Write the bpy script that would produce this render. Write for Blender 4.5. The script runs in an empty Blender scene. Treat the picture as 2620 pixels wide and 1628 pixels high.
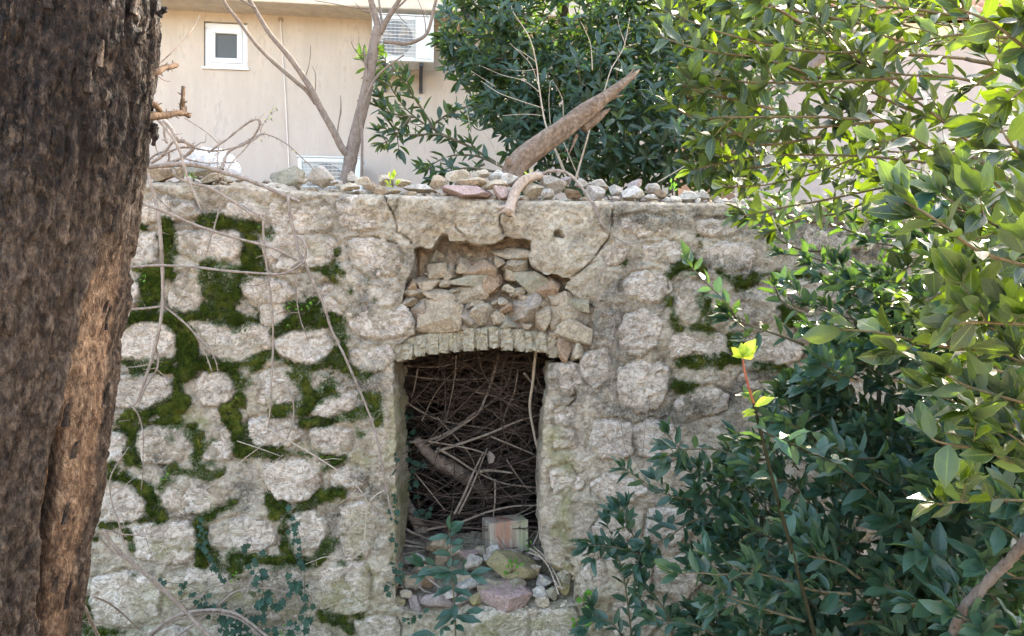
import bpy, math, random
import numpy as np
from mathutils import Matrix, Vector

R = math.radians
SC = bpy.context.scene
COL = SC.collection
random.seed(7)
RNG = np.random.default_rng(7)

# ------------------------------------------------------------------ camera, world, sun, exposure
DW = 3.88                     # metres from the camera to the face of the ruined wall (Y = 0)
CZ = 1.62                     # eye height
FP = 2017.6                   # photograph pixels per metre at one metre
cam_data = bpy.data.cameras.new('camera')
cam_data.sensor_width = 36.0
cam_data.lens = 18.0 / 0.6493
cam_data.clip_start = 0.05
cam_data.clip_end = 2000.0
cam = bpy.data.objects.new('camera', cam_data)
cam.location = (0.0, -DW, CZ)
cam.rotation_euler = (R(90), 0, 0)
COL.objects.link(cam)
SC.camera = cam

SUN_EL, SUN_AZ = 28.0, 30.0   # the sun stands behind the houses, to the right
world = bpy.data.worlds.new('World')
SC.world = world
world.use_nodes = True
wn = world.node_tree
for n in list(wn.nodes):
    wn.nodes.remove(n)
w_out = wn.nodes.new('ShaderNodeOutputWorld')
w_bg = wn.nodes.new('ShaderNodeBackground')
w_sky = wn.nodes.new('ShaderNodeTexSky')
w_sky.sky_type = 'NISHITA'
w_sky.sun_disc = False
w_sky.sun_elevation = R(SUN_EL)
w_sky.sun_rotation = R(SUN_AZ)
w_sky.air_density = 1.0
w_sky.dust_density = 6.0
w_sky.ozone_density = 0.0
w_bg.inputs['Strength'].default_value = 0.15
wn.links.new(w_sky.outputs[0], w_bg.inputs[0])
wn.links.new(w_bg.outputs[0], w_out.inputs[0])

sun_data = bpy.data.lights.new('sun', 'SUN')
sun_data.energy = 2.7
sun_data.angle = R(0.53)
sun_data.color = (1.0, 0.93, 0.80)
sun = bpy.data.objects.new('sun', sun_data)
sd = Vector((math.sin(R(SUN_AZ)) * math.cos(R(SUN_EL)), math.cos(R(SUN_AZ)) * math.cos(R(SUN_EL)), math.sin(R(SUN_EL))))
sun.rotation_euler = sd.to_track_quat('Z', 'Y').to_euler()
sun.location = (6, 12, 12)
COL.objects.link(sun)

SC.view_settings.view_transform = 'Standard'
SC.view_settings.look = 'None'
SC.view_settings.exposure = 3.8
SC.view_settings.gamma = 1.0
SC.view_settings.use_curve_mapping = False
SC.render.engine = 'CYCLES'
SC.cycles.use_denoising = True
SC.cycles.max_bounces = 8
SC.cycles.diffuse_bounces = 4
SC.cycles.transmission_bounces = 6


# ------------------------------------------------------------------ helpers
def P(px, py, Y):
    """world point of a photograph pixel at depth Y"""
    d = Y + DW
    return np.array([(px - 1310.0) * d / FP, Y, CZ + (814.0 - py) * d / FP])


CROP = {'F': (0, 0, 1.0), 'R1': (0, 0, 2.7), 'R2': (860, 0, 2.7), 'R3': (1720, 0, 2.7), 'R4': (250, 480, 2.9075), 'R5': (950, 440, 3.024),
        'R6': (1500, 500, 2.173), 'R7': (150, 1000, 2.408), 'R8': (950, 880, 2.021), 'C1': (1480, 1000, 2.135), 'C2': (2100, 400, 2.519),
        'C3': (380, 240, 4.68), 'C4': (980, 1280, 4.197)}


def px(crop, pts):
    ox, oy, s = CROP[crop]
    return [(ox + p[0] / s, oy + p[1] / s) for p in pts]


def wall_xy(crop, pts):
    """traced points to (X, Z) on the wall face"""
    return np.array([[P(a, b, 0)[0], P(a, b, 0)[2]] for a, b in px(crop, pts)])


def _hash(ix, iy, iz, seed):
    h = (ix.astype(np.int64) * 374761393 + iy.astype(np.int64) * 668265263 + iz.astype(np.int64) * 2147483647 + seed * 974634777) & 0xFFFFFFFF
    h = ((h ^ (h >> 13)) * 1274126177) & 0xFFFFFFFF
    h = ((h ^ (h >> 16)) * 2246822519) & 0xFFFFFFFF
    return ((h ^ (h >> 15)) & 0xFFFFFF).astype(np.float64) / 0xFFFFFF * 2 - 1


def vnoise(p, seed=0):
    p = np.asarray(p, float)
    i = np.floor(p).astype(np.int64)
    f = p - i
    f = f * f * (3 - 2 * f)
    out = 0
    for dx in (0, 1):
        wx = f[:, 0] if dx else 1 - f[:, 0]
        for dy in (0, 1):
            wy = f[:, 1] if dy else 1 - f[:, 1]
            for dz in (0, 1):
                wz = f[:, 2] if dz else 1 - f[:, 2]
                out = out + wx * wy * wz * _hash(i[:, 0] + dx, i[:, 1] + dy, i[:, 2] + dz, seed)
    return out


def fbm(p, octaves=4, seed=0, ridged=False):
    s, a, t = 0, 1.0, 0
    p = np.asarray(p, float)
    for o in range(octaves):
        n = vnoise(p, seed + o * 17)
        if ridged:
            n = 1 - 2 * np.abs(n)
        s = s + a * n
        t += a
        a *= 0.5
        p = p * 2.03 + 11.3
    return s / t


def fb2(x, z, freq, octaves=4, seed=0, ridged=False):
    return fbm(np.stack([x * freq, z * freq, np.full_like(x, seed * 3.7)], 1), octaves, seed, ridged)


def sstep(a, b, x):
    t = np.clip((x - a) / (b - a), 0, 1)
    return t * t * (3 - 2 * t)


def chaikin(pts, n=2, closed=True):
    p = np.asarray(pts, float)
    for _ in range(n):
        q = np.roll(p, -1, 0)
        p = np.stack([0.75 * p + 0.25 * q, 0.25 * p + 0.75 * q], 1).reshape(-1, 2)
    return p


def poly_sd(pts, X, Z):
    """signed distance to a polygon, positive inside"""
    d = np.full(X.shape, 1e9)
    inside = np.zeros(X.shape, bool)
    n = len(pts)
    for i in range(n):
        ax, az = pts[i]
        bx, bz = pts[(i + 1) % n]
        ex, ez = bx - ax, bz - az
        L = ex * ex + ez * ez + 1e-12
        t = np.clip(((X - ax) * ex + (Z - az) * ez) / L, 0, 1)
        d = np.minimum(d, (X - ax - t * ex) ** 2 + (Z - az - t * ez) ** 2)
        c = ((az > Z) != (bz > Z)) & (X < (bx - ax) * (Z - az) / (bz - az + 1e-12) + ax)
        inside ^= c
    d = np.sqrt(d)
    return np.where(inside, d, -d)


def stroke_field(strokes, X, Z):
    """largest of (half width - distance) over thick traced strokes"""
    f = np.full(X.shape, -1.0)
    for pts, w in strokes:
        lo, hi = pts.min(0) - w - 0.05, pts.max(0) + w + 0.05
        m = (X > lo[0]) & (X < hi[0]) & (Z > lo[1]) & (Z < hi[1])
        if not m.any():
            continue
        x, z = X[m], Z[m]
        g = np.full(x.shape, -1.0)
        segs = [(pts[0], pts[0])] if len(pts) == 1 else [(pts[i], pts[i + 1]) for i in range(len(pts) - 1)]
        for a, b in segs:
            e = b - a
            L = e @ e + 1e-12
            t = np.clip(((x - a[0]) * e[0] + (z - a[1]) * e[1]) / L, 0, 1)
            g = np.maximum(g, w - np.hypot(x - a[0] - t * e[0], z - a[1] - t * e[1]))
        f[m] = np.maximum(f[m], g)
    return f


def strokes(crop, lst):
    s = CROP[crop][2]
    return [(wall_xy(crop, pts), w / s / 2 * DW / FP) for pts, w in lst]


def catmull(pts, n=8):
    p = np.asarray(pts, float)
    if len(p) < 3:
        t = np.linspace(0, 1, n + 1)[:, None]
        return p[0] * (1 - t) + p[-1] * t
    q = np.vstack([2 * p[0] - p[1], p, 2 * p[-1] - p[-2]])
    out = []
    for i in range(1, len(q) - 2):
        a, b, c, d = q[i - 1], q[i], q[i + 1], q[i + 2]
        for k in range(n):
            t = k / n
            out.append(0.5 * ((2 * b) + (c - a) * t + (2 * a - 5 * b + 4 * c - d) * t * t + (3 * b - a - 3 * c + d) * t ** 3))
    out.append(p[-1])
    return np.array(out)


def frames(p):
    T = np.gradient(p, axis=0)
    T /= np.linalg.norm(T, axis=1)[:, None] + 1e-12
    up = np.array([0, 0, 1.0]) if abs(T[0][2]) < 0.9 else np.array([1.0, 0, 0])
    N = np.zeros_like(p)
    v = np.cross(T[0], up)
    N[0] = v / np.linalg.norm(v)
    for i in range(1, len(p)):
        v = N[i - 1] - T[i] * (N[i - 1] @ T[i])
        N[i] = v / (np.linalg.norm(v) + 1e-12)
    return T, N, np.cross(T, N)


class Buf:
    """collects pieces that end up as ONE mesh object"""
    def __init__(self):
        self.V, self.Q, self.T, self.n, self.tint, self.uvq = [], [], [], 0, [], []

    def add(self, V, F, tint=None):
        V = np.asarray(V, float)
        F = np.asarray(F, np.int64)
        (self.Q if F.shape[1] == 4 else self.T).append(F + self.n)
        self.V.append(V)
        self.tint.append(np.full(len(V), random.random() if tint is None else tint) if np.isscalar(tint) or tint is None else tint)
        self.n += len(V)

    def tube(self, pts, r0, r1=None, sides=6, n=6, knob=0.12, smooth=True, tint=None):
        p = catmull(pts, n) if smooth else np.asarray(pts, float)
        r1 = r0 if r1 is None else r1
        m = len(p)
        if np.ndim(r0):
            r = np.interp(np.linspace(0, 1, m), np.linspace(0, 1, len(r0)), r0)
        else:
            r = np.linspace(r0, r1, m)
        r = r * (1 + knob * RNG.uniform(-1, 1, m))
        T, N, B = frames(p)
        a = np.arange(sides) / sides * 2 * math.pi
        ring = p[:, None, :] + r[:, None, None] * (np.cos(a)[None, :, None] * N[:, None, :] + np.sin(a)[None, :, None] * B[:, None, :])
        V = np.vstack([ring.reshape(-1, 3), p[:1] - T[:1] * r[0] * 0.2, p[-1:] + T[-1:] * r[-1] * 0.4])
        i, j = np.meshgrid(np.arange(m - 1), np.arange(sides), indexing='ij')
        j2 = (j + 1) % sides
        F = np.stack([i * sides + j, i * sides + j2, (i + 1) * sides + j2, (i + 1) * sides + j], -1).reshape(-1, 4)
        base = self.n
        self.add(V, F, tint)
        k = np.arange(sides)
        c0, c1 = m * sides, m * sides + 1
        self.T.append(np.vstack([np.stack([np.full(sides, c0), (k + 1) % sides, k], 1),
                                 np.stack([np.full(sides, c1), (m - 1) * sides + k, (m - 1) * sides + (k + 1) % sides], 1)]) + base)
        return p, T, N, B

    def box(self, lo, hi):
        x0, y0, z0 = lo
        x1, y1, z1 = hi
        V = [(x0, y0, z0), (x1, y0, z0), (x1, y1, z0), (x0, y1, z0), (x0, y0, z1), (x1, y0, z1), (x1, y1, z1), (x0, y1, z1)]
        self.add(V, [(0, 3, 2, 1), (4, 5, 6, 7), (0, 1, 5, 4), (1, 2, 6, 5), (2, 3, 7, 6), (3, 0, 4, 7)])

    def mesh(self, name, mat, smooth=True):
        V = np.vstack(self.V)
        me = mesh_np(name, V, self.Q, self.T, mat, smooth)
        a = me.attributes.new('tint', 'FLOAT', 'POINT')
        a.data.foreach_set('value', np.concatenate(self.tint).astype(np.float32))
        return me

    def build(self, name, mat, parent=None, smooth=True, bevel=0, local=False):
        o = link(bpy.data.objects.new(name, self.mesh(name, mat, smooth)), parent, local)
        if bevel:
            b = o.modifiers.new('bevel', 'BEVEL')
            b.width = bevel
            b.segments = 2
            b.limit_method = 'ANGLE'
        return o


def mesh_np(name, V, quads, tris, mat, smooth=True, uv=None):
    me = bpy.data.meshes.new(name)
    V = np.asarray(V, np.float32)
    q = np.vstack(quads).astype(np.int32) if len(quads) else np.zeros((0, 4), np.int32)
    t = np.vstack(tris).astype(np.int32) if len(tris) else np.zeros((0, 3), np.int32)
    me.vertices.add(len(V))
    me.vertices.foreach_set('co', V.ravel())
    nl = q.size + t.size
    me.loops.add(nl)
    me.loops.foreach_set('vertex_index', np.concatenate([q.ravel(), t.ravel()]))
    me.polygons.add(len(q) + len(t))
    starts = np.concatenate([np.arange(len(q)) * 4, q.size + np.arange(len(t)) * 3]).astype(np.int32)
    me.polygons.foreach_set('loop_start', starts)
    me.polygons.foreach_set('use_smooth', np.full(len(q) + len(t), smooth, bool))
    if uv is not None:
        l = me.uv_layers.new(name='UVMap')
        idx = np.concatenate([q.ravel(), t.ravel()])
        l.data.foreach_set('uv', np.asarray(uv, np.float32)[idx].ravel())
    me.update(calc_edges=True)
    me.validate()
    if mat:
        me.materials.append(mat)
    return me


def link(o, parent=None, local=False):
    COL.objects.link(o)
    if parent is not None:
        o.parent = parent
        if not local:
            o.matrix_parent_inverse = parent.matrix_basis.inverted()
    return o


def tag(o, label=None, cat=None, group=None, kind=None):
    if label:
        o['label'] = label
    if cat:
        o['category'] = cat
    if group:
        o['group'] = group
    if kind:
        o['kind'] = kind
    return o


def thing(name, label, cat, loc, rz=0, group=None):
    e = bpy.data.objects.new(name, None)
    e.empty_display_size = 0.1
    e.location = tuple(float(v) for v in loc)
    e.rotation_euler = (0, 0, rz)
    COL.objects.link(e)
    return tag(e, label, cat, group)


def set_wear(me, wear):
    a = me.attributes.new('wear', 'FLOAT_COLOR', 'POINT')
    a.data.foreach_set('color', np.hstack([wear, np.ones((len(wear), 1))]).astype(np.float32).ravel())


# ------------------------------------------------------------------ materials
class NT:
    def __init__(self, name):
        self.m = bpy.data.materials.new(name)
        self.m.use_nodes = True
        self.t = self.m.node_tree
        for n in list(self.t.nodes):
            self.t.nodes.remove(n)
        self.out = self.n('ShaderNodeOutputMaterial')

    def n(self, typ, **kw):
        x = self.t.nodes.new(typ)
        for k, v in kw.items():
            setattr(x, k, v)
        return x

    def l(self, a, b):
        self.t.links.new(a, b)

    def val(self, sock, v):
        if isinstance(v, bpy.types.NodeSocket):
            self.l(v, sock)
        elif isinstance(v, tuple) and len(v) == 3 and sock.type == 'RGBA':
            sock.default_value = (*v, 1)
        else:
            sock.default_value = v

    def coords(self, kind='Object', scale=(1, 1, 1)):
        c = self.n('ShaderNodeTexCoord')
        mp = self.n('ShaderNodeMapping')
        mp.inputs['Scale'].default_value = scale
        self.l(c.outputs[kind], mp.inputs['Vector'])
        return mp.outputs[0]

    def world_pos(self, scale=(1, 1, 1)):
        c = self.n('ShaderNodeNewGeometry')
        mp = self.n('ShaderNodeMapping')
        mp.inputs['Scale'].default_value = scale
        self.l(c.outputs['Position'], mp.inputs['Vector'])
        return mp.outputs[0]

    def noise(self, vec, scale, detail=4, rough=0.55, dist=0.0):
        x = self.n('ShaderNodeTexNoise')
        x.inputs['Scale'].default_value = scale
        x.inputs['Detail'].default_value = detail
        x.inputs['Roughness'].default_value = rough
        x.inputs['Distortion'].default_value = dist
        self.l(vec, x.inputs['Vector'])
        return x.outputs['Fac']

    def voro(self, vec, scale, feature='F1'):
        x = self.n('ShaderNodeTexVoronoi', feature=feature)
        x.inputs['Scale'].default_value = scale
        self.l(vec, x.inputs['Vector'])
        return x.outputs['Distance']

    def ramp(self, fac, stops):
        x = self.n('ShaderNodeValToRGB')
        while len(x.color_ramp.elements) < len(stops):
            x.color_ramp.elements.new(0.5)
        for e, (p, c) in zip(x.color_ramp.elements, stops):
            e.position = p
            e.color = (*c, 1) if isinstance(c, tuple) else (c, c, c, 1)
        self.l(fac, x.inputs['Fac'])
        return x.outputs['Color']

    def mix(self, fac, a, b, blend='MIX'):
        x = self.n('ShaderNodeMix', data_type='RGBA', blend_type=blend)
        self.val(x.inputs['Factor'], fac)
        self.val(x.inputs[6], a)
        self.val(x.inputs[7], b)
        return x.outputs[2]

    def math(self, op, a, b=0.0):
        x = self.n('ShaderNodeMath', operation=op)
        self.val(x.inputs[0], a)
        self.val(x.inputs[1], b)
        return x.outputs[0]

    def attr(self, name, out='Fac'):
        x = self.n('ShaderNodeAttribute', attribute_name=name)
        return x.outputs[out]

    def sep(self, col):
        x = self.n('ShaderNodeSeparateColor')
        self.l(col, x.inputs[0])
        return x.outputs

    def bump(self, h, strength=0.4, dist=0.01, normal=None):
        x = self.n('ShaderNodeBump')
        x.inputs['Strength'].default_value = strength
        x.inputs['Distance'].default_value = dist
        self.l(h, x.inputs['Height'])
        if normal is not None:
            self.l(normal, x.inputs['Normal'])
        return x.outputs[0]

    def principled(self, col, rough=0.85, normal=None, spec=0.3, **kw):
        x = self.n('ShaderNodeBsdfPrincipled')
        self.val(x.inputs['Base Color'], col)
        self.val(x.inputs['Roughness'], rough)
        x.inputs['Specular IOR Level'].default_value = spec
        if normal is not None:
            self.l(normal, x.inputs['Normal'])
        for k, v in kw.items():
            self.val(x.inputs[k.replace('_', ' ')], v)
        return x.outputs[0]

    def done(self, surf):
        self.l(surf, self.out.inputs['Surface'])
        return self.m


def weather(nt, col, pos, moss=True):
    """moss film, black lichen and algae follow the 'wear' attribute of the mesh"""
    w = nt.sep(nt.attr('wear', 'Color'))
    fine = nt.noise(pos, 90, 4, 0.7)
    med = nt.noise(pos, 22, 5, 0.65)
    st = nt.math('MULTIPLY', w[1], nt.ramp(nt.math('ADD', fine, nt.math('MULTIPLY', med, 0.6)), [(0.60, 0.0), (0.92, 1.0)]))
    col = nt.mix(st, col, (0.055, 0.052, 0.045))
    al = nt.math('MULTIPLY', w[2], nt.ramp(med, [(0.32, 0.15), (0.62, 0.9)]))
    col = nt.mix(al, col, (0.20, 0.19, 0.045))
    ms = nt.math('MULTIPLY', w[0], nt.ramp(fine, [(0.3, 0.25), (0.55, 1.0)]))
    return nt.mix(ms, col, (0.035, 0.06, 0.012))


def make_stone_mat(name, dark, mid, light, var=0.35, scale=1.0, wear=True, bump=0.9, wrinkle=0.6, grime_amt=0.9):
    nt = NT(name)
    pos = nt.world_pos()
    n1 = nt.noise(pos, 7 * scale, 6, 0.62, 0.4)
    n2 = nt.noise(pos, 42 * scale, 6, 0.7)
    n3 = nt.noise(pos, 170 * scale, 3, 0.6)
    col = nt.ramp(n1, [(0.28, dark), (0.5, mid), (0.72, light)])
    tone = nt.noise(pos, 2.3, 4, 0.6, 0.3)
    col = nt.mix(nt.ramp(tone, [(0.42, 0.0), (0.62, 0.45)]), col, tuple(0.55 * a + 0.45 * b for a, b in zip(mid, (0.30, 0.235, 0.20))))
    inf = nt.n('ShaderNodeObjectInfo')
    col = nt.mix(nt.math('MULTIPLY', inf.outputs['Random'], var), col, nt.mix(n2, (0.24, 0.195, 0.135), (0.36, 0.28, 0.22)))
    col = nt.mix(0.6, col, nt.ramp(n2, [(0.34, (0.30, 0.27, 0.23)), (0.56, (1.0, 1.0, 1.0))]), 'MULTIPLY')
    # folds and splits of the hewn face: thin lines with earth and crevice shade painted in
    wr = nt.math('ABSOLUTE', nt.math('SUBTRACT', nt.noise(nt.world_pos((1, 1, 1.5)), 16 * scale, 5, 0.62, 0.9), 0.5))
    wl = nt.ramp(wr, [(0.0, 0.0), (0.035, 1.0)])
    col = nt.mix(wrinkle, col, nt.mix(wl, (0.30, 0.25, 0.20), (1.0, 1.0, 1.0)), 'MULTIPLY')
    grime = nt.ramp(nt.noise(pos, 5.0, 7, 0.72, 0.6), [(0.50, 0.0), (0.68, 1.0)])
    col = nt.mix(nt.math('MULTIPLY', grime, nt.math('MULTIPLY', nt.ramp(n3, [(0.3, 0.15), (0.65, 1.0)]), grime_amt)), col, (0.085, 0.076, 0.058))
    if wear:
        col = weather(nt, col, pos)
    h = nt.math('ADD', nt.math('MULTIPLY', n2, 1.0), nt.math('MULTIPLY', n3, 0.35))
    h = nt.math('ADD', h, nt.math('MULTIPLY', nt.ramp(wr, [(0.0, 0.0), (0.16, 1.0)]), 0.45 * wrinkle))
    return nt.done(nt.principled(col, 0.92, nt.bump(h, bump, 0.022), 0.2))


M = {}
M['stone'] = make_stone_mat('hewn_limestone', (0.58, 0.465, 0.35), (0.72, 0.60, 0.475), (0.80, 0.70, 0.585), 0.12, 1.0, True, 1.0, 0.7, 0.4)
M['mortar'] = make_stone_mat('lime_mortar', (0.32, 0.255, 0.175), (0.475, 0.395, 0.287), (0.62, 0.53, 0.41), 0.0, 0.85, True, 1.0, 0.45, 0.95)
M['rubble'] = make_stone_mat('rubble_core', (0.17, 0.115, 0.065), (0.28, 0.205, 0.135), (0.37, 0.29, 0.20), 0.3, 1.2, False, 1.0, 0.6, 0.6)


def solid_stone(name, c, k=0.25, bump=0.8, lich=0.0, dirt=0.55):
    nt = NT(name)
    pos = nt.world_pos()
    n1 = nt.noise(pos, 14, 6, 0.65, 0.3)
    n2 = nt.noise(pos, 70, 5, 0.7)
    lo = tuple(v * (1 - k) for v in c)
    hi = tuple(min(0.8, v * (1 + k)) for v in c)
    col = nt.ramp(n1, [(0.3, lo), (0.55, c), (0.75, hi)])
    inf = nt.n('ShaderNodeObjectInfo')
    col = nt.mix(nt.math('MULTIPLY', inf.outputs['Random'], 0.35), col, (0.30, 0.235, 0.165))
    col = nt.mix(0.5, col, nt.ramp(n2, [(0.33, (0.32, 0.29, 0.25)), (0.58, (1.0, 1.0, 1.0))]), 'MULTIPLY')
    wr = nt.math('ABSOLUTE', nt.math('SUBTRACT', nt.noise(pos, 24, 4, 0.6, 0.8), 0.5))
    col = nt.mix(0.6, col, nt.ramp(wr, [(0.0, (0.35, 0.30, 0.24)), (0.035, (1.0, 1.0, 1.0))]), 'MULTIPLY')  # crease lines darkened in the colour, earth and crevice shade
    col = nt.mix(nt.math('MULTIPLY', nt.ramp(nt.noise(pos, 20, 5, 0.7, 0.5), [(0.48, 0.0), (0.66, 1.0)]), dirt), col, (0.19, 0.145, 0.095))
    if lich:
        col = nt.mix(nt.math('MULTIPLY', nt.ramp(n2, [(0.45, 0.0), (0.6, 1.0)]), lich), col, (0.14, 0.14, 0.09))
    h = nt.math('ADD', n2, nt.math('MULTIPLY', nt.ramp(wr, [(0.0, 0.0), (0.12, 1.0)]), 0.3))
    return nt.done(nt.principled(col, 0.92, nt.bump(h, bump, 0.014), 0.2))


M['rock_cream'] = solid_stone('cream_rock', (0.50, 0.41, 0.29))
M['rock_white'] = solid_stone('white_rock', (0.55, 0.49, 0.41))
M['rock_grey'] = solid_stone('grey_rock', (0.42, 0.38, 0.33))
M['rock_pink'] = solid_stone('pink_rock', (0.42, 0.29, 0.25))
M['rock_mauve'] = solid_stone('mauve_rock', (0.34, 0.275, 0.25))
M['rock_tan'] = solid_stone('tan_rock', (0.40, 0.31, 0.21))
M['rock_orange'] = solid_stone('orange_rock', (0.36, 0.225, 0.125))
M['rock_brown'] = solid_stone('brown_rock', (0.24, 0.16, 0.095))
M['rock_olive'] = solid_stone('olive_rock', (0.31, 0.25, 0.11), 0.35, 0.5, 0.4)
M['rock_lichen'] = solid_stone('lichened_rock', (0.36, 0.31, 0.22), 0.3, 0.7, 0.7)
M['brick'] = solid_stone('old_arch_brick', (0.40, 0.345, 0.245), 0.3, 0.8, 0.35)
M['core_grey'] = solid_stone('core_grey_stone', (0.34, 0.275, 0.215))
M['core_tan'] = solid_stone('core_tan_stone', (0.38, 0.30, 0.205))
M['core_rust'] = solid_stone('core_rusty_stone', (0.35, 0.235, 0.15))
M['core_pale'] = solid_stone('core_pale_stone', (0.43, 0.36, 0.26))
M['red_brick'] = solid_stone('broken_brick', (0.33, 0.12, 0.06))


def wood_mat(name, c0, c1, c2, stretch=(60, 60, 9), rough=0.9, bump=0.8, tinted=False):
    nt = NT(name)
    pos = nt.world_pos()
    n1 = nt.noise(pos, 30, 5, 0.65, 0.6)
    n2 = nt.noise(nt.world_pos(stretch), 1.5, 5, 0.7)
    col = nt.ramp(nt.math('MULTIPLY', nt.math('ADD', n1, n2), 0.5), [(0.3, c0), (0.5, c1), (0.7, c2)])
    if tinted:
        col = nt.mix(nt.math('MULTIPLY', nt.attr('tint'), 0.6), col, tuple(v * 0.45 for v in c1))
    return nt.done(nt.principled(col, rough, nt.bump(nt.math('ADD', n1, n2), bump, 0.006), 0.12))


M['cane'] = wood_mat('dry_cane_bark', (0.10, 0.071, 0.053), (0.21, 0.163, 0.128), (0.35, 0.288, 0.236))
M['cane_grey'] = wood_mat('grey_vine_bark', (0.13, 0.098, 0.072), (0.23, 0.178, 0.135), (0.35, 0.285, 0.23))
M['twig_pale'] = wood_mat('pale_dead_twig', (0.22, 0.17, 0.12), (0.33, 0.265, 0.195), (0.45, 0.38, 0.295))
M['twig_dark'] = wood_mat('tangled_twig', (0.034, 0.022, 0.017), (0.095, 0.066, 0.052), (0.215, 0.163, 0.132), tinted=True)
M['bare_bark'] = wood_mat('smooth_grey_bark', (0.085, 0.063, 0.047), (0.155, 0.118, 0.092), (0.225, 0.178, 0.143))
M['limb_bark'] = wood_mat('grey_limb_bark', (0.05, 0.037, 0.028), (0.11, 0.085, 0.066), (0.17, 0.137, 0.11))
M['snag_wood'] = wood_mat('pale_snag_wood', (0.12, 0.08, 0.055), (0.30, 0.225, 0.165), (0.44, 0.35, 0.27))
M['deadwood'] = wood_mat('weathered_log', (0.05, 0.034, 0.024), (0.155, 0.107, 0.074), (0.29, 0.218, 0.158), (30, 60, 30), 0.9, 0.9, True)
M['rot'] = wood_mat('orange_dry_wood', (0.06, 0.038, 0.024), (0.13, 0.085, 0.053), (0.21, 0.145, 0.092))
M['stem_green'] = wood_mat('green_brown_stem', (0.05, 0.045, 0.025), (0.10, 0.085, 0.05), (0.16, 0.13, 0.08))
M['stem_deep'] = wood_mat('deep_green_stem', (0.010, 0.012, 0.005), (0.022, 0.022, 0.011), (0.04, 0.037, 0.02))
M['stem_red'] = wood_mat('red_young_stem', (0.16, 0.045, 0.03), (0.22, 0.07, 0.045), (0.26, 0.13, 0.06))
M['stem_lit'] = wood_mat('tan_green_twig', (0.06, 0.048, 0.025), (0.105, 0.08, 0.042), (0.17, 0.13, 0.07))


def bark_mat():
    nt = NT('trunk_bark')
    pos = nt.world_pos()
    n1 = nt.noise(nt.world_pos((1, 1, 0.5)), 60, 6, 0.72, 0.3)
    n2 = nt.noise(nt.world_pos((1, 1, 0.7)), 150, 4, 0.7, 0.1)
    n3 = nt.noise(nt.world_pos((1, 1, 0.6)), 7, 6, 0.68, 0.8)
    wr = nt.math('ABSOLUTE', nt.math('SUBTRACT', nt.noise(nt.world_pos((1.2, 1.2, 0.5)), 30, 5, 0.65, 0.4), 0.5))
    fis = nt.ramp(wr, [(0.0, 0.0), (0.07, 1.0)])
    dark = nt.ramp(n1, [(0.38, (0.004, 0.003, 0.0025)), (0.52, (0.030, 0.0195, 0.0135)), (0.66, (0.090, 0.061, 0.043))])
    # pale flaked scraps of inner bark
    flake = nt.ramp(nt.math('ADD', nt.math('MULTIPLY', n3, 0.8), nt.math('MULTIPLY', n1, 0.45)), [(0.69, 0.0), (0.76, 1.0)])
    dark = nt.mix(nt.math('MULTIPLY', flake, 0.8), dark, nt.ramp(n2, [(0.35, (0.05, 0.032, 0.022)), (0.65, (0.23, 0.165, 0.115))]))
    specks = nt.ramp(n2, [(0.62, 0.0), (0.70, 1.0)])
    dark = nt.mix(nt.math('MULTIPLY', specks, 0.55), dark, (0.17, 0.125, 0.095))
    w = nt.sep(nt.attr('wear', 'Color'))
    mid = nt.ramp(n1, [(0.36, (0.022, 0.0145, 0.010)), (0.50, (0.088, 0.060, 0.041)), (0.68, (0.20, 0.146, 0.104))])
    mid = nt.mix(nt.math('MULTIPLY', specks, 0.4), mid, (0.22, 0.165, 0.125))
    bare = nt.ramp(nt.math('ADD', nt.math('MULTIPLY', n1, 0.6), nt.math('MULTIPLY', n3, 0.4)), [(0.36, (0.035, 0.020, 0.012)), (0.49, (0.165, 0.098, 0.058)), (0.62, (0.40, 0.27, 0.17))])
    rot = nt.ramp(n2, [(0.38, (0.014, 0.008, 0.005)), (0.48, (0.20, 0.10, 0.042)), (0.68, (0.32, 0.19, 0.09))])
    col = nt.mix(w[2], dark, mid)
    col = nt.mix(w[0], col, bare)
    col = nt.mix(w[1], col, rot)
    col = nt.mix(0.55, col, nt.mix(fis, (0.16, 0.14, 0.13), (1.0, 1.0, 1.0)), 'MULTIPLY')  # crevice shade painted in: fissures darkened in the bark colour
    h = nt.math('ADD', nt.math('MULTIPLY', n1, 1.2), nt.math('MULTIPLY', n2, 0.6))
    h = nt.math('ADD', h, nt.math('MULTIPLY', nt.ramp(wr, [(0.0, 0.0), (0.14, 1.0)]), 0.6))
    return nt.done(nt.principled(col, 0.75, nt.bump(h, 1.0, 0.018), 0.18))


M['bark'] = bark_mat()


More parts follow.
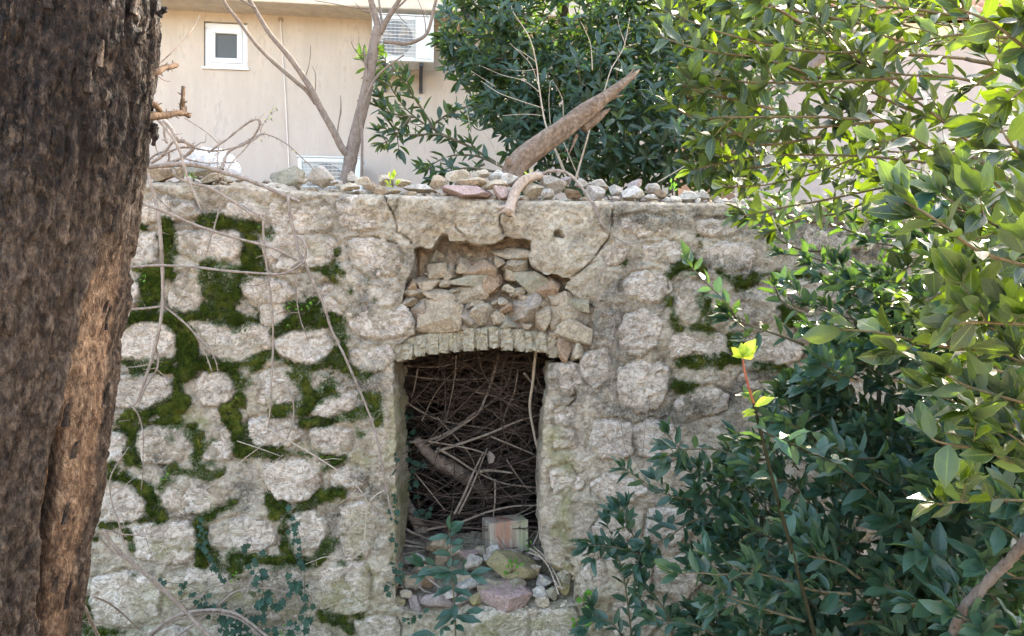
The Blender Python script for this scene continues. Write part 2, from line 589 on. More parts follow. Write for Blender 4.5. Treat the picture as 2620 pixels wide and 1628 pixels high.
def leaf_mat(name, d, l, trans, under, tmix=0.42, rough=0.36, rim=(0.25, 0.32, 0.05), spec=0.38, old=1.0):
    nt = NT(name)
    uv = nt.n('ShaderNodeUVMap', uv_map='UVMap').outputs[0]
    s = nt.n('ShaderNodeSeparateXYZ')
    nt.l(uv, s.inputs[0])
    off = nt.math('ABSOLUTE', nt.math('SUBTRACT', s.outputs[0], 0.5))
    pos = nt.world_pos()
    blot = nt.noise(pos, 60, 3, 0.6)
    col = nt.mix(nt.attr('tint'), d, l)
    col = nt.mix(nt.math('MULTIPLY', blot, 0.35), col, tuple(v * 1.5 for v in l))
    spot = nt.ramp(nt.noise(pos, 95, 2, 0.5), [(0.70, 0.0), (0.74, 1.0)])
    col = nt.mix(nt.math('MULTIPLY', spot, 0.7), col, (0.10, 0.075, 0.03))
    rib = nt.ramp(off, [(0.012, 1.0), (0.045, 0.0)])
    edge = nt.ramp(off, [(0.455, 0.0), (0.49, 1.0)])
    # side veins
    vv = nt.math('SUBTRACT', s.outputs[1], nt.math('MULTIPLY', off, 0.55))
    ven = nt.math('MULTIPLY', nt.ramp(nt.math('ABSOLUTE', nt.math('SUBTRACT', nt.math('FRACT', nt.math('MULTIPLY', vv, 8.0)), 0.5)), [(0.0, 1.0), (0.10, 0.0)]), 0.35)
    lines = nt.math('MAXIMUM', nt.math('MAXIMUM', rib, nt.math('MULTIPLY', edge, 0.8)), ven)
    col = nt.mix(nt.math('MULTIPLY', lines, 0.30), col, rim)
    geo = nt.n('ShaderNodeNewGeometry')
    top = nt.mix(geo.outputs['Backfacing'], col, nt.mix(lines, under, tuple(v * 1.3 for v in under)))
    nrm = nt.bump(nt.math('ADD', nt.math('MULTIPLY', lines, -0.6), nt.math('MULTIPLY', blot, 0.8)), 0.35, 0.004)
    rg = nt.math('ADD', nt.math('MULTIPLY', geo.outputs['Backfacing'], 0.25), rough)
    pr = nt.principled(top, rg, nrm, spec)
    tr = nt.n('ShaderNodeBsdfTranslucent')
    nt.val(tr.inputs['Color'], nt.mix(nt.math('MULTIPLY', lines, 0.5), nt.mix(nt.ramp(nt.attr('tint'), [(0.35, 0.0), (0.85, 1.0)]), tuple(v * old for v in trans), tuple(v * 1.25 for v in trans)), tuple(min(1, v * 1.7) for v in trans)))
    mx = nt.n('ShaderNodeMixShader')
    mx.inputs[0].default_value = tmix
    nt.l(pr, mx.inputs[1])
    nt.l(tr.outputs[0], mx.inputs[2])
    return nt.done(mx.outputs[0])


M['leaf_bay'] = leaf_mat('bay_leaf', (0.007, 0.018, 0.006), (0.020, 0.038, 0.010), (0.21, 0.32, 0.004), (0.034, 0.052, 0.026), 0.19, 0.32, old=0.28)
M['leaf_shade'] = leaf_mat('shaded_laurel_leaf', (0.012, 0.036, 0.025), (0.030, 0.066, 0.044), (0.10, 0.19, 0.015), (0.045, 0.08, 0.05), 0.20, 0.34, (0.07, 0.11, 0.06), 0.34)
M['leaf_dark'] = leaf_mat('dark_evergreen_leaf', (0.008, 0.022, 0.014), (0.022, 0.046, 0.026), (0.12, 0.22, 0.012), (0.05, 0.08, 0.045), 0.22, 0.33, (0.06, 0.10, 0.04))
M['leaf_young'] = leaf_mat('young_yellow_leaf', (0.20, 0.28, 0.03), (0.30, 0.36, 0.05), (0.50, 0.62, 0.04), (0.25, 0.33, 0.08), 0.5, 0.4, (0.4, 0.45, 0.12))
M['leaf_ivy'] = leaf_mat('ivy_leaf', (0.008, 0.026, 0.017), (0.018, 0.044, 0.026), (0.08, 0.16, 0.02), (0.05, 0.085, 0.045), 0.15, 0.6, (0.08, 0.13, 0.07), 0.2)
M['leaf_fresh'] = leaf_mat('fresh_green_leaf', (0.05, 0.15, 0.025), (0.10, 0.24, 0.04), (0.20, 0.45, 0.03), (0.12, 0.22, 0.07), 0.4, 0.45, (0.2, 0.32, 0.1))


def plain(name, c, rough=0.6, spec=0.4, nscale=20, amt=0.08, bump=0.0, metal=0.0):
    nt = NT(name)
    pos = nt.coords('Object')
    n = nt.noise(pos, nscale, 5, 0.6)
    col = nt.mix(nt.ramp(n, [(0.3, 0.0), (0.7, 1.0)]), tuple(v * (1 - amt) for v in c), tuple(min(1, v * (1 + amt)) for v in c))
    nrm = nt.bump(n, bump, 0.01) if bump else None
    return nt.done(nt.principled(col, rough, nrm, spec, Metallic=metal))


def render_wall_mat():
    nt = NT('cream_render')
    pos = nt.coords('Object')
    n1 = nt.noise(nt.coords('Object', (1, 1, 0.22)), 5, 6, 0.65)
    n2 = nt.noise(nt.coords('Object', (1, 1, 0.3)), 28, 5, 0.7)
    n3 = nt.noise(pos, 140, 3, 0.6)
    z = nt.n('ShaderNodeSeparateXYZ')
    nt.l(nt.n('ShaderNodeTexCoord').outputs['Object'], z.inputs[0])
    col = nt.ramp(n1, [(0.3, (0.385, 0.312, 0.23)), (0.55, (0.455, 0.375, 0.285)), (0.75, (0.50, 0.415, 0.32))])
    smear = nt.ramp(nt.math('ADD', nt.math('MULTIPLY', n1, 0.6), nt.math('MULTIPLY', n2, 0.5)), [(0.60, 0.0), (0.72, 1.0)])
    col = nt.mix(nt.math('MULTIPLY', smear, 0.6), col, (0.22, 0.18, 0.145))
    # the lower render turns pinkish grey
    low = nt.ramp(nt.math('ADD', z.outputs[2], nt.math('MULTIPLY', n1, 0.8)), [(1.5 / 4, 1.0), (2.8 / 4, 0.0)])
    sc = nt.math('DIVIDE', nt.math('ADD', z.outputs[2], nt.math('MULTIPLY', n1, 0.8)), 4.0)
    low = nt.ramp(sc, [(0.30, 1.0), (0.72, 0.0)])
    col = nt.mix(nt.math('MULTIPLY', low, 0.6), col, (0.42, 0.345, 0.305))
    return nt.done(nt.principled(col, 0.9, nt.bump(nt.math('ADD', n2, n3), 0.6, 0.012), 0.2))


M['render'] = render_wall_mat()
M['fascia'] = plain('concrete_fascia', (0.50, 0.43, 0.33), 0.85, 0.2, 9, 0.16, 0.3)
M['soffit'] = plain('eave_soffit', (0.55, 0.49, 0.40), 0.9, 0.2, 9, 0.14)
M['pvc'] = plain('white_pvc', (0.60, 0.595, 0.575), 0.35, 0.5, 12, 0.03)
M['ac_shell'] = plain('white_painted_steel', (0.55, 0.545, 0.50), 0.45, 0.5, 8, 0.05)
M['ac_wire'] = plain('grille_wire', (0.62, 0.60, 0.54), 0.5, 0.5)
M['ac_dark'] = plain('dark_fan_housing', (0.055, 0.06, 0.075), 0.6, 0.4)
M['fan'] = plain('grey_fan_blade', (0.20, 0.15, 0.11), 0.5, 0.4)
M['bracket'] = plain('black_bracket', (0.03, 0.03, 0.032), 0.5, 0.4)
M['cable'] = plain('painted_cable', (0.60, 0.52, 0.45), 0.6, 0.3)
M['stain'] = plain('brown_stain', (0.27, 0.215, 0.16), 0.9, 0.2, 60, 0.2)
M['tile'] = plain('terracotta_tile', (0.38, 0.19, 0.12), 0.85, 0.2, 6, 0.35, 0.3)
M['band'] = plain('ochre_cornice', (0.60, 0.47, 0.28), 0.85, 0.2, 6, 0.12, 0.2)
M['pink_render'] = plain('pinkish_render', (0.37, 0.30, 0.255), 0.9, 0.2, 5, 0.10, 0.2)
M['soil'] = plain('bare_soil', (0.16, 0.12, 0.085), 0.95, 0.1, 12, 0.4, 0.5)
M['litter'] = plain('leaf_litter_ground', (0.33, 0.265, 0.185), 0.95, 0.1, 7, 0.4, 0.6)
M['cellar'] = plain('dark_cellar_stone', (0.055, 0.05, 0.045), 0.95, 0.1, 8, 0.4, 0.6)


def glass_mat():
    nt = NT('frosted_window_glass')
    pos = nt.coords('Object')
    n = nt.noise(pos, 3, 4, 0.6)
    col = nt.mix(n, (0.055, 0.058, 0.052), (0.10, 0.102, 0.092))
    return nt.done(nt.principled(col, 0.4, None, 0.25))


def plastic_mat():
    nt = NT('clear_plastic_sheet')
    pos = nt.world_pos()
    n = nt.noise(pos, 26, 4, 0.6, 1.0)
    pr = nt.principled((0.72, 0.75, 0.78), 0.12, nt.bump(n, 0.8, 0.02), 0.6)
    tr = nt.n('ShaderNodeBsdfTransparent')
    mx = nt.n('ShaderNodeMixShader')
    nt.l(nt.ramp(n, [(0.38, 0.12), (0.65, 0.50)]), mx.inputs[0])
    nt.l(tr.outputs[0], mx.inputs[1])
    nt.l(pr, mx.inputs[2])
    return nt.done(mx.outputs[0])


def block_mat():
    nt = NT('weathered_timber_block')
    c = nt.coords('Object', (1, 1, 0.05))
    pos = nt.coords('Object')
    g = nt.noise(c, 55, 4, 0.6)
    col = nt.ramp(g, [(0.3, (0.16, 0.125, 0.09)), (0.5, (0.38, 0.32, 0.245)), (0.7, (0.52, 0.46, 0.36))])
    sx = nt.n('ShaderNodeSeparateXYZ')
    nt.l(nt.n('ShaderNodeTexCoord').outputs['Object'], sx.inputs[0])
    n2 = nt.noise(nt.coords('Object', (1, 1, 0.3)), 22, 5, 0.7)
    band = nt.math('ADD', sx.outputs[0], nt.math('MULTIPLY', nt.math('SUBTRACT', n2, 0.5), 0.30))
    red = nt.ramp(nt.math('ADD', band, 0.5), [(0.42, 0.0), (0.47, 1.0), (0.50, 0.8), (0.56, 0.0)])
    col = nt.mix(nt.math('MULTIPLY', red, nt.ramp(g, [(0.35, 0.25), (0.6, 0.95)])), col, (0.34, 0.12, 0.06))
    gr = nt.ramp(nt.math('ADD', band, 0.5), [(0.52, 0.0), (0.60, 1.0)])
    col = nt.mix(nt.math('MULTIPLY', gr, nt.ramp(n2, [(0.35, 0.0), (0.65, 0.8)])), col, (0.30, 0.34, 0.14))
    return nt.done(nt.principled(col, 0.85, nt.bump(g, 0.8, 0.006), 0.2))


def moss_mat():
    nt = NT('cushion_moss')
    pos = nt.world_pos()
    n1 = nt.noise(pos, 13, 4, 0.6)
    n2 = nt.noise(pos, 130, 3, 0.7)
    col = nt.ramp(n1, [(0.3, (0.014, 0.027, 0.004)), (0.48, (0.048, 0.072, 0.009)), (0.66, (0.15, 0.155, 0.026))])
    col = nt.mix(nt.ramp(n2, [(0.45, 0.0), (0.75, 0.6)]), col, (0.10, 0.125, 0.022))
    col = nt.mix(nt.ramp(nt.noise(pos, 7, 4, 0.7), [(0.58, 0.0), (0.72, 0.6)]), col, (0.14, 0.12, 0.035))
    return nt.done(nt.principled(col, 0.95, nt.bump(n2, 1.0, 0.01), 0.1))


M['glass'] = glass_mat()
M['plastic'] = plastic_mat()
M['block'] = block_mat()
M['moss'] = moss_mat()
# ------------------------------------------------------------------ ground
def sheet(name, x0, x1, y0, y1, z, nx, ny, mat, amp=0.03, seed=3, kind='structure', hole=None):
    xs, ys = np.linspace(x0, x1, nx), np.linspace(y0, y1, ny)
    X, Y = np.meshgrid(xs, ys, indexing='ij')
    V = np.stack([X.ravel(), Y.ravel(), np.full(X.size, z)], 1)
    V[:, 2] += amp * fb2(V[:, 0], V[:, 1], 0.7, 5, seed)
    i, j = np.meshgrid(np.arange(nx - 1), np.arange(ny - 1), indexing='ij')
    F = np.stack([i * ny + j, (i + 1) * ny + j, (i + 1) * ny + j + 1, i * ny + j + 1], -1).reshape(-1, 4)
    o = link(bpy.data.objects.new(name, mesh_np(name, V, [F], [], mat)))
    return tag(o, kind=kind)


sheet('ground', -160, 160, -160, 0.2, 0.0, 160, 120, M['litter'], 0.05)
sheet('terrace_ground', -160, 160, 0.42, 220, 2.16, 160, 130, M['soil'], 0.05)

# ------------------------------------------------------------------ the cream house behind
HA = math.atan(0.13)
HP0 = P(850, 814, 4.12)
HEX = np.array([math.cos(HA), math.sin(HA), 0])
HEN = np.array([-math.sin(HA), math.cos(HA), 0])
CAMP = np.array([0, -DW, CZ])


def H(px_, py_, off=0.0):
    """photograph pixel to (x, z) on the facade, off metres in front of it"""
    d = np.array([(px_ - 1310) / FP, 1.0, (814 - py_) / FP])
    p0 = HP0 - HEN * off
    t = ((p0 - CAMP) @ HEN) / (d @ HEN)
    q = CAMP + d * t
    return float((q - HP0) @ HEX), float(q[2] - 2.1)


house = thing('cream_house', 'cream rendered house with small white window behind the ruined wall', 'house', (HP0[0], HP0[1], 2.1), HA)
wx0, wz1 = H(521, 54)
wx1, wz0 = H(633, 176)
wx0 += 0.0
HX0, HX1, HT = -9.0, 3.6, 2.62
b = Buf()
cuts_x = [HX0, wx0, wx1, HX1]
cuts_z = [-0.2, wz0, wz1, HT]
for i in range(3):
    for k in range(3):
        if i == 1 and k == 1:
            continue
        V = [(cuts_x[i], 0, cuts_z[k]), (cuts_x[i + 1], 0, cuts_z[k]), (cuts_x[i + 1], 0, cuts_z[k + 1]), (cuts_x[i], 0, cuts_z[k + 1])]
        b.add(V, [(0, 1, 2, 3)])
# window reveal and the house's other sides
rv = 0.10
b.add([(wx0, 0, wz0), (wx0, rv, wz0), (wx0, rv, wz1), (wx0, 0, wz1)], [(0, 1, 2, 3)])
b.add([(wx1, 0, wz0), (wx1, rv, wz0), (wx1, rv, wz1), (wx1, 0, wz1)], [(3, 2, 1, 0)])
b.add([(wx0, 0, wz1), (wx0, rv, wz1), (wx1, rv, wz1), (wx1, 0, wz1)], [(0, 1, 2, 3)])
b.add([(wx0, 0, wz0), (wx0, rv, wz0), (wx1, rv, wz0), (wx1, 0, wz0)], [(3, 2, 1, 0)])
b.add([(HX0, 0, -0.2), (HX0, 7, -0.2), (HX0, 7, HT), (HX0, 0, HT)], [(3, 2, 1, 0)])
b.add([(HX1, 0, -0.2), (HX1, 7, -0.2), (HX1, 7, HT), (HX1, 0, HT)], [(0, 1, 2, 3)])
b.add([(HX0, 7, -0.2), (HX1, 7, -0.2), (HX1, 7, HT), (HX0, 7, HT)], [(3, 2, 1, 0)])
b.build('wall', M['render'], house, False, local=True)
# eave slab and fascia, red roof above
ez = H(820, 12, 0.34)[1]
b = Buf()
b.box((HX0 - 0.3, -0.34, ez), (HX1 + 0.3, 0.02, ez + 0.26))
b.build('fascia', M['fascia'], house, False, 0.012, True)
b = Buf()
b.box((HX0 - 0.33, -0.37, ez + 0.262), (HX1 + 0.33, -0.30, ez + 0.30))
b.build('gutter_lip', M['soffit'], house, False, 0.008, True)
b = Buf()
ry, rz = 3.5, ez + 0.3 + 3.84 * 0.72
b.add([(HX0 - 0.3, -0.34, ez + 0.27), (HX1 + 0.3, -0.34, ez + 0.27), (HX1 + 0.3, ry, rz), (HX0 - 0.3, ry, rz),
       (HX0 - 0.3, 7.3, ez + 0.27), (HX1 + 0.3, 7.3, ez + 0.27)], [(0, 1, 2, 3), (3, 2, 5, 4)])
b.T.append(np.array([(0, 3, 4), (1, 5, 2)]) + 0)
b.build('roof', M['tile'], house, False, local=True)
# window: outer frame > sash > pane
def ring(b, x0, x1, z0, z1, w, y0, y1):
    b.box((x0, y0, z1 - w), (x1, y1, z1))
    b.box((x0, y0, z0), (x1, y1, z0 + w))
    b.box((x0, y0, z0 + w), (x0 + w, y1, z1 - w))
    b.box((x1 - w, y0, z0 + w), (x1, y1, z1 - w))


b = Buf()
ring(b, wx0 + 0.004, wx1 - 0.004, wz0 + 0.004, wz1 - 0.004, 0.058, 0.035, 0.095)
wf = b.build('window', M['pvc'], house, False, 0.004, True)
b = Buf()
ring(b, wx0 + 0.056, wx1 - 0.056, wz0 + 0.056, wz1 - 0.056, 0.05, 0.02, 0.08)
b.build('sash', M['pvc'], wf, False, 0.006, True)
b = Buf()
b.box((wx0 + 0.10, 0.048, wz0 + 0.10), (wx1 - 0.10, 0.06, wz1 - 0.10))
b.build('pane', M['glass'], wf, False, 0, True)
b = Buf()
b.box((wx0 - 0.015, -0.02, wz0 - 0.02), (wx1 + 0.015, 0.034, wz0 + 0.004))
b.build('window_sill', M['pvc'], house, False, 0.004, True)
# painted cable running down the render from a brown stain
b = Buf()
cp = [H(718, 54), H(722, 130), H(729, 220), H(734, 320), H(739, 420), H(741, 520)]
b.tube([(x, -0.008, z) for x, z in cp], 0.006, 0.006, 6, 6, 0.02)
b.build('cable', M['cable'], house, True, local=True)
b = Buf()
cx, cz = H(718, 51)
a = np.linspace(0, 2 * math.pi, 15)[:-1]
rr = 0.026 * (1 + 0.3 * np.sin(a * 2 + 1) + 0.2 * RNG.uniform(-1, 1, 14))
b.tube([(cx, -0.001, cz), (cx, -0.007, cz)], 0.028, 0.022, 14, 1, 0)
b.build('cable_outlet', M['stain'], house, True, local=True)


def air_conditioner(label, x0, x1, z0, z1, grille_right, depth=0.27, off=0.12, bracket=True):
    c = P(850, 814, 4.12)
    loc = HP0 + HEX * x0 - HEN * (off + depth)
    t = thing('air_conditioner', label, 'air conditioner', (loc[0], loc[1], 2.1 + z0), HA, 'air conditioners on the cream house')
    w, h = x1 - x0, z1 - z0
    gx0, gx1 = 0.04, grille_right * w
    gz0, gz1 = 0.05, h - 0.04
    b = Buf()
    # shell with a recessed opening for the fan
    b.box((0, 0.03, 0), (w, depth, h))
    b.box((0, 0, 0), (gx0, 0.03, h))
    b.box((gx1, 0, 0), (w, 0.03, h))
    b.box((gx0, 0, 0), (gx1, 0.03, gz0))
    b.box((gx0, 0, gz1), (gx1, 0.03, h))
    b.build('body', M['ac_shell'], t, False, 0.008, True)
    b = Buf()
    b.box((gx0 + 0.003, 0.022, gz0 + 0.003), (gx1 - 0.003, 0.029, gz1 - 0.003))
    b.build('back_plate', plain('pale_inner_plate', (0.42, 0.41, 0.38), 0.6), t, False, 0, True)
    cx, cz, r = (gx0 + gx1) / 2, (gz0 + gz1) / 2, min(gx1 - gx0, gz1 - gz0) / 2 - 0.012
    b = Buf()
    k = 40
    a = np.arange(k) / k * 2 * math.pi
    V = np.vstack([np.stack([cx + r * np.cos(a), np.full(k, 0.0185), cz + r * np.sin(a)], 1), [(cx, 0.0195, cz)]])
    b.add(V, np.stack([np.arange(k), (np.arange(k) + 1) % k, np.full(k, k)], 1)[:, [0, 2, 1]])
    b.build('fan_housing', M['ac_dark'], t, False, 0, True)
    b = Buf()
    for q in range(3):
        a0 = q * 2.094 + 0.4
        V = []
        for s in np.linspace(0.18, 0.93, 6):
            for e in (-0.42, 0.0, 0.42):
                an = a0 + e * (0.5 + 0.6 * s) + s * 0.5
                V.append((cx + r * s * math.cos(an), 0.012 - 0.006 * e, cz + r * s * math.sin(an)))
        F = [(i * 3 + j, i * 3 + j + 1, i * 3 + j + 4, i * 3 + j + 3) for i in range(5) for j in range(2)]
        b.add(V, F)
    b.build('fan', M['fan'], t, True, 0, True)
    b = Buf()
    for x in np.arange(gx0 + 0.01, gx1, 0.0125):
        b.box((x, -0.004, gz0 - 0.006), (x + 0.0028, 0.0, gz1 + 0.006))
    for z in np.arange(gz0, gz1 + 0.01, 0.034):
        b.box((gx0 - 0.004, -0.0075, z), (gx1 + 0.004, -0.0042, z + 0.004))
    b.build('fan_grille', M['ac_wire'], t, False, 0, True)
    b = Buf()
    b.box((gx1 + 0.025, -0.006, 0.03), (w - 0.03, -0.0005, h - 0.05))
    b.build('side_panel', M['ac_shell'], t, False, 0.004, True)
    b = Buf()
    b.box((-0.012, -0.008, h), (w + 0.012, depth + 0.01, h + 0.012))
    b.build('top_cover', M['ac_shell'], t, False, 0.004, True)
    if bracket:
        for x in (0.09, w - 0.14):
            b = Buf()
            b.box((x, 0.02, -0.035), (x + 0.035, depth + off - 0.002, -0.004))
            b.box((x, depth + off - 0.03, -0.20), (x + 0.035, depth + off - 0.002, -0.036))
            b.build('bracket', M['bracket'], t, False, 0, True)
            b = Buf()
            b.tube([(x + 0.017, 0.06, -0.03), (x + 0.017, depth + off - 0.02, -0.17)], 0.012, 0.012, 4, 1, 0)
            b.build('bracket_strut', M['bracket'], t, False, 0, True)
    return t


ax0, az1 = H(952, 36, 0.39)
ax1, az0 = H(1110, 160, 0.39)
air_conditioner('white air conditioner high on the cream house, round fan behind the forked bare tree', ax0, ax1, az0, az1, 0.70)
ax0, az1 = H(762, 402, 0.39)
ax1, az0 = H(925, 530, 0.39)
air_conditioner('white air conditioner low on the cream house, half hidden behind rubble on the wall', ax0, ax1, az0, az1, 0.80)

# ------------------------------------------------------------------ the lower house at the right with the tiled roof
lo = P(1880, 814, 5.4)
nb = thing('tiled_house', 'pinkish house with ochre cornice and red tiled roof behind the laurel', 'house', (lo[0], lo[1], 2.1))
d2 = 5.4 - 0.12 + DW
nz = CZ + (814 - 98) * d2 / FP - 2.1
nz1 = CZ + (814 - 58) * d2 / FP - 2.1
b = Buf()
b.box((0, 0, -0.2), (11.5, 7, nz + 0.05))
b.build('wall', M['pink_render'], nb, False, 0, True)
b = Buf()
b.box((-0.1, -0.12, nz), (11.6, -0.002, nz1))
b.build('cornice', M['band'], nb, False, 0.02, True)
b = Buf()
ry, rz = 3.4, nz1 + 0.02 + 3.55 * 0.72
b.add([(-0.2, -0.15, nz1 + 0.02), (11.7, -0.15, nz1 + 0.02), (11.7, ry, rz), (-0.2, ry, rz), (-0.2, 7.2, nz1), (11.7, 7.2, nz1)], [(0, 1, 2, 3), (3, 2, 5, 4)])
b.T.append(np.array([(0, 3, 4), (1, 5, 2)]))
b.build('roof', M['tile'], nb, False, 0, True)
# curved roof tiles, the rows that show over the cornice
tb = Buf()
seg = 7
a = np.linspace(0, math.pi, seg)
V = []
for y, r, lift in ((0.0, 0.085, 0.02), (0.40, 0.070, 0.0)):
    V += [(r * math.cos(t), y * 0.81, r * math.sin(t) * 0.75 + y * 0.583 + lift) for t in a]
V += [(0.073 * math.cos(t), 0.0, 0.073 * math.sin(t) * 0.7 + 0.012) for t in a]
tb.add(V, [(i, i + 1, seg + i + 1, seg + i) for i in range(seg - 1)] + [(i + 1, i, 2 * seg + i, 2 * seg + i + 1) for i in range(seg - 1)])
tile_me = tb.mesh('roof_tile', M['tile'])
for row in range(5):
    for k in range(26):
        o = bpy.data.objects.new('roof_tile', tile_me)
        o.location = (0.0 + k * 0.19, -0.22 + row * 0.30, nz1 + 0.01 + row * 0.216 + random.uniform(-0.006, 0.006))
        o.rotation_euler = (0, 0, random.uniform(-0.04, 0.04))
        link(o, nb, True)

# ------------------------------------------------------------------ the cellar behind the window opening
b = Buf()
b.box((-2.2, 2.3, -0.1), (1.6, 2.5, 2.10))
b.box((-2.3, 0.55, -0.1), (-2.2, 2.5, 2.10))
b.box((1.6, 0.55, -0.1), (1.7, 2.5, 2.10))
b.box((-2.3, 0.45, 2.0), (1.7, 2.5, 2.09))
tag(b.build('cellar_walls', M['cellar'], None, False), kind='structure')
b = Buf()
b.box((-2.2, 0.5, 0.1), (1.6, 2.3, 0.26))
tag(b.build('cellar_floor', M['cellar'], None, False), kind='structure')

# ------------------------------------------------------------------ the ruined wall
TOPX = [(-400, 462), (398, 468), (600, 474), (790, 488), (850, 492), (950, 497), (1010, 500), (1100, 502), (1290, 512), (1480, 514), (1600, 516), (1900, 520), (2300, 527), (3000, 540)]
TX = np.array([P(x, y, 0)[0] for x, y in TOPX])
TZ = np.array([P(x, y, 0)[2] for x, y in TOPX])


def wall_top(x):
    return np.interp(x, TX, TZ)


arch = [(165, 1480), (300, 1442), (430, 1416), (600, 1400), (700, 1392), (850, 1375), (960, 1362), (1100, 1380), (1250, 1398), (1350, 1418), (1430, 1450)]   # R5
left_jamb = [(1012, 1556), (1008, 1480), (1012, 1400), (1010, 1330), (1013, 1250), (1009, 1180), (1012, 1100), (1006, 1010), (1003, 935)]
cavity = [(150, 1440), (155, 1400), (205, 1330), (325, 1255), (330, 1150), (290, 1080), (236, 1035), (240, 965), (262, 850), (300, 780), (328, 690), (330, 595), (345, 575), (420, 578),
          (455, 582), (490, 545), (515, 500), (540, 486), (590, 486), (612, 528), (680, 522), (740, 528), (800, 552), (850, 560), (915, 560), (955, 545), (1005, 525), (1025, 500), (1110, 503), (1240, 520),
          (1236, 590), (1232, 650), (1245, 715), (1300, 762), (1335, 790), (1420, 792), (1480, 812), (1555, 815), (1500, 902), (1560, 950), (1700, 1030), (1722, 1058),
          (1690, 1125), (1692, 1250), (1680, 1300), (1690, 1372), (1650, 1430), (1630, 1478), (1560, 1480), (1480, 1490), (1430, 1480)]
right_jamb = [(1405, 935), (1401, 1000), (1392, 1060), (1389, 1130), (1384, 1200), (1381, 1300), (1386, 1400), (1402, 1440), (1440, 1456), (1466, 1476), (1472, 1520), (1465, 1560)]
sill_line = [(1400, 1566), (1300, 1572), (1180, 1574), (1080, 1570)]


def rough_line(pts, amp, step=0.012, seed=0):
    p = np.asarray(pts, float)
    out = []
    for i in range(len(p)):
        a, c = p[i], p[(i + 1) % len(p)]
        n = max(1, int(np.hypot(*(c - a)) / step))
        for k in range(n):
            out.append(a + (c - a) * k / n)
    q = np.array(out)
    nx_ = vnoise(np.stack([q[:, 0] * 40, q[:, 1] * 40, np.full(len(q), seed)], 1), 5)
    nz_ = vnoise(np.stack([q[:, 0] * 40, q[:, 1] * 40, np.full(len(q), seed + 9)], 1), 6)
    n2 = vnoise(np.stack([q[:, 0] * 110, q[:, 1] * 110, np.full(len(q), seed)], 1), 8)
    q[:, 0] += amp * (nx_ + 0.4 * n2)
    q[:, 1] += amp * (nz_ - 0.4 * n2)
    return q


hole = rough_line(np.vstack([wall_xy('F', left_jamb), wall_xy('R5', cavity), wall_xy('F', right_jamb), wall_xy('F', sill_line)]), 0.007)

# moss, black lichen and algae, traced over the joints
MOSS = strokes('R4', [
    ([(500, 240), (540, 400), (540, 560)], 120), ([(300, 290), (360, 300)], 45), ([(330, 620), (420, 660), (560, 640)], 100), ([(380, 640), (400, 760), (420, 900)], 160),
    ([(240, 980), (420, 950), (620, 960)], 100), ([(800, 240), (960, 260), (1180, 290), (1280, 340)], 85), ([(1150, 300), (1130, 440), (1130, 580)], 140), ([(1150, 430), (1200, 640)], 120),
    ([(820, 570), (950, 560), (1050, 620)], 80), ([(880, 640), (940, 760), (930, 900)], 260), ([(960, 900), (1040, 1000), (1160, 1000)], 140), ([(850, 600), (1080, 640)], 120),
    ([(700, 940), (840, 960)], 90), ([(600, 980), (650, 1080), (680, 1240), (640, 1400)], 160), ([(200, 1290), (400, 1300), (580, 1290)], 60), ([(300, 1340), (560, 1350)], 85),
    ([(640, 1380), (600, 1500)], 120), ([(700, 1300), (900, 1330), (1120, 1310), (1290, 1250)], 95), ([(980, 1340), (1060, 1440), (1060, 1560)], 130),
    ([(1290, 1240), (1460, 1320), (1580, 1340), (1750, 1290)], 85), ([(1330, 1060), (1480, 1000), (1620, 1000)], 110), ([(1480, 900), (1640, 880)], 95),
    ([(1640, 960), (1780, 1010), (1830, 1150), (1790, 1300)], 120), ([(1750, 1300), (1850, 1350), (1980, 1400)], 75), ([(1500, 1420), (1560, 1500)], 140), ([(1700, 1450), (1760, 1560)], 160),
    ([(1530, 600), (1700, 620), (1800, 720)], 78), ([(1750, 590), (1840, 660)], 65), ([(1990, 640), (2070, 840)], 40), ([(1370, 850), (1400, 860)], 35)]) + strokes('R7', [
    ([(690, 20), (760, 60)], 130), ([(440, 150), (600, 120), (760, 70)], 90), ([(520, 190), (740, 190)], 65), ([(400, 200), (470, 260), (470, 420)], 95),
    ([(1040, 110), (1090, 200), (1130, 300), (1150, 370)], 95), ([(1100, 360), (1240, 400)], 80), ([(850, 260), (880, 340), (860, 440)], 95), ([(720, 480), (860, 500), (1000, 510)], 85),
    ([(850, 440), (950, 450)], 60), ([(340, 440), (335, 540)], 50), ([(440, 540), (570, 600), (600, 680), (650, 790)], 95), ([(640, 590), (680, 540)], 60),
    ([(300, 820), (420, 810), (540, 790)], 60), ([(430, 850), (460, 960)], 65), ([(910, 780), (980, 740), (1060, 710)], 85), ([(880, 820), (900, 930), (880, 1050)], 95), ([(930, 960), (990, 1040)], 65),
    ([(1310, 690), (1350, 760)], 100), ([(1390, 700), (1400, 850), (1400, 1000)], 75), ([(1180, 1020), (1300, 1030), (1440, 1040)], 75), ([(1090, 1000), (1110, 1080), (1040, 1110)], 75),
    ([(1480, 720), (1600, 660), (1740, 620)], 75), ([(1450, 380), (1580, 400), (1760, 420), (1640, 480)], 65), ([(1260, 380), (1460, 370)], 55), ([(1380, 110), (1520, 100), (1640, 20)], 115),
    ([(1500, 200), (1660, 190), (1840, 150), (1960, 110)], 75), ([(1950, 60), (1980, 180)], 70), ([(1800, 180), (1860, 260)], 70), ([(1690, 920), (1620, 1000), (1540, 1060)], 65),
    ([(1650, 1390), (1740, 1420), (1790, 1480)], 80), ([(1840, 1390)], 50), ([(200, 1290), (210, 1370)], 75), ([(160, 1470), (420, 1480)], 55), ([(1480, 1010), (1500, 1060)], 40)])
MOSS += [(np.array([[random.uniform(-2.25, -0.72), random.uniform(0.2, 1.95)]]), random.uniform(.006, .022)) for _ in range(70)]
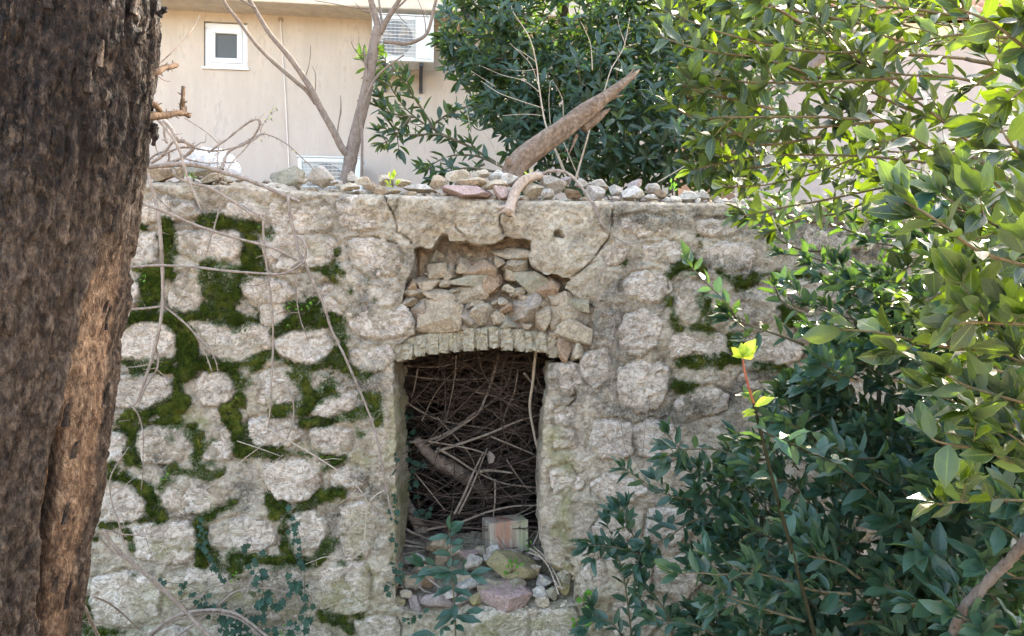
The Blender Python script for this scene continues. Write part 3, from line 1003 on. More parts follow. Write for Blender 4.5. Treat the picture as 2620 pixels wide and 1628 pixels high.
MOSS_RIGHT = strokes('R6', [
    ([(450, 440), (560, 390), (620, 400)], 75), ([(640, 560), (690, 680), (680, 740)], 80), ([(720, 430), (820, 490), (900, 510)], 55), ([(460, 590), (480, 680), (500, 740), (620, 730)], 65),
    ([(820, 780), (830, 860)], 75), ([(520, 940), (660, 920), (840, 920)], 75), ([(500, 1050), (570, 1060)], 75), ([(600, 240), (630, 260)], 32), ([(1000, 230), (1010, 300)], 30),
    ([(1080, 640), (1130, 700)], 60), ([(940, 930), (1090, 960)], 50), ([(900, 470), (1000, 440), (1150, 450), (1290, 460)], 34), ([(210, 380)], 22)])
STAIN = strokes('R6', [([(1050, 130), (1350, 240), (1650, 260)], 260), ([(1200, 560), (1500, 640)], 220), ([(100, 120), (900, 130)], 90), ([(60, 900), (100, 1200)], 110), ([(200, 910), (430, 920)], 60), ([(440, 1070), (500, 1180), (840, 1160)], 100), ([(850, 1050), (820, 1180)], 80), ([(450, 1000), (480, 1040)], 90), ([(400, 620), (470, 600)], 90),
                       ([(880, 470), (1290, 440)], 60), ([(1050, 200), (1180, 260)], 120), ([(560, 360), (900, 430)], 80), ([(200, 1240), (560, 1260)], 70), ([(860, 960), (1000, 980)], 60)]) + strokes('R7', [
    ([(1140, 560), (1180, 680)], 150), ([(1500, 300), (1640, 330)], 80), ([(1600, 560), (1700, 620)], 90), ([(1880, 560), (1950, 640)], 150), ([(640, 440), (680, 500)], 80), ([(700, 790), (820, 760)], 90),
    ([(420, 300), (470, 430)], 70), ([(1680, 760), (1720, 920)], 90)]) + strokes('R4', [
    ([(1950, 1150), (2080, 1150)], 140), ([(1950, 1420), (2050, 1480)], 150), ([(740, 180), (900, 240)], 140), ([(1990, 700), (2000, 860)], 130), ([(1820, 140), (1870, 260)], 60), ([(600, 250), (740, 300)], 90),
    ([(1500, 660), (1640, 740)], 90)]) + strokes('R5', [([(1900, 900), (1850, 1060)], 140), ([(1960, 700), (2050, 720)], 60), ([(30, 780), (100, 900)], 110), ([(1900, 1440), (2117, 1450)], 90), ([(60, 1340), (170, 1330)], 80)]) + strokes('R8', [
    ([(1290, 360), (1420, 380), (1580, 400)], 90), ([(1350, 480), (1370, 580)], 50)])
ALGAE = strokes('R8', [([(1010, 780), (1000, 950), (1010, 1070)], 80), ([(970, 940), (950, 980)], 70), ([(600, 1460), (760, 1440)], 170), ([(880, 1450), (1020, 1420)], 130), ([(930, 500), (1000, 620)], 110), ([(120, 300), (130, 560)], 60),
                       ([(130, 760), (120, 1100)], 50), ([(1020, 1120), (1010, 1260)], 80)]) + strokes('R7', [([(1720, 1250), (1800, 1340)], 260), ([(1860, 780), (1840, 900)], 190), ([(1900, 1100), (1880, 1300)], 120), ([(640, 960), (780, 960)], 140),
    ([(500, 1250), (760, 1240), (1300, 1250)], 160), ([(2060, 100), (2060, 400)], 60), ([(760, 120), (900, 190)], 90), ([(1660, 640), (1720, 680)], 60), ([(1480, 330), (1900, 430)], 70)])
CRACK = strokes('R5', [
    ([(90, 160), (140, 260), (185, 340), (195, 420), (215, 470), (260, 490), (310, 560)], 12), ([(220, 210), (200, 290), (180, 330)], 10), ([(1000, 330), (995, 400), (1015, 470), (1020, 510)], 16),
    ([(1850, 270), (1865, 380), (1860, 450), (1835, 520), (1770, 600), (1700, 700), (1630, 760), (1560, 810)], 13), ([(1700, 1030), (1690, 1150), (1695, 1250), (1685, 1360)], 13),
    ([(650, 400), (660, 440), (720, 500)], 7), ([(0, 500), (120, 530), (200, 560)], 7), ([(1690, 1130), (1710, 1060)], 14), ([(1400, 500), (1490, 500)], 9)]) + strokes('R8', [
    ([(1040, 630), (1080, 700), (1105, 720), (1085, 760), (1060, 760)], 7), ([(1050, 1290), (1048, 1160), (1010, 1110)], 8), ([(1050, 230), (1055, 290), (1010, 330)], 7), ([(805, 1390), (808, 1512)], 9), ([(1340, 420), (1345, 560)], 6)])
HOLES = [(wall_xy('R5', [(1445, 478)])[0], 0.024, 0.07), (wall_xy('R7', [(650, 455)])[0], 0.02, 0.05), (wall_xy('R5', [(1475, 500)])[0], 0.012, 0.04), (wall_xy('R8', [(1045, 275)])[0], 0.012, 0.03), (wall_xy('R8', [(1000, 425)])[0], 0.009, 0.03)]


def wear_at(x, z):
    jig = 0.02 * fb2(x, z, 34, 3, 21) + 0.028 * fb2(x, z, 12, 2, 23)
    moss = sstep(-0.012, 0.014, stroke_field(MOSS + MOSS_RIGHT, x, z) + jig)
    stain = sstep(-0.05, 0.05, stroke_field(STAIN, x, z) + jig * 2) * 0.85
    stain = np.maximum(stain, 0.7 * sstep(0.10, 0.45, fb2(x, z, 2.4, 4, 31)))
    algae = sstep(-0.03, 0.05, stroke_field(ALGAE, x, z) + jig) * 0.75
    foot = sstep(0.55, 0.0, z) * 0.5
    return np.stack([moss, stain, np.maximum(algae, foot * 0.6)], 1)


def low_relief(x, z):
    return 0.020 * fb2(x, z, 1.6, 3, 41) + 0.010 * fb2(x, z, 5.5, 3, 42)


# traced outlines of the stones that show through the plaster: (outline, how far it stands proud)
ST = []
def st(crop, h, *polys):
    for p in polys:
        ST.append((wall_xy(crop, p), h))


st('R4', 0.022,
   [(570, 365), (640, 340), (780, 335), (900, 345), (1020, 330), (1085, 355), (1090, 420), (1060, 480), (1000, 530), (900, 545), (760, 545), (680, 500), (610, 460), (575, 420)],
   [(285, 360), (360, 345), (440, 350), (440, 560), (380, 590), (290, 590), (230, 480)],
   [(600, 680), (680, 645), (760, 680), (790, 730), (760, 830), (750, 920), (640, 930), (560, 890), (535, 830), (570, 760)],
   [(1085, 690), (1180, 650), (1290, 690), (1400, 720), (1450, 790), (1400, 840), (1260, 870), (1170, 860), (1110, 810), (1075, 740)],
   [(760, 1010), (860, 1000), (960, 1020), (1030, 1060), (1130, 1010), (1280, 1060), (1280, 1180), (1190, 1240), (1050, 1300), (930, 1290), (850, 1220), (800, 1120)],
   [(1340, 1150), (1430, 1090), (1570, 1050), (1700, 1060), (1740, 1150), (1740, 1240), (1640, 1310), (1560, 1320), (1470, 1290), (1350, 1230)],
   [(200, 1060), (330, 1020), (500, 1010), (580, 1080), (570, 1190), (560, 1270), (420, 1300), (260, 1290), (190, 1270), (120, 1150)],
   [(1870, 940), (1980, 900), (2140, 930), (2280, 900), (2326, 1000), (2290, 1090), (2140, 1110), (1980, 1110), (1890, 1050)],
   [(740, 1440), (800, 1390), (900, 1370), (980, 1400), (1010, 1470), (990, 1560), (930, 1610), (820, 1610), (750, 1560)],
   [(1140, 1440), (1260, 1370), (1380, 1360), (1450, 1420), (1500, 1500), (1450, 1590), (1340, 1620), (1200, 1580), (1150, 1510)],
   [(100, 1440), (300, 1390), (450, 1400), (550, 1450), (570, 1530), (500, 1600), (330, 1640), (150, 1620)],
   [(230, 690), (320, 700), (320, 800), (270, 890), (180, 880), (150, 760)], [(1590, 1450), (1650, 1375), (1740, 1400), (1720, 1450), (1650, 1470)])
st('R4', 0.012,
   [(1220, 400), (1330, 360), (1480, 350), (1560, 380), (1640, 360), (1740, 390), (1760, 480), (1720, 570), (1620, 590), (1480, 600), (1330, 610), (1260, 550), (1240, 470)],
   [(1640, 750), (1760, 740), (1830, 800), (1850, 880), (1800, 930), (1720, 920), (1660, 830)], [(935, 180), (990, 120), (1100, 110), (1180, 140), (1260, 170), (1260, 210), (1200, 240), (1080, 250), (970, 215)],
   [(1880, 1230), (2010, 1220), (2150, 1190), (2170, 1260), (2130, 1350), (1980, 1370), (1900, 1310)], [(1800, 100), (1920, 80), (2060, 120), (2150, 200), (2100, 290), (1950, 310), (1810, 260)],
   [(300, 110), (420, 60), (560, 100), (700, 120), (760, 200), (640, 230), (470, 220), (310, 280)], [(1320, 100), (1480, 150), (1650, 120), (1760, 200), (1700, 320), (1500, 330), (1330, 330), (1290, 230)],
   [(1210, 880), (1400, 870), (1390, 960), (1350, 1030), (1220, 1000)], [(1880, 410), (2050, 390), (2200, 430), (2260, 520), (2200, 640), (2020, 660), (1900, 560)])
st('R7', 0.022,
   [(500, 240), (620, 220), (740, 215), (840, 260), (820, 350), (790, 410), (680, 440), (540, 430), (500, 380)], [(910, 250), (990, 210), (1060, 260), (1085, 340), (1050, 410), (960, 420), (900, 400), (930, 330)],
   [(1180, 190), (1290, 170), (1440, 190), (1490, 260), (1420, 320), (1320, 330), (1230, 350), (1190, 290)], [(1560, 240), (1680, 215), (1790, 250), (1800, 330), (1740, 400), (1650, 390), (1570, 350)],
   [(1550, 140), (1620, 60), (1740, 10), (1850, 10), (1880, 70), (1800, 110), (1680, 150)], [(320, 270), (420, 250), (430, 330), (390, 410), (310, 430), (260, 340)],
   [(1270, 460), (1400, 420), (1520, 440), (1590, 510), (1600, 590), (1540, 660), (1450, 680), (1340, 640), (1290, 560)], [(650, 620), (720, 540), (810, 520), (880, 570), (970, 620), (1010, 690), (930, 750), (790, 740), (680, 710)],
   [(260, 590), (400, 555), (490, 600), (530, 670), (520, 770), (420, 800), (260, 800)], [(950, 840), (1060, 800), (1210, 790), (1320, 820), (1340, 910), (1280, 970), (1110, 985), (970, 970), (940, 900)],
   [(470, 840), (600, 815), (760, 810), (860, 830), (850, 960), (810, 1040), (640, 1050), (490, 1010)], [(1250, 1090), (1420, 1070), (1560, 1110), (1550, 1240), (1480, 1380), (1330, 1410), (1180, 1370), (1150, 1230)],
   [(670, 1140), (880, 1090), (1080, 1110), (1100, 1230), (1000, 1310), (800, 1330), (690, 1250)], [(230, 1160), (430, 1120), (600, 1160), (630, 1270), (610, 1380), (480, 1430), (260, 1440), (210, 1300)],
   [(1600, 1110), (1750, 1050), (1880, 1070), (1910, 1180), (1900, 1340), (1760, 1380), (1640, 1370), (1590, 1250)], [(1830, 1440), (1960, 1390), (2070, 1420), (2080, 1530), (1850, 1560)],
   [(900, 1450), (1100, 1430), (1250, 1470), (1240, 1600), (950, 1600)], [(1330, 1470), (1500, 1430), (1640, 1480), (1660, 1600), (1350, 1600)], [(440, 1490), (600, 1460), (800, 1480), (800, 1620), (460, 1620)])
st('R7', 0.012,
   [(1900, 250), (1980, 220), (2020, 280), (2000, 370), (1920, 390)], [(1460, 760), (1560, 740), (1640, 800), (1640, 900), (1580, 1000), (1460, 990), (1430, 890)], [(1740, 720), (1880, 690), (1960, 760), (1940, 880), (1900, 1010), (1790, 1030), (1740, 900)],
   [(1010, 1000), (1060, 970), (1070, 1060), (1020, 1080)], [(1690, 520), (1800, 470), (1900, 500), (1880, 590), (1790, 600), (1700, 590)])
st('R6', 0.024,
   [(200, 500), (270, 450), (370, 430), (450, 470), (460, 540), (400, 590), (320, 580), (230, 560)], [(500, 510), (560, 480), (640, 510), (640, 620), (600, 700), (540, 700), (500, 620)],
   [(190, 760), (230, 680), (320, 640), (390, 680), (420, 740), (380, 830), (300, 890), (210, 850)], [(480, 790), (570, 755), (690, 770), (780, 800), (760, 850), (640, 870), (560, 880), (480, 890), (460, 840)],
   [(190, 970), (280, 930), (400, 950), (450, 970), (440, 1080), (390, 1180), (280, 1200), (190, 1130)], [(500, 1150), (580, 1090), (700, 1075), (780, 1120), (770, 1180), (680, 1210), (580, 1240), (500, 1210)],
   [(640, 310), (760, 270), (860, 275), (920, 320), (900, 390), (800, 420), (700, 400)], [(1140, 480), (1260, 460), (1400, 490), (1490, 540), (1470, 590), (1360, 590), (1240, 620), (1150, 590)],
   [(810, 590), (900, 520), (980, 530), (1040, 600), (1000, 700), (900, 710), (840, 670)], [(880, 780), (1000, 790), (1120, 800), (1190, 850), (1180, 910), (1060, 930), (900, 900)],
   [(1000, 1060), (1120, 1020), (1290, 1030), (1300, 1120), (1180, 1160), (1020, 1140)], [(1150, 710), (1300, 690), (1420, 730), (1380, 830), (1240, 820)])
st('R6', 0.012,
   [(330, 290), (450, 270), (540, 300), (550, 350), (450, 370), (340, 350)], [(110, 300), (180, 280), (220, 310), (210, 360), (130, 380)], [(200, 140), (330, 120), (460, 150), (440, 210), (300, 220), (190, 200)],
   [(620, 150), (800, 150), (860, 190), (760, 230), (640, 210)], [(860, 1010), (930, 1000), (950, 1060), (900, 1080)], [(1180, 170), (1350, 200), (1500, 180), (1560, 270), (1400, 320), (1230, 300)],
   [(1600, 220), (1760, 180), (1900, 240), (1880, 330), (1700, 340)], [(1560, 500), (1700, 480), (1800, 540), (1740, 640), (1590, 620)])
st('R8', 0.022,
   [(1150, 410), (1250, 400), (1330, 420), (1340, 560), (1290, 600), (1200, 580), (1140, 520)], [(1370, 440), (1450, 400), (1560, 420), (1580, 500), (1560, 580), (1400, 570)],
   [(1150, 720), (1230, 680), (1330, 700), (1410, 760), (1350, 800), (1240, 800), (1160, 770)], [(1150, 960), (1220, 890), (1320, 900), (1340, 980), (1280, 1060), (1170, 1040)],
   [(530, 1400), (640, 1385), (800, 1390), (800, 1540), (500, 1540)], [(835, 1405), (930, 1375), (1000, 1365), (1060, 1405), (1050, 1540), (835, 1540)],
   [(1230, 1120), (1360, 1090), (1440, 1150), (1420, 1260), (1280, 1280)], [(1100, 1150), (1190, 1130), (1220, 1230), (1180, 1340), (1090, 1320)], [(1440, 860), (1600, 840), (1650, 960), (1560, 1040), (1430, 990)],
   [(1480, 1120), (1640, 1100), (1700, 1220), (1600, 1330), (1480, 1270)], [(1260, 1340), (1420, 1320), (1500, 1420), (1420, 1520), (1270, 1500)], [(1560, 1390), (1760, 1370), (1800, 1500), (1600, 1540)])
st('R8', 0.002,
   [(960, 350), (1010, 330), (1040, 370), (1020, 420), (965, 410)], [(955, 470), (1040, 455), (1055, 520), (960, 535)], [(1060, 690), (1100, 700), (1090, 740), (1060, 745)], [(955, 130), (1040, 110), (1080, 200), (1000, 250), (960, 200)],
   [(935, 660), (1000, 640), (1030, 720), (960, 760)], [(1100, 60), (1220, 40), (1240, 160), (1150, 220), (1090, 150)])
# courses that the laurel almost covers
for r_ in range(5):
    for c_ in range(5):
        cx_, cz_ = 1.62 + c_ * 0.33 + (r_ % 2) * 0.14 + random.uniform(-0.04, 0.04), 0.14 + r_ * 0.27 + random.uniform(-0.03, 0.03)
        a_ = np.linspace(0, 2 * math.pi, 10)[:-1]
        ST.append((np.stack([cx_ + random.uniform(0.10, 0.15) * np.cos(a_) * (1 + 0.2 * RNG.uniform(-1, 1, 9)), cz_ + random.uniform(0.07, 0.10) * np.sin(a_) * (1 + 0.2 * RNG.uniform(-1, 1, 9))], 1), 0.02))

def facets(x, z, cell, seed):
    """chisel-like facets: every cell of a jittered lattice is its own little tilted plane"""
    gx, gz = x / cell, z / (cell * 0.8)
    ix, iz = np.floor(gx).astype(int), np.floor(gz).astype(int)
    best = np.full(x.shape, 1e9)
    val = np.zeros(x.shape)
    zz = np.zeros_like(ix)
    for a in (-1, 0, 1):
        for c in (-1, 0, 1):
            jx, jz = ix + a, iz + c
            sx = jx + 0.5 + 0.48 * _hash(jx, jz, zz, seed)
            sz = jz + 0.5 + 0.48 * _hash(jx, jz, zz, seed + 1)
            d = (gx - sx) ** 2 + (gz - sz) ** 2
            h = 0.4 * _hash(jx, jz, zz, seed + 2) + 0.9 * _hash(jx, jz, zz, seed + 3) * (gx - sx) + 0.9 * _hash(jx, jz, zz, seed + 4) * (gz - sz)
            mm = d < best
            best = np.where(mm, d, best)
            val = np.where(mm, h, val)
    return val


# the mortar and plaster face
NXW, NZW = 860, 360
xs = np.linspace(-2.75, 3.1, NXW)
tz = np.linspace(0, 1, NZW)
Xg, Tg = np.meshgrid(xs, tz, indexing='ij')
wt = wall_top(xs) + 0.006 * fb2(xs, np.zeros_like(xs), 14, 4, 3)
Zg = Tg * wt[:, None]
x, z = Xg.ravel(), Zg.ravel()
sdh = np.full(x.shape, -1.0)
m = (x > -0.75) & (x < 0.55) & (z < 2.3)
sdh[m] = poly_sd(hole, x[m], z[m])
keepv = sdh < 0.0
# rough relief, cracks, stone seats
y = low_relief(x, z)
sds = np.full(x.shape, -1.0)
for pl_, _h in ST:
    a_, c_ = pl_.min(0) - 0.05, pl_.max(0) + 0.05
    mm = (x > a_[0]) & (x < c_[0]) & (z > a_[1]) & (z < c_[1])
    if mm.any():
        sds[mm] = np.maximum(sds[mm], poly_sd(pl_, x[mm], z[mm]) + 0.013)
edge_round = 0.02 * sstep(-0.05, 0.0, sdh)
rough = 0.017 * fb2(x, z, 9, 5, 51, True) + 0.010 * fb2(x, z, 30, 4, 52) + 0.005 * fb2(x, z, 75, 2, 53) + 0.005 * facets(x, z, 0.05, 3)
plate = fb2(x, z, 3.2, 3, 55)
y = y - rough - 0.012 * sstep(-0.05, 0.12, plate) - 0.008 * sstep(0.12, 0.18, plate)
cj = 0.006 * fb2(x, z, 45, 3, 61)
cr = stroke_field(CRACK, x + cj * 1.6, z + 1.2 * cj) - 0.0022 + 0.0035 * fb2(x, z, 25, 2, 63)
y = y + 0.045 * sstep(-0.004, 0.003, cr)
for c_, r_, dpt in HOLES:
    dd = np.hypot(x - c_[0], (z - c_[1]) * 1.1) + cj * 1.5
    y = y + dpt * sstep(r_, r_ * 0.55, dd)
gv = sstep(-0.45, 0.25, fb2(x, z, 7, 3, 64))
y = y + gv * 0.018 * np.exp(-((sds + 0.004 + cj) / 0.010) ** 2)
# coping: a slightly proud worn plaster edge
top_d = wt.repeat(NZW) - z
y = y - 0.014 * sstep(0.14, 0.05, top_d + 0.03 * fb2(x, z, 5, 2, 66)) + 0.03 * sstep(0.02, 0.0, top_d)
V = np.stack([x, y + edge_round, z], 1)
# move the ring of vertices round the opening onto its outline
near = np.where((sdh > -0.0085) & (sdh < 0.0085))[0]
hp = hole
for i0 in range(0, len(near), 2000):
    ii = near[i0:i0 + 2000]
    dx = x[ii][:, None] - hp[None, :, 0]
    dz = z[ii][:, None] - hp[None, :, 1]
    k = np.argmin(dx * dx + dz * dz, 1)
    sel = sdh[ii] >= -0.0045
    keepv[ii[sel & (sdh[ii] < 0.0040)]] = True
    V[ii[sel], 0] = hp[k[sel], 0]
    V[ii[sel], 2] = hp[k[sel], 1]
i, j = np.meshgrid(np.arange(NXW - 1), np.arange(NZW - 1), indexing='ij')
F = np.stack([i * NZW + j, (i + 1) * NZW + j, (i + 1) * NZW + j + 1, i * NZW + j + 1], -1).reshape(-1, 4)
F = F[keepv[F].all(1)]
used = np.zeros(len(V), bool)
used[F.ravel()] = True
remap = np.cumsum(used) - 1
Vw = V[used]
Fw = remap[F]
wear = wear_at(Vw[:, 0], Vw[:, 2])
me = mesh_np('ruined_wall', Vw, [Fw], [], M['mortar'])
set_wear(me, wear)
ruin = link(bpy.data.objects.new('ruined_wall', me))
tag(ruin, 'mossy ruined stone wall with an arched window opening and fallen plaster', 'wall')

# thickness: the jambs of the opening, running back from its outline
nh = len(hole)
steps = np.array([-0.012, 0.0, 0.02, 0.05, 0.09, 0.14, 0.20, 0.27, 0.34, 0.42])
cen = hole.mean(0)
nxt = np.roll(hole, -1, 0) - np.roll(hole, 1, 0)
nrm = np.stack([nxt[:, 1], -nxt[:, 0]], 1)
nrm /= np.linalg.norm(nrm, axis=1)[:, None] + 1e-9
if (poly_sd(hole, hole[:, 0] + nrm[:, 0] * 0.01, hole[:, 1] + nrm[:, 1] * 0.01) > 0).mean() < 0.5:
    nrm = -nrm                                     # points into the opening
rows = []
for s in steps:
    n_ = fbm(np.stack([hole[:, 0] * 12, hole[:, 1] * 12, np.full(nh, s * 12)], 1), 4, 77)
    off = (0.030 * n_ * min(1, max(0, s) / 0.06)) - 0.012 * (s < 0)
    yb = low_relief(hole[:, 0], hole[:, 1]) + 0.012
    rows.append(np.stack([hole[:, 0] + nrm[:, 0] * off, np.maximum(s, 0) + yb * (1 if s < 0.1 else 0.3) + (0.006 if s < 0 else 0), hole[:, 1] + nrm[:, 1] * off], 1))
Vj = np.vstack(rows)
k = np.arange(nh)
Fj = np.vstack([np.stack([r * nh + k, r * nh + (k + 1) % nh, (r + 1) * nh + (k + 1) % nh, (r + 1) * nh + k], 1) for r in range(len(steps) - 1)])
me = mesh_np('jamb', Vj, [Fj], [], M['mortar'])
wj = wear_at(Vj[:, 0], Vj[:, 2])
wj[:, 0] *= 0.2
set_wear(me, wj)
link(bpy.data.objects.new('jamb', me), ruin)

# top of the wall, earth and grit between the stones
nx2, ny2 = 500, 30
xs2, ys2 = np.linspace(-2.75, 3.1, nx2), np.linspace(0.0, 0.62, ny2)
Xt, Yt = np.meshgrid(xs2, ys2, indexing='ij')
Vt = np.stack([Xt.ravel(), Yt.ravel(), wall_top(Xt.ravel()) - 0.03], 1)
Vt[:, 2] += 0.026 * fb2(Vt[:, 0], Vt[:, 1], 12, 5, 71) + 0.014 * facets(Vt[:, 0], Vt[:, 1], 0.05, 8) + 0.065 * sstep(0.02, 0.16, Vt[:, 1])
Vt[:, 1] += 0.006
i, j = np.meshgrid(np.arange(nx2 - 1), np.arange(ny2 - 1), indexing='ij')
Ft = np.stack([i * ny2 + j, (i + 1) * ny2 + j, (i + 1) * ny2 + j + 1, i * ny2 + j + 1], -1).reshape(-1, 4)
me = mesh_np('wall_top', Vt, [Ft], [], M['mortar'])
set_wear(me, np.tile([0.0, 0.1, 0.1], (len(Vt), 1)))
link(bpy.data.objects.new('wall_top', me), ruin)
# rear face of the wall (closes the masonry behind)
b = Buf()
b.box((-2.75, 0.43, 0.0), (-0.62, 0.60, 2.15))
b.box((0.36, 0.43, 0.0), (3.1, 0.60, 2.15))
b.box((-0.62, 0.43, 1.52), (0.36, 0.60, 2.15))
b.box((-0.62, 0.43, 0.0), (0.36, 0.60, 0.28))
b.build('rear_masonry', M['cellar'], ruin, False)


def face_stone(poly, proud, idx):
    pl = np.asarray(poly)
    lo_, hi_ = pl.min(0) - 0.035, pl.max(0) + 0.035
    n1, n2 = max(8, int((hi_[0] - lo_[0]) / 0.0075)), max(8, int((hi_[1] - lo_[1]) / 0.0075))
    Xs, Zs = np.meshgrid(np.linspace(lo_[0], hi_[0], n1), np.linspace(lo_[1], hi_[1], n2), indexing='ij')
    x, z = Xs.ravel(), Zs.ravel()
    d = poly_sd(pl, x, z) + 0.014 + 0.018 * fb2(x, z, 20, 3, idx % 13) + 0.008 * fb2(x, z, 70, 2, 7)
    keep = d > -0.010
    e = sstep(-0.006, 0.016, d)
    e2 = sstep(0.0, 0.05, d)
    rel = 0.009 * facets(x, z, 0.06, idx) + 0.0055 * facets(x, z, 0.026, idx + 5) + 0.010 * fb2(x, z, 9, 4, idx % 17, True) + 0.004 * fb2(x, z, 60, 2, 9)
    tilt = (RNG.uniform(-1, 1) * (x - pl[:, 0].mean()) + RNG.uniform(-1, 1) * (z - pl[:, 1].mean())) * 0.06
    y = low_relief(x, z) + 0.004 - proud * (0.42 * e + 0.12 * e2) - e * (rel + tilt) - 0.012 * e + 0.02 * (1 - sstep(-0.012, 0.004, d))
    V = np.stack([x, y, z], 1)
    i, j = np.meshgrid(np.arange(n1 - 1), np.arange(n2 - 1), indexing='ij')
    F = np.stack([i * n2 + j, (i + 1) * n2 + j, (i + 1) * n2 + j + 1, i * n2 + j + 1], -1).reshape(-1, 4)
    F = F[keep[F].all(1)]
    u = np.zeros(len(V), bool)
    u[F.ravel()] = True
    me = mesh_np('stone', V[u], [(np.cumsum(u) - 1)[F]], [], M['stone'])
    w = wear_at(V[u, 0], V[u, 2])
    w[:, 0] *= 1 - sstep(0.0, 0.022, d[u] - 0.018 + 0.030 * fb2(V[u, 0], V[u, 2], 30, 3, 91)) * 0.97
    w[:, 1] *= 0.45
    w[:, 2] *= 0.75
    set_wear(me, w)
    link(bpy.data.objects.new('stone', me), ruin)


for n_, (pl, h_) in enumerate(ST):
    face_stone(pl, h_, n_)

# moss: cushions over the joints, then short fronds on top of them
def moss_patch(field, seed, lo_, hi_, blades):
    n1, n2 = int((hi_[0] - lo_[0]) / 0.0062), int((hi_[1] - lo_[1]) / 0.0062)
    Xs, Zs = np.meshgrid(np.linspace(lo_[0], hi_[0], n1), np.linspace(lo_[1], hi_[1], n2), indexing='ij')
    x, z = Xs.ravel(), Zs.ravel()
    f = stroke_field(field, x, z) + 0.030 * fb2(x, z, 34, 3, 21) + 0.034 * fb2(x, z, 12, 2, 23) + 0.002
    sd = np.full(x.shape, -1.0)
    for pl, _h in ST:
        a, c = pl.min(0) - 0.06, pl.max(0) + 0.06
        mm = (x > a[0]) & (x < c[0]) & (z > a[1]) & (z < c[1]) & (f > -0.04)
        if mm.any():
            sd[mm] = np.maximum(sd[mm], poly_sd(chaikin(pl, 1), x[mm], z[mm]))
    f = np.minimum(f, -sd - 0.004 + 0.022 * fb2(x, z, 40, 2, 25))
    hole_d = poly_sd(hole, x, z) if hi_[0] > -0.7 and lo_[0] < 0.5 else np.full(x.shape, -1.0)
    f = np.minimum(f, -hole_d)
    gap = fb2(x, z, 26, 3, 27)
    f = f + 0.020 * fb2(x, z, 75, 2, 26) - 0.006
    keep = (f > -0.004) & (gap + 0.6 * fb2(x, z, 8, 3, 28) < 0.20)
    e = sstep(-0.004, 0.03, f)
    y = low_relief(x, z) - 0.016 - e * (0.010 + 0.012 * (0.5 + 0.5 * fb2(x, z, 22, 4, 29)) + 0.005 * fb2(x, z, 80, 2, 30)) + 0.02 * (1 - sstep(-0.004, 0.008, f))
    V = np.stack([x, y, z], 1)
    i, j = np.meshgrid(np.arange(n1 - 1), np.arange(n2 - 1), indexing='ij')
    F = np.stack([i * n2 + j, (i + 1) * n2 + j, (i + 1) * n2 + j + 1, i * n2 + j + 1], -1).reshape(-1, 4)
    F = F[keep[F].all(1)]
    u = np.zeros(len(V), bool)
    u[F.ravel()] = True
    Vm = V[u]
    Fm = (np.cumsum(u) - 1)[F]
    cand = np.where((f > -0.016) & (RNG.random(len(f)) < np.where(keep, 1.0, 0.35)) & (f > -0.016) & (sd < 0.04))[0]
    k = RNG.choice(cand, blades)
    base = V[k] + RNG.uniform(-0.004, 0.004, (blades, 3))
    dirv = np.stack([RNG.normal(0, 0.5, blades), -np.abs(RNG.normal(0.8, 0.3, blades)), RNG.normal(0.25, 0.6, blades)], 1)
    dirv /= np.linalg.norm(dirv, axis=1)[:, None]
    side = np.cross(dirv, RNG.normal(0, 1, (blades, 3)))
    side /= np.linalg.norm(side, axis=1)[:, None]
    L = RNG.uniform(0.006, 0.014, blades)[:, None]
    tri = np.stack([base - side * 0.0022, base + side * 0.0022, base + dirv * L], 1).reshape(-1, 3)
    T = np.arange(blades * 3).reshape(-1, 3) + len(Vm)
    me = mesh_np('moss', np.vstack([Vm, tri]), [Fm], [T], M['moss'])
    tag(link(bpy.data.objects.new('moss', me), ruin), kind='stuff')


moss_patch(MOSS, 1, (-2.4, 0.0), (-0.55, 2.15), 95000)
moss_patch(MOSS_RIGHT, 2, (0.3, 0.9), (1.75, 2.1), 22000)
# ------------------------------------------------------------------ rocks
def ico(sub):
    import bmesh
    bm = bmesh.new()
    bmesh.ops.create_icosphere(bm, subdivisions=sub, radius=1.0)
    bm.verts.index_update()
    V = np.array([v.co[:] for v in bm.verts])
    F = np.array([[v.index for v in f.verts] for f in bm.faces])
    bm.free()
    return V, F


ICO3, ICO4 = ico(4), ico(5)


def rock_mesh(seed, mat, planes=11, rough=0.03, fine=True, flat=1.0):
    """angular broken stone inside the unit box: a sphere cut by random planes, with a worn surface"""
    rg = np.random.default_rng(seed)
    D, F = ICO4 if fine else ICO3
    N = rg.normal(0, 1, (planes, 3))
    N /= np.linalg.norm(N, axis=1)[:, None]
    off = rg.uniform(0.50, 0.95, planes)
    dots = D @ N.T
    rad = np.where(dots > 0.08, off[None] / np.maximum(dots, 0.08), 9).min(1)
    rad = np.minimum(rad, 1.25)
    V = D * rad[:, None]
    V = V * (1 + rough * fbm(V * 3.1 + seed, 4, seed % 50)[:, None] + rough * 0.4 * fbm(V * 9.0 + seed, 2, seed % 31)[:, None])
    V = V - (V.max(0) + V.min(0)) / 2
    V = V / (V.max(0) - V.min(0)).max() 
    V[:, :] /= (V.max(0) - V.min(0))[None, :]
    return mesh_np('rock', V, [], [F], mat)


ROCKS = {}
def rock(name, matname, seed, center, size, rot=(0, 0, 0), parent=None, fine=True):
    key = (matname, seed % 6, fine)
    if key not in ROCKS:
        ROCKS[key] = rock_mesh(hash_seed(key), M[matname], fine=fine)
    o = bpy.data.objects.new(name, ROCKS[key])
    o.location = tuple(float(v) for v in center)
    o.scale = tuple(float(v) for v in size)
    o.rotation_euler = rot
    return link(o, parent)


def hash_seed(k):
    return sum((i + 1) * ord(c) for i, c in enumerate(repr(k))) % 9973


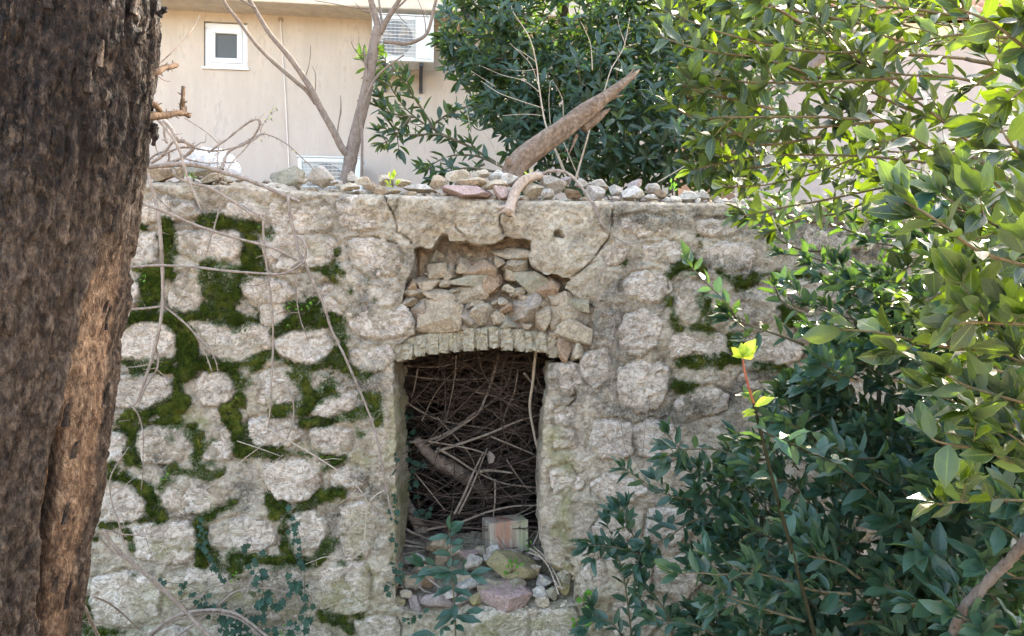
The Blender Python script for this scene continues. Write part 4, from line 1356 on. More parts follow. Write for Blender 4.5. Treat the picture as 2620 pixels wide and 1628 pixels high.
# back of the hole over the arch: rubble core in earth mortar
bx0, bx1, bz0, bz1 = P(978, 0, 0)[0], P(1530, 0, 0)[0], P(0, 935, 0)[2], P(0, 588, 0)[2]
n1, n2 = 130, 90
Xb, Zb = np.meshgrid(np.linspace(bx0, bx1, n1), np.linspace(bz0, bz1, n2), indexing='ij')
x, z = Xb.ravel(), Zb.ravel()
ar = wall_xy('R5', arch)
arz = np.interp(x, ar[:, 0], ar[:, 1])
dep = 0.10 + 0.07 * sstep(1.62, 1.82, z) - 0.05 * sstep(0.05, 0.3, x - 0.02) * sstep(1.9, 1.6, z)
y = dep - 0.032 - 0.018 * facets(x, z, 0.06, 4) - 0.02 * fb2(x, z, 12, 4, 81, True) - 0.008 * fb2(x, z, 50, 3, 82)
keep = z > arz + 0.03
i, j = np.meshgrid(np.arange(n1 - 1), np.arange(n2 - 1), indexing='ij')
F = np.stack([i * n2 + j, (i + 1) * n2 + j, (i + 1) * n2 + j + 1, i * n2 + j + 1], -1).reshape(-1, 4)
F = F[keep[F].all(1)]
Vb = np.stack([x, y, z], 1)
back = link(bpy.data.objects.new('rubble_core', mesh_np('rubble_core', Vb, [F], [], M['rubble'])), ruin)

CAV = [(370, 690, 95, 190, 'brown', .11, 8), (500, 760, 125, 105, 'tan', .07, -8), (595, 770, 85, 135, 'tan', .07, 0), (712, 735, 120, 110, 'tan', .07, 38), (850, 738, 235, 135, 'orange', .05, 6),
       (580, 655, 160, 95, 'brown', .13, 0), (455, 645, 115, 105, 'olive', .12, 20), (700, 690, 85, 60, 'tan', .12, 20), (910, 690, 85, 60, 'tan', .10, -25), (990, 690, 90, 90, 'tan', .06, 20),
       (1110, 710, 175, 130, 'cream', .05, -12), (1140, 625, 185, 85, 'cream', .06, 0), (1010, 630, 150, 65, 'tan', .08, 8), (940, 872, 135, 135, 'orange', .05, 0), (730, 848, 285, 80, 'lichen', .05, -5),
       (430, 860, 190, 110, 'tan', .06, -10), (300, 870, 80, 95, 'orange', .04, 0), (340, 930, 180, 95, 'tan', .04, 15), (505, 962, 265, 105, 'tan', .04, 10), (775, 942, 205, 115, 'tan', .045, -10),
       (1210, 845, 265, 150, 'lichen', .05, 20), (1105, 790, 160, 100, 'tan', .07, 20), (1365, 885, 180, 145, 'pink', .03, 10), (290, 1002, 120, 70, 'tan', .02, -5), (365, 1060, 110, 155, 'mauve', .025, 20),
       (530, 1120, 275, 215, 'tan', .005, 4), (700, 1092, 160, 190, 'mauve', .02, -20), (855, 1122, 165, 170, 'cream', .015, 0), (978, 1128, 95, 105, 'tan', .03, 25), (1190, 1062, 230, 205, 'mauve', .0, -8),
       (1322, 1132, 120, 195, 'tan', .01, 10), (1470, 1072, 195, 235, 'tan', .02, -20), (1560, 1112, 165, 130, 'tan', .0, 30), (1600, 1005, 200, 95, 'lichen', .0, 25), (1040, 1042, 95, 75, 'orange', .03, -10),
       (1018, 1002, 65, 55, 'cream', .03, 0), (812, 1020, 95, 45, 'cream', .04, -12), (738, 1050, 62, 62, 'grey', .04, 30), (1330, 1012, 120, 75, 'tan', .025, 30), (1440, 985, 145, 95, 'tan', .03, 0),
       (1060, 1165, 130, 95, 'lichen', .02, 0), (370, 1195, 95, 110, 'mauve', .02, 20), (1560, 1235, 235, 140, 'cream', -.015, 8), (1510, 1368, 115, 180, 'pink', -.01, -14), (1592, 1392, 95, 135, 'cream', -.01, 0),
       (1210, 972, 150, 62, 'tan', .05, 5), (1282, 990, 95, 42, 'cream', .04, -20), (640, 922, 95, 52, 'tan', .05, 10), (1060, 902, 85, 52, 'cream', .05, 15), (1130, 925, 100, 55, 'tan', .05, -10),
       (1450, 1240, 120, 90, 'tan', .02, 0), (1210, 1190, 90, 60, 'tan', .03, 0), (700, 1200, 80, 50, 'tan', .03, 10), (960, 1010, 70, 45, 'tan', .05, 0), (420, 780, 60, 50, 'tan', .1, 0), (560, 860, 70, 50, 'tan', .06, 0)]
for n_, (cx, cy, w, h, c, dp, rot) in enumerate(CAV):
    q = wall_xy('R5', [(cx, cy)])[0]
    w_, h_ = w * 1.3 / 3.024 / 520, h * 1.3 / 3.024 / 520
    thick = min(w_, h_) * 0.7 + 0.05
    rock('stone', {'brown': 'rock_brown', 'tan': 'core_tan', 'orange': 'core_rust', 'mauve': 'core_grey', 'cream': 'core_pale', 'lichen': 'rock_lichen', 'olive': 'rock_lichen', 'pink': 'core_rust', 'grey': 'core_grey'}[c], n_ * 7 + 3, (q[0], dp + thick * 0.34, q[1]), (w_, thick, h_), (0, R(rot), 0), ruin)
# gravelly crumbs packed between them
for n_ in range(150):
    cx, cy = random.uniform(300, 1640), random.uniform(620, 1230)
    if cx < 330 and cy < 800 or cx > 1250 and cy < 800:
        continue
    q = wall_xy('R5', [(cx, cy)])[0]
    s = random.uniform(0.012, 0.036)
    dz = 0.085 + 0.06 * float(sstep(1.62, 1.82, q[1]))
    rock('stone', random.choice(['core_tan', 'core_tan', 'core_pale', 'rock_brown', 'core_grey']), n_, (q[0], dz, q[1]), (s * 1.5, s * 1.4, s), (0, random.uniform(-0.6, 0.6), 0), ruin, False)

# the shallow arch of bricks on edge
ARCH = [(205, 1335, 1475, 90, 6), (275, 1330, 1456, 88, 5), (372, 1270, 1432, 96, 4), (472, 1228, 1418, 92, 4), (560, 1224, 1408, 84, 3), (645, 1224, 1398, 80, 2), (752, 1204, 1393, 95, 1), (856, 1208, 1386, 95, 0),
        (948, 1196, 1366, 76, -1), (1048, 1204, 1386, 100, -2), (1148, 1214, 1392, 84, -2), (1222, 1236, 1398, 60, -3), (1312, 1238, 1404, 96, -4), (1410, 1254, 1444, 84, -5), (115, 1350, 1490, 80, 8)]
for n_, (cx, ty, by, w, lean) in enumerate(ARCH):
    a, c = wall_xy('R5', [(cx, ty)])[0], wall_xy('R5', [(cx, by)])[0]
    w_ = (w - 4) / 3.024 / 520
    h_ = a[1] - c[1]
    # worn brick: a subdivided box with chipped corners
    nx_, nz_ = 6, 12
    gx, gz = np.meshgrid(np.linspace(-0.5, 0.5, nx_), np.linspace(-0.5, 0.5, nz_), indexing='ij')
    V = []
    for yy in (0.0, 0.05, 0.30):
        shrink = 1 - (0.06 if yy == 0.0 else 0.0)
        vx, vz = gx.ravel() * w_ * shrink, gz.ravel() * h_ * (1 - (0.05 if yy == 0 else 0))
        jj = fbm(np.stack([vx * 60 + n_ * 3, vz * 60, np.full(vx.shape, yy * 30)], 1), 3, n_)
        cor = np.clip(np.abs(vx / w_) + np.abs(vz / h_) - 0.72 + 0.3 * jj, 0, 1)
        V.append(np.stack([vx + 0.004 * jj, np.full(vx.shape, yy) + (0.014 * jj + 0.035 * cor if yy == 0 else 0), vz + 0.008 * jj], 1))
    V = np.vstack(V)
    per = nx_ * nz_
    F = [(i * nz_ + j, (i + 1) * nz_ + j, (i + 1) * nz_ + j + 1, i * nz_ + j + 1) for i in range(nx_ - 1) for j in range(nz_ - 1)]
    edge = [i * nz_ for i in range(nx_)] + [(nx_ - 1) * nz_ + j for j in range(1, nz_)] + [i * nz_ + nz_ - 1 for i in range(nx_ - 2, -1, -1)] + [j for j in range(nz_ - 2, 0, -1)]
    for lv in range(2):
        for k in range(len(edge)):
            e0, e1 = edge[k], edge[(k + 1) % len(edge)]
            F.append((lv * per + e0, lv * per + e1, (lv + 1) * per + e1, (lv + 1) * per + e0)[::-1])
    o = bpy.data.objects.new('brick', mesh_np('brick', V, [np.array(F)], [], M['brick'], False))
    o.location = ((a[0] + c[0]) / 2, 0.012 + random.uniform(-0.006, 0.016), (a[1] + c[1]) / 2)
    o.rotation_euler = (0, R(lean + random.uniform(-1.5, 1.5)), 0)
    link(o, ruin)

# mortar that squeezes out between the bricks
n1, n2 = 150, 26
Xa, Ta = np.meshgrid(np.linspace(ar[0, 0] - 0.02, ar[-1, 0] + 0.03, n1), np.linspace(0, 1, n2), indexing='ij')
x, t = Xa.ravel(), Ta.ravel()
z = np.interp(x, ar[:, 0], ar[:, 1]) + 0.010 + t * 0.105
y = 0.023 + low_relief(x, z) - 0.010 * fb2(x, z, 30, 4, 83) - 0.012 * sstep(0.1, 0.5, fb2(x, z, 9, 3, 84)) + 0.05 * sstep(0.85, 1.0, t)
i, j = np.meshgrid(np.arange(n1 - 1), np.arange(n2 - 1), indexing='ij')
F = np.stack([i * n2 + j, (i + 1) * n2 + j, (i + 1) * n2 + j + 1, i * n2 + j + 1], -1).reshape(-1, 4)
me = mesh_np('arch_mortar', np.stack([x, y, z], 1), [F], [], M['mortar'])
set_wear(me, np.tile([0.0, 0.1, 0.3], (len(x), 1)))
link(bpy.data.objects.new('arch_mortar', me), ruin)

# sill: a slope of rubble and earth
n1, n2 = 120, 50
Xs_, Ys_ = np.meshgrid(np.linspace(P(985, 0, 0)[0], P(1495, 0, 0)[0], n1), np.linspace(-0.01, 0.62, n2), indexing='ij')
x, yv = Xs_.ravel(), Ys_.ravel()
zv = 0.172 + 0.36 * yv + 0.03 * fb2(x, yv, 11, 5, 91) + 0.012 * fb2(x, yv, 40, 3, 92) + 0.03 * sstep(0.1, 0.3, x)
i, j = np.meshgrid(np.arange(n1 - 1), np.arange(n2 - 1), indexing='ij')
F = np.stack([i * n2 + j, (i + 1) * n2 + j, (i + 1) * n2 + j + 1, i * n2 + j + 1], -1).reshape(-1, 4)
me = mesh_np('sill', np.stack([x, yv, zv], 1), [F], [], M['mortar'])
set_wear(me, np.tile([0.0, 0.35, 0.2], (len(x), 1)))
link(bpy.data.objects.new('sill', me), ruin)


def sill_z(x, y):
    return 0.15 + 0.36 * y


# stones lying on the sill: (crop C4 centre, width, height, depth behind the face, colour, tilt, own label)
SILL = [(590, 490, 255, 130, .34, 'tan', 4, 'tan pink stone lying at the back left of the window sill'), (620, 660, 130, 115, .27, 'tan', 0, None), (340, 640, 250, 100, .30, 'grey', 8, 'flat blue grey stone slab at the left of the window sill'),
        (960, 700, 190, 160, .20, 'white', -6, 'pale pinkish block on the sill right behind the laurel seedling'), (1190, 625, 200, 175, .26, 'white', 5, 'white grey stone leaning against the front of the timber block'), (1390, 585, 185, 95, .28, 'grey', 0, 'flat lichened grey stone at the foot of the timber block'),
        (1385, 745, 500, 240, .15, 'olive', -6, 'large olive yellow wedge shaped stone on the window sill'), (1045, 565, 135, 90, .30, 'lichen', 0, None), (930, 595, 200, 70, .28, 'pink', 4, 'thin reddish slab lying left of the timber block'),
        (1305, 1085, 520, 215, .01, 'pink', 3, 'big flat topped pink stone at the front edge of the sill'), (1690, 1020, 145, 115, .03, 'white', 0, 'bright white stone right of the big pink stone'), (1730, 870, 155, 95, .12, 'white', 10, 'small white stone under the broken dry stalks'),
        (1720, 1100, 140, 100, .0, 'cream', 0, None), (900, 935, 235, 110, .10, 'grey', 16, 'bluish white splinter of stone behind the seedling stem'), (990, 1080, 115, 115, .02, 'olive', 0, 'small olive stone left of the big pink stone'),
        (570, 1130, 330, 190, .0, 'mauve', -4, 'wide mauve grey stone at the front left of the sill'), (340, 1155, 140, 190, .0, 'mauve', 12, 'narrow mauve stone at the left foot of the sill'), (300, 905, 200, 140, .11, 'tan', 0, None),
        (130, 780, 110, 160, .04, 'tan', 0, None), (140, 885, 100, 85, .04, 'tan', 0, None), (200, 1240, 160, 115, .0, 'cream', 0, None), (170, 1110, 115, 95, .02, 'olive', 0, None), (1200, 930, 200, 100, .09, 'lichen', 0, None),
        (1420, 935, 210, 130, .08, 'lichen', 0, 'pale green lichened stone under the olive wedge'), (1985, 735, 90, 115, .03, 'white', 0, 'pale oval stone set in the right jamb by the sill'), (1885, 700, 125, 150, .07, 'olive', 0, None), (1935, 835, 155, 160, .05, 'lichen', 0, None),
        (1640, 1205, 135, 62, -.01, 'cream', 0, None), (470, 905, 150, 120, .12, 'orange', 30, 'orange brown broken stone behind the mauve stone'), (890, 845, 185, 85, .14, 'cream', 0, None), (430, 755, 200, 100, .20, 'tan', 0, None), (1090, 965, 150, 62, .06, 'tan', 0, None),
        (1800, 1010, 130, 120, .03, 'lichen', 0, None), (1930, 960, 140, 130, .03, 'olive', 0, None), (760, 800, 120, 90, .18, 'cream', 0, None), (700, 1010, 150, 80, .05, 'white', 0, None), (250, 1010, 120, 70, .04, 'cream', 0, None),
        (760, 560, 120, 90, .3, 'cream', 0, None), (1600, 560, 100, 70, .3, 'mauve', 0, None), (1680, 640, 120, 80, .24, 'mauve', 0, None), (1640, 760, 110, 90, .14, 'cream', 0, None), (830, 1090, 120, 80, .02, 'mauve', 0, None)]
CW = {'cream': 'cream', 'white': 'whitish', 'grey': 'bluish grey', 'pink': 'pinkish', 'mauve': 'mauve grey', 'tan': 'tan', 'orange': 'orange brown', 'brown': 'dark brown', 'olive': 'olive', 'lichen': 'greenish lichened'}


def sill_label(cx, Y, c, w):
    where = 'in the left corner of the window sill' if cx < 420 else 'behind the laurel seedling on the sill' if cx < 900 else 'near the big pink stone on the sill' if cx < 1560 else 'in the right corner of the window sill'
    return ('small ' if w < 135 else 'wide ') + CW[c] + (' stone at the front ' if Y < .06 else ' stone at the back ' if Y > .2 else ' stone midway ') + where


def top_label(qx, c, size):
    zones = [(470, 'beside the big trunk'), (640, 'under the curled canes'), (860, 'below the low air conditioner'), (940, 'near the foot of the bare tree'), (1090, 'near the bright green sprout'), (1240, 'around the long pink slab'),
             (1340, 'near the foot of the dead log'), (1480, 'right of the hanging broken branch'), (1580, 'near the curved root'), (1720, 'below the dark evergreen'), (1980, 'where the laurel starts to cover the wall'), (9999, 'among laurel leaves at the right')]
    return ('tiny ' if size < .035 else 'small ' if size < .07 else 'fist sized ') + CW[c] + ' stone on the wall top ' + next(n for x_, n in zones if qx < x_)


for n_, (cx, cy, w, h, Y, c, rot, lab) in enumerate(SILL):
    (qx, qy), = px('C4', [(cx, cy)])
    sc = (Y + DW) / FP / 4.197
    q = P(qx, qy, Y)
    o = rock('loose_stone', 'rock_' + c, n_ * 5 + 1, (q[0], Y + h * sc * 0.5, q[2]), (w * sc * 1.06, max(h, w * 0.7) * sc * 1.05, h * sc * 1.12), (0, R(-rot), 0))
    o.scale = [v * 1.12 for v in o.scale]
    tag(o, lab or sill_label(cx, Y, c, w), 'stone', 'stones lying on the window sill')

# the timber block
q0, q1 = P(1247, 1411, 0.40), P(1347, 1340, 0.40)
bw, bh = q1[0] - q0[0], q1[2] - q0[2] + 0.02
bb = Buf()
bb.box((-bw / 2, -0.07, 0), (bw / 2, 0.07, bh))
blk = bb.build('timber_block', M['block'], None, False, 0.006)
blk.location = ((q0[0] + q1[0]) / 2 - 0.01, 0.47, q0[2] - 0.01)
blk.rotation_euler = (0, R(-0.5), R(20))
blk.scale = (1.06, 1.0, 1.0)
tag(blk, 'square weathered timber block with red and green stains on the window sill', 'wood block')

# ------------------------------------------------------------------ loose stones along the top of the wall
def top_stone(crop, cx, cy, w, h, c, Y=0.12, rot=0, lab=None, dk=0.75):
    (qx, qy), = px(crop, [(cx, cy)])
    sc = (Y + DW) / FP / CROP[crop][2]
    q = P(qx, qy, Y)
    o = rock('loose_stone', 'rock_' + c, int(cx * 3 + cy), (q[0], Y + 0.02, q[2]), (w * sc * 1.08, max(h, w * dk) * sc, h * sc * 1.12), (0, R(-rot), 0))
    return tag(o, lab or top_label(qx, c, w * sc), 'stone', 'stones lying along the top of the wall')


TS = [('C3', 1640, 1000, 375, 260, 'lichen', .25, 0, 'round grey lichened boulder on the wall top below the low air conditioner'), ('C3', 2060, 990, 300, 235, 'white', .22, 15, 'pale pinkish boulder with dry grass beside the round grey boulder'),
      ('R2', 910, 1322, 345, 88, 'pink', .0, 3, 'long pink slab lying on the wall top over the window'), ('R2', 1148, 1328, 120, 92, 'pink', .0, 2, 'short pink slab at the end of the long pink slab'),
      ('R2', 850, 1225, 180, 95, 'cream', .14, 0, None), ('R2', 1000, 1200, 110, 66, 'cream', .2, 0, None), ('R2', 1110, 1205, 115, 75, 'white', .2, 0, 'grey white stone at the foot of the dead log'), ('R2', 1190, 1232, 135, 90, 'white', .12, 20, 'pale wedge shaped stone left of the hanging dead branch'),
      ('R2', 930, 1258, 220, 66, 'tan', .06, 0, None), ('R2', 1090, 1272, 180, 66, 'cream', .05, 0, None), ('R2', 700, 1255, 130, 90, 'tan', .1, 20, None), ('R2', 580, 1302, 220, 52, 'white', .05, 0, 'flat whitish stone left of the long pink slab'),
      ('R2', 460, 1258, 110, 56, 'cream', .12, 0, None), ('R2', 340, 1240, 95, 76, 'cream', .15, 0, None), ('R2', 300, 1315, 95, 66, 'tan', -.01, 10, 'tan stone jutting over the wall edge at the long crack'), ('R2', 110, 1220, 75, 76, 'white', .15, 0, None),
      ('R2', 185, 1252, 110, 62, 'cream', .1, 0, None), ('R2', 90, 1290, 130, 46, 'cream', .04, 0, None), ('R2', 20, 1278, 70, 52, 'white', .1, 0, None), ('R2', 240, 1285, 90, 52, 'tan', .05, 0, None), ('R2', 400, 1318, 90, 36, 'cream', .02, 0, None),
      ('R2', 520, 1338, 70, 34, 'tan', .0, 0, None), ('R2', 1362, 1312, 150, 118, 'cream', .06, 10, 'cream block of stone right of the hanging dead branch'), ('R2', 1500, 1280, 180, 118, 'grey', .12, 0, 'large bluish grey stone on the wall top under the curved root'),
      ('R2', 1460, 1338, 90, 74, 'grey', .02, 0, None), ('R2', 1790, 1330, 130, 118, 'grey', .05, 25, 'bluish white stone wedged under the curved root'), ('R2', 1820, 1272, 120, 66, 'white', .18, 0, None), ('R2', 1940, 1312, 100, 74, 'grey', .1, 0, None),
      ('R2', 2052, 1335, 140, 98, 'white', .05, 15, 'white pyramid shaped stone near the shrub on the wall top'), ('R2', 2065, 1282, 120, 66, 'mauve', .16, 20, None), ('R2', 2190, 1302, 105, 74, 'grey', .1, 0, None), ('R2', 2180, 1362, 95, 42, 'white', .01, 0, None),
      ('R2', 2335, 1376, 115, 50, 'white', .01, 0, None), ('R2', 2420, 1342, 70, 62, 'white', .08, 0, None), ('R2', 1640, 1335, 120, 62, 'brown', .04, 0, 'dark brown stone between two grey stones on the wall top'), ('R2', 2240, 1340, 90, 62, 'brown', .05, 0, None),
      ('R2', 1570, 1250, 110, 62, 'mauve', .2, 0, None), ('R2', 1700, 1262, 100, 66, 'white', .2, 0, None), ('R3', 25, 1375, 110, 52, 'white', .05, 0, None), ('R3', 120, 1362, 155, 76, 'white', .06, 8, None), ('R3', 200, 1350, 130, 72, 'white', .1, 0, None),
      ('R3', 330, 1392, 70, 44, 'white', .02, 0, None), ('R3', 440, 1386, 65, 38, 'white', .02, 0, None), ('R3', 310, 1370, 66, 42, 'grey', .06, 0, None), ('C3', 650, 930, 520, 230, 'lichen', .2, -8, 'wide greenish stone under the plastic sheet on the wall'),
      ('C3', 160, 960, 340, 170, 'tan', .16, 5, 'brown earthy stone beside the big trunk on the wall top'), ('C3', 340, 935, 130, 180, 'tan', .12, 0, None), ('C3', 740, 1015, 240, 100, 'cream', .1, 20, 'cream stone at the right foot of the plastic sheet'),
      ('C3', 1090, 1030, 130, 46, 'white', .1, 0, None), ('C3', 960, 1040, 90, 40, 'tan', .1, 0, None), ('C3', 2240, 1060, 160, 62, 'white', .1, 0, None), ('C3', 2380, 1100, 150, 66, 'cream', .06, 12, None), ('C3', 2410, 990, 80, 80, 'tan', .2, 0, None),
      ('C3', 1400, 1050, 130, 50, 'mauve', .25, 0, None), ('C3', 1830, 1040, 120, 60, 'tan', .12, 0, None)]
for t_ in TS:
    top_stone(*t_)
for n_ in range(235):
    X = random.uniform(-1.95, 2.2) if n_ % 2 else random.uniform(-.9, 1.2)
    Y = random.uniform(0.03, 0.30)
    s = random.uniform(0.010, 0.034) * (1.25 if X > 0.3 else 1.0)
    if X < -1.0 and random.random() < 0.5:
        continue
    cc = random.choice(['rock_white', 'rock_cream', 'rock_grey', 'rock_tan', 'rock_white', 'rock_mauve'] if X > 0.2 else ['rock_cream', 'rock_cream', 'rock_tan', 'rock_white'])
    o = rock('loose_stone', cc, n_ * 11, (X, Y, wall_top(X) + 0.006 + 0.03 * min(1, Y / 0.2)), (s * random.uniform(1.1, 1.8), s * 1.2, s), (random.uniform(-.3, .3), random.uniform(-.4, .4), random.uniform(0, 3)), None, False)
    tag(o, top_label(1310 + X / (Y + DW) * FP, cc[5:], s), 'stone', 'stones lying along the top of the wall')

# clear plastic sheet draped over the stone at the left
c0 = P(530, 412, 0.22)
n1, n2 = 60, 40
U, Vv = np.meshgrid(np.linspace(-1, 1, n1), np.linspace(-1, 1, n2), indexing='ij')
u, v = U.ravel(), Vv.ravel()
rr = np.sqrt(u * u + v * v)
hh = np.clip(1 - (np.abs(u) ** 2.6 + np.abs(v) ** 2.6), 0, 1) ** 0.5
ws = fbm(np.stack([u * 3.2, v * 3.2, u * 0 + 3], 1), 4, 12, True)
Vp = np.stack([c0[0] + u * 0.15 + 0.02 * ws, c0[1] + v * 0.16 + 0.01 * ws, c0[2] - 0.06 + 0.100 * hh + 0.026 * ws * (0.3 + hh)], 1)
i, j = np.meshgrid(np.arange(n1 - 1), np.arange(n2 - 1), indexing='ij')
F = np.stack([i * n2 + j, (i + 1) * n2 + j, (i + 1) * n2 + j + 1, i * n2 + j + 1], -1).reshape(-1, 4)
o = link(bpy.data.objects.new('plastic_sheet', mesh_np('plastic_sheet', Vp, [F], [], M['plastic'])))
tag(o, 'crumpled clear plastic sheet over a stone on the wall beside the big trunk', 'plastic sheet')

# ------------------------------------------------------------------ the big trunk in the left foreground
TY = -1.75
EDGE = [(-420, 447), (0, 416), (120, 410), (200, 402), (300, 392), (420, 384), (520, 366), (650, 348), (760, 338), (860, 318), (1000, 302), (1120, 284), (1250, 268), (1350, 250), (1420, 230), (1520, 222), (1628, 206), (1800, 190), (2300, 175)]
zs = np.linspace(0.0, 3.2, 560)
td = TY + DW
py_of_z = 814 - (zs - CZ) * FP / td
edge_x = (np.interp(py_of_z, [e[0] for e in EDGE], [e[1] - 26 - e[0] * 0.004 for e in EDGE]) - 1310) * td / FP
rad = 0.275 + 0.02 * np.sin(zs * 2.1)
na = 480
ang = np.linspace(0, 2 * math.pi, na, endpoint=False)
A, Zt = np.meshgrid(ang, zs, indexing='ij')
rd = np.broadcast_to(rad, A.shape)
cxs = np.broadcast_to(edge_x - rad, A.shape)
# bark: tall plates with furrows, flakes and scabs
p3 = np.stack([np.cos(A).ravel() * 0.28, np.sin(A).ravel() * 0.28, Zt.ravel()], 1)
pl1 = fbm(p3 * np.array([16, 16, 4.2]), 4, 101, True).reshape(A.shape)
pl2 = fbm(p3 * np.array([46, 46, 17]), 4, 102, True).reshape(A.shape)
pl3 = fbm(p3 * np.array([120, 120, 60]), 3, 103).reshape(A.shape)
lump = fbm(p3 * np.array([5, 5, 2.5]), 3, 104).reshape(A.shape)
# where the bark has healed round an old wound: (angle measured in projected x) the groove runs up from the lower left
bx = cxs + rd * np.cos(A)
tdp = td + rd * np.sin(A)
ppx = bx * FP / tdp + 1310
ppy = 814 - (Zt - CZ) * FP / tdp
front = np.sin(A) < 0.1
G1 = np.interp(ppy, [600, 690, 780, 900, 1060, 1200, 1350, 1500, 1700], [262, 240, 212, 190, 152, 125, 104, 98, 92])     # edge of the thick old bark
G2 = np.interp(ppy, [880, 1060, 1130, 1250, 1350, 1450, 1700], [215, 174, 172, 158, 138, 128, 118])                          # dark slit
wob = 9 * fbm(p3 * 14, 3, 105).reshape(A.shape)
fade = sstep(560, 760, ppy)
bare = sstep(-4, 14, ppx - G1 + wob) * fade * front
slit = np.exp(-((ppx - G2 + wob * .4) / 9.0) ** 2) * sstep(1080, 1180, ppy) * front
rotz = sstep(0, 6, ppx - G1) * sstep(6, -4, ppx - G2) * sstep(1060, 1130, ppy + wob * 3) * front
disp = 0.008 * lump + (0.007 * pl1 - 0.016 * sstep(0.30, 0.62, pl1) + 0.006 * pl2 - 0.008 * sstep(0.25, 0.6, pl2) + 0.003 * pl3) * (1 - 0.55 * bare) + 0.004 * pl3 * bare
disp -= 0.030 * bare * (1 - 0.6 * sstep(0, 140, ppx - G1)) + 0.035 * slit + 0.012 * rotz
disp += 0.012 * np.exp(-((ppx - G1 + 10) / 12.0) ** 2) * fade * front
r2 = rd + disp
Vt = np.stack([cxs + r2 * np.cos(A), TY + r2 * np.sin(A), Zt], -1).reshape(-1, 3)
nzz = len(zs)
i, j = np.meshgrid(np.arange(na), np.arange(nzz - 1), indexing='ij')
F = np.stack([i * nzz + j, ((i + 1) % na) * nzz + j, ((i + 1) % na) * nzz + j + 1, i * nzz + j + 1], -1).reshape(-1, 4)
tree = thing('big_tree', 'dark flaky bark trunk with an exposed brown wound filling the left edge', 'tree', (edge_x[0] - rad[0], TY, 0))
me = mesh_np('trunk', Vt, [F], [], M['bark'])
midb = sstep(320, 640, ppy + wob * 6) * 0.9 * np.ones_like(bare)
dk = 1 - np.clip(slit * 1.3, 0, 1)  # shade of the slit's depth put into the colour, nearly black
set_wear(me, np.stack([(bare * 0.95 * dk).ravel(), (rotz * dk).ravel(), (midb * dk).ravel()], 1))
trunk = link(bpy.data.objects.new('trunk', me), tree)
# loose strips of bark that break the right outline and curl off the face
for n_ in range(46):
    zz = random.uniform(0.5, 2.9)
    ex = np.interp(zz, zs, edge_x)
    rr_ = np.interp(zz, zs, rad)
    aa = random.choice([random.uniform(-0.35, 0.05), random.uniform(-1.9, -0.3)])
    c_ = np.array([ex - rr_ + (rr_ + 0.006) * math.cos(aa), TY + (rr_ + 0.006) * math.sin(aa), zz])
    out = np.array([math.cos(aa), math.sin(aa), 0])
    tan = np.array([-math.sin(aa), math.cos(aa), 0])
    L, W = random.uniform(0.02, 0.075), random.uniform(0.006, 0.014)
    V = []
    for t in np.linspace(0, 1, 6):
        for s in (-1, 0, 1):
            V.append(c_ + np.array([0, 0, (t - 0.5) * L]) + tan * s * W * (1 - 0.6 * t) * random.uniform(0.7, 1.1) + out * (0.014 * t * t + 0.003 * (s == 0)))
    Fs = [(i * 3 + j, i * 3 + j + 1, i * 3 + j + 4, i * 3 + j + 3) for i in range(5) for j in range(2)]
    V = np.array(V)
    V2 = np.vstack([V, V - out * 0.004])
    F2 = Fs + [tuple(f + 18 for f in q[::-1]) for q in Fs] + [(0, 3, 21, 18), (3, 6, 24, 21), (6, 9, 27, 24), (9, 12, 30, 27), (12, 15, 33, 30), (5, 2, 20, 23), (8, 5, 23, 26), (11, 8, 26, 29), (14, 11, 29, 32), (17, 14, 32, 35), (15, 16, 34, 33), (16, 17, 35, 34)]
    me = mesh_np('bark_flake', V2, [np.array(F2)], [], M['bark'])
    set_wear(me, np.tile([0.0, 0.0, 0.15 if n_ % 3 else 0.7], (len(V2), 1)))
    link(bpy.data.objects.new('bark_flake', me), tree)
# snag of dark bark at the top right and the dark root spur low on the right
for pts, r_ in (([(405, 40), (418, 28), (427, 20)], .010), ([(392, 330), (397, 345), (392, 372)], .010), ([(388, 320), (400, 322), (396, 318)], .006)):
    b = Buf()
    b.tube([P(a, c, TY + 0.02) for a, c in pts], r_ * 1.3, r_ * 0.5, 7, 5, 0.3)
    o = b.build('bark_snag', M['bark'], tree)
    set_wear(o.data, np.zeros((len(o.data.vertices), 3)))
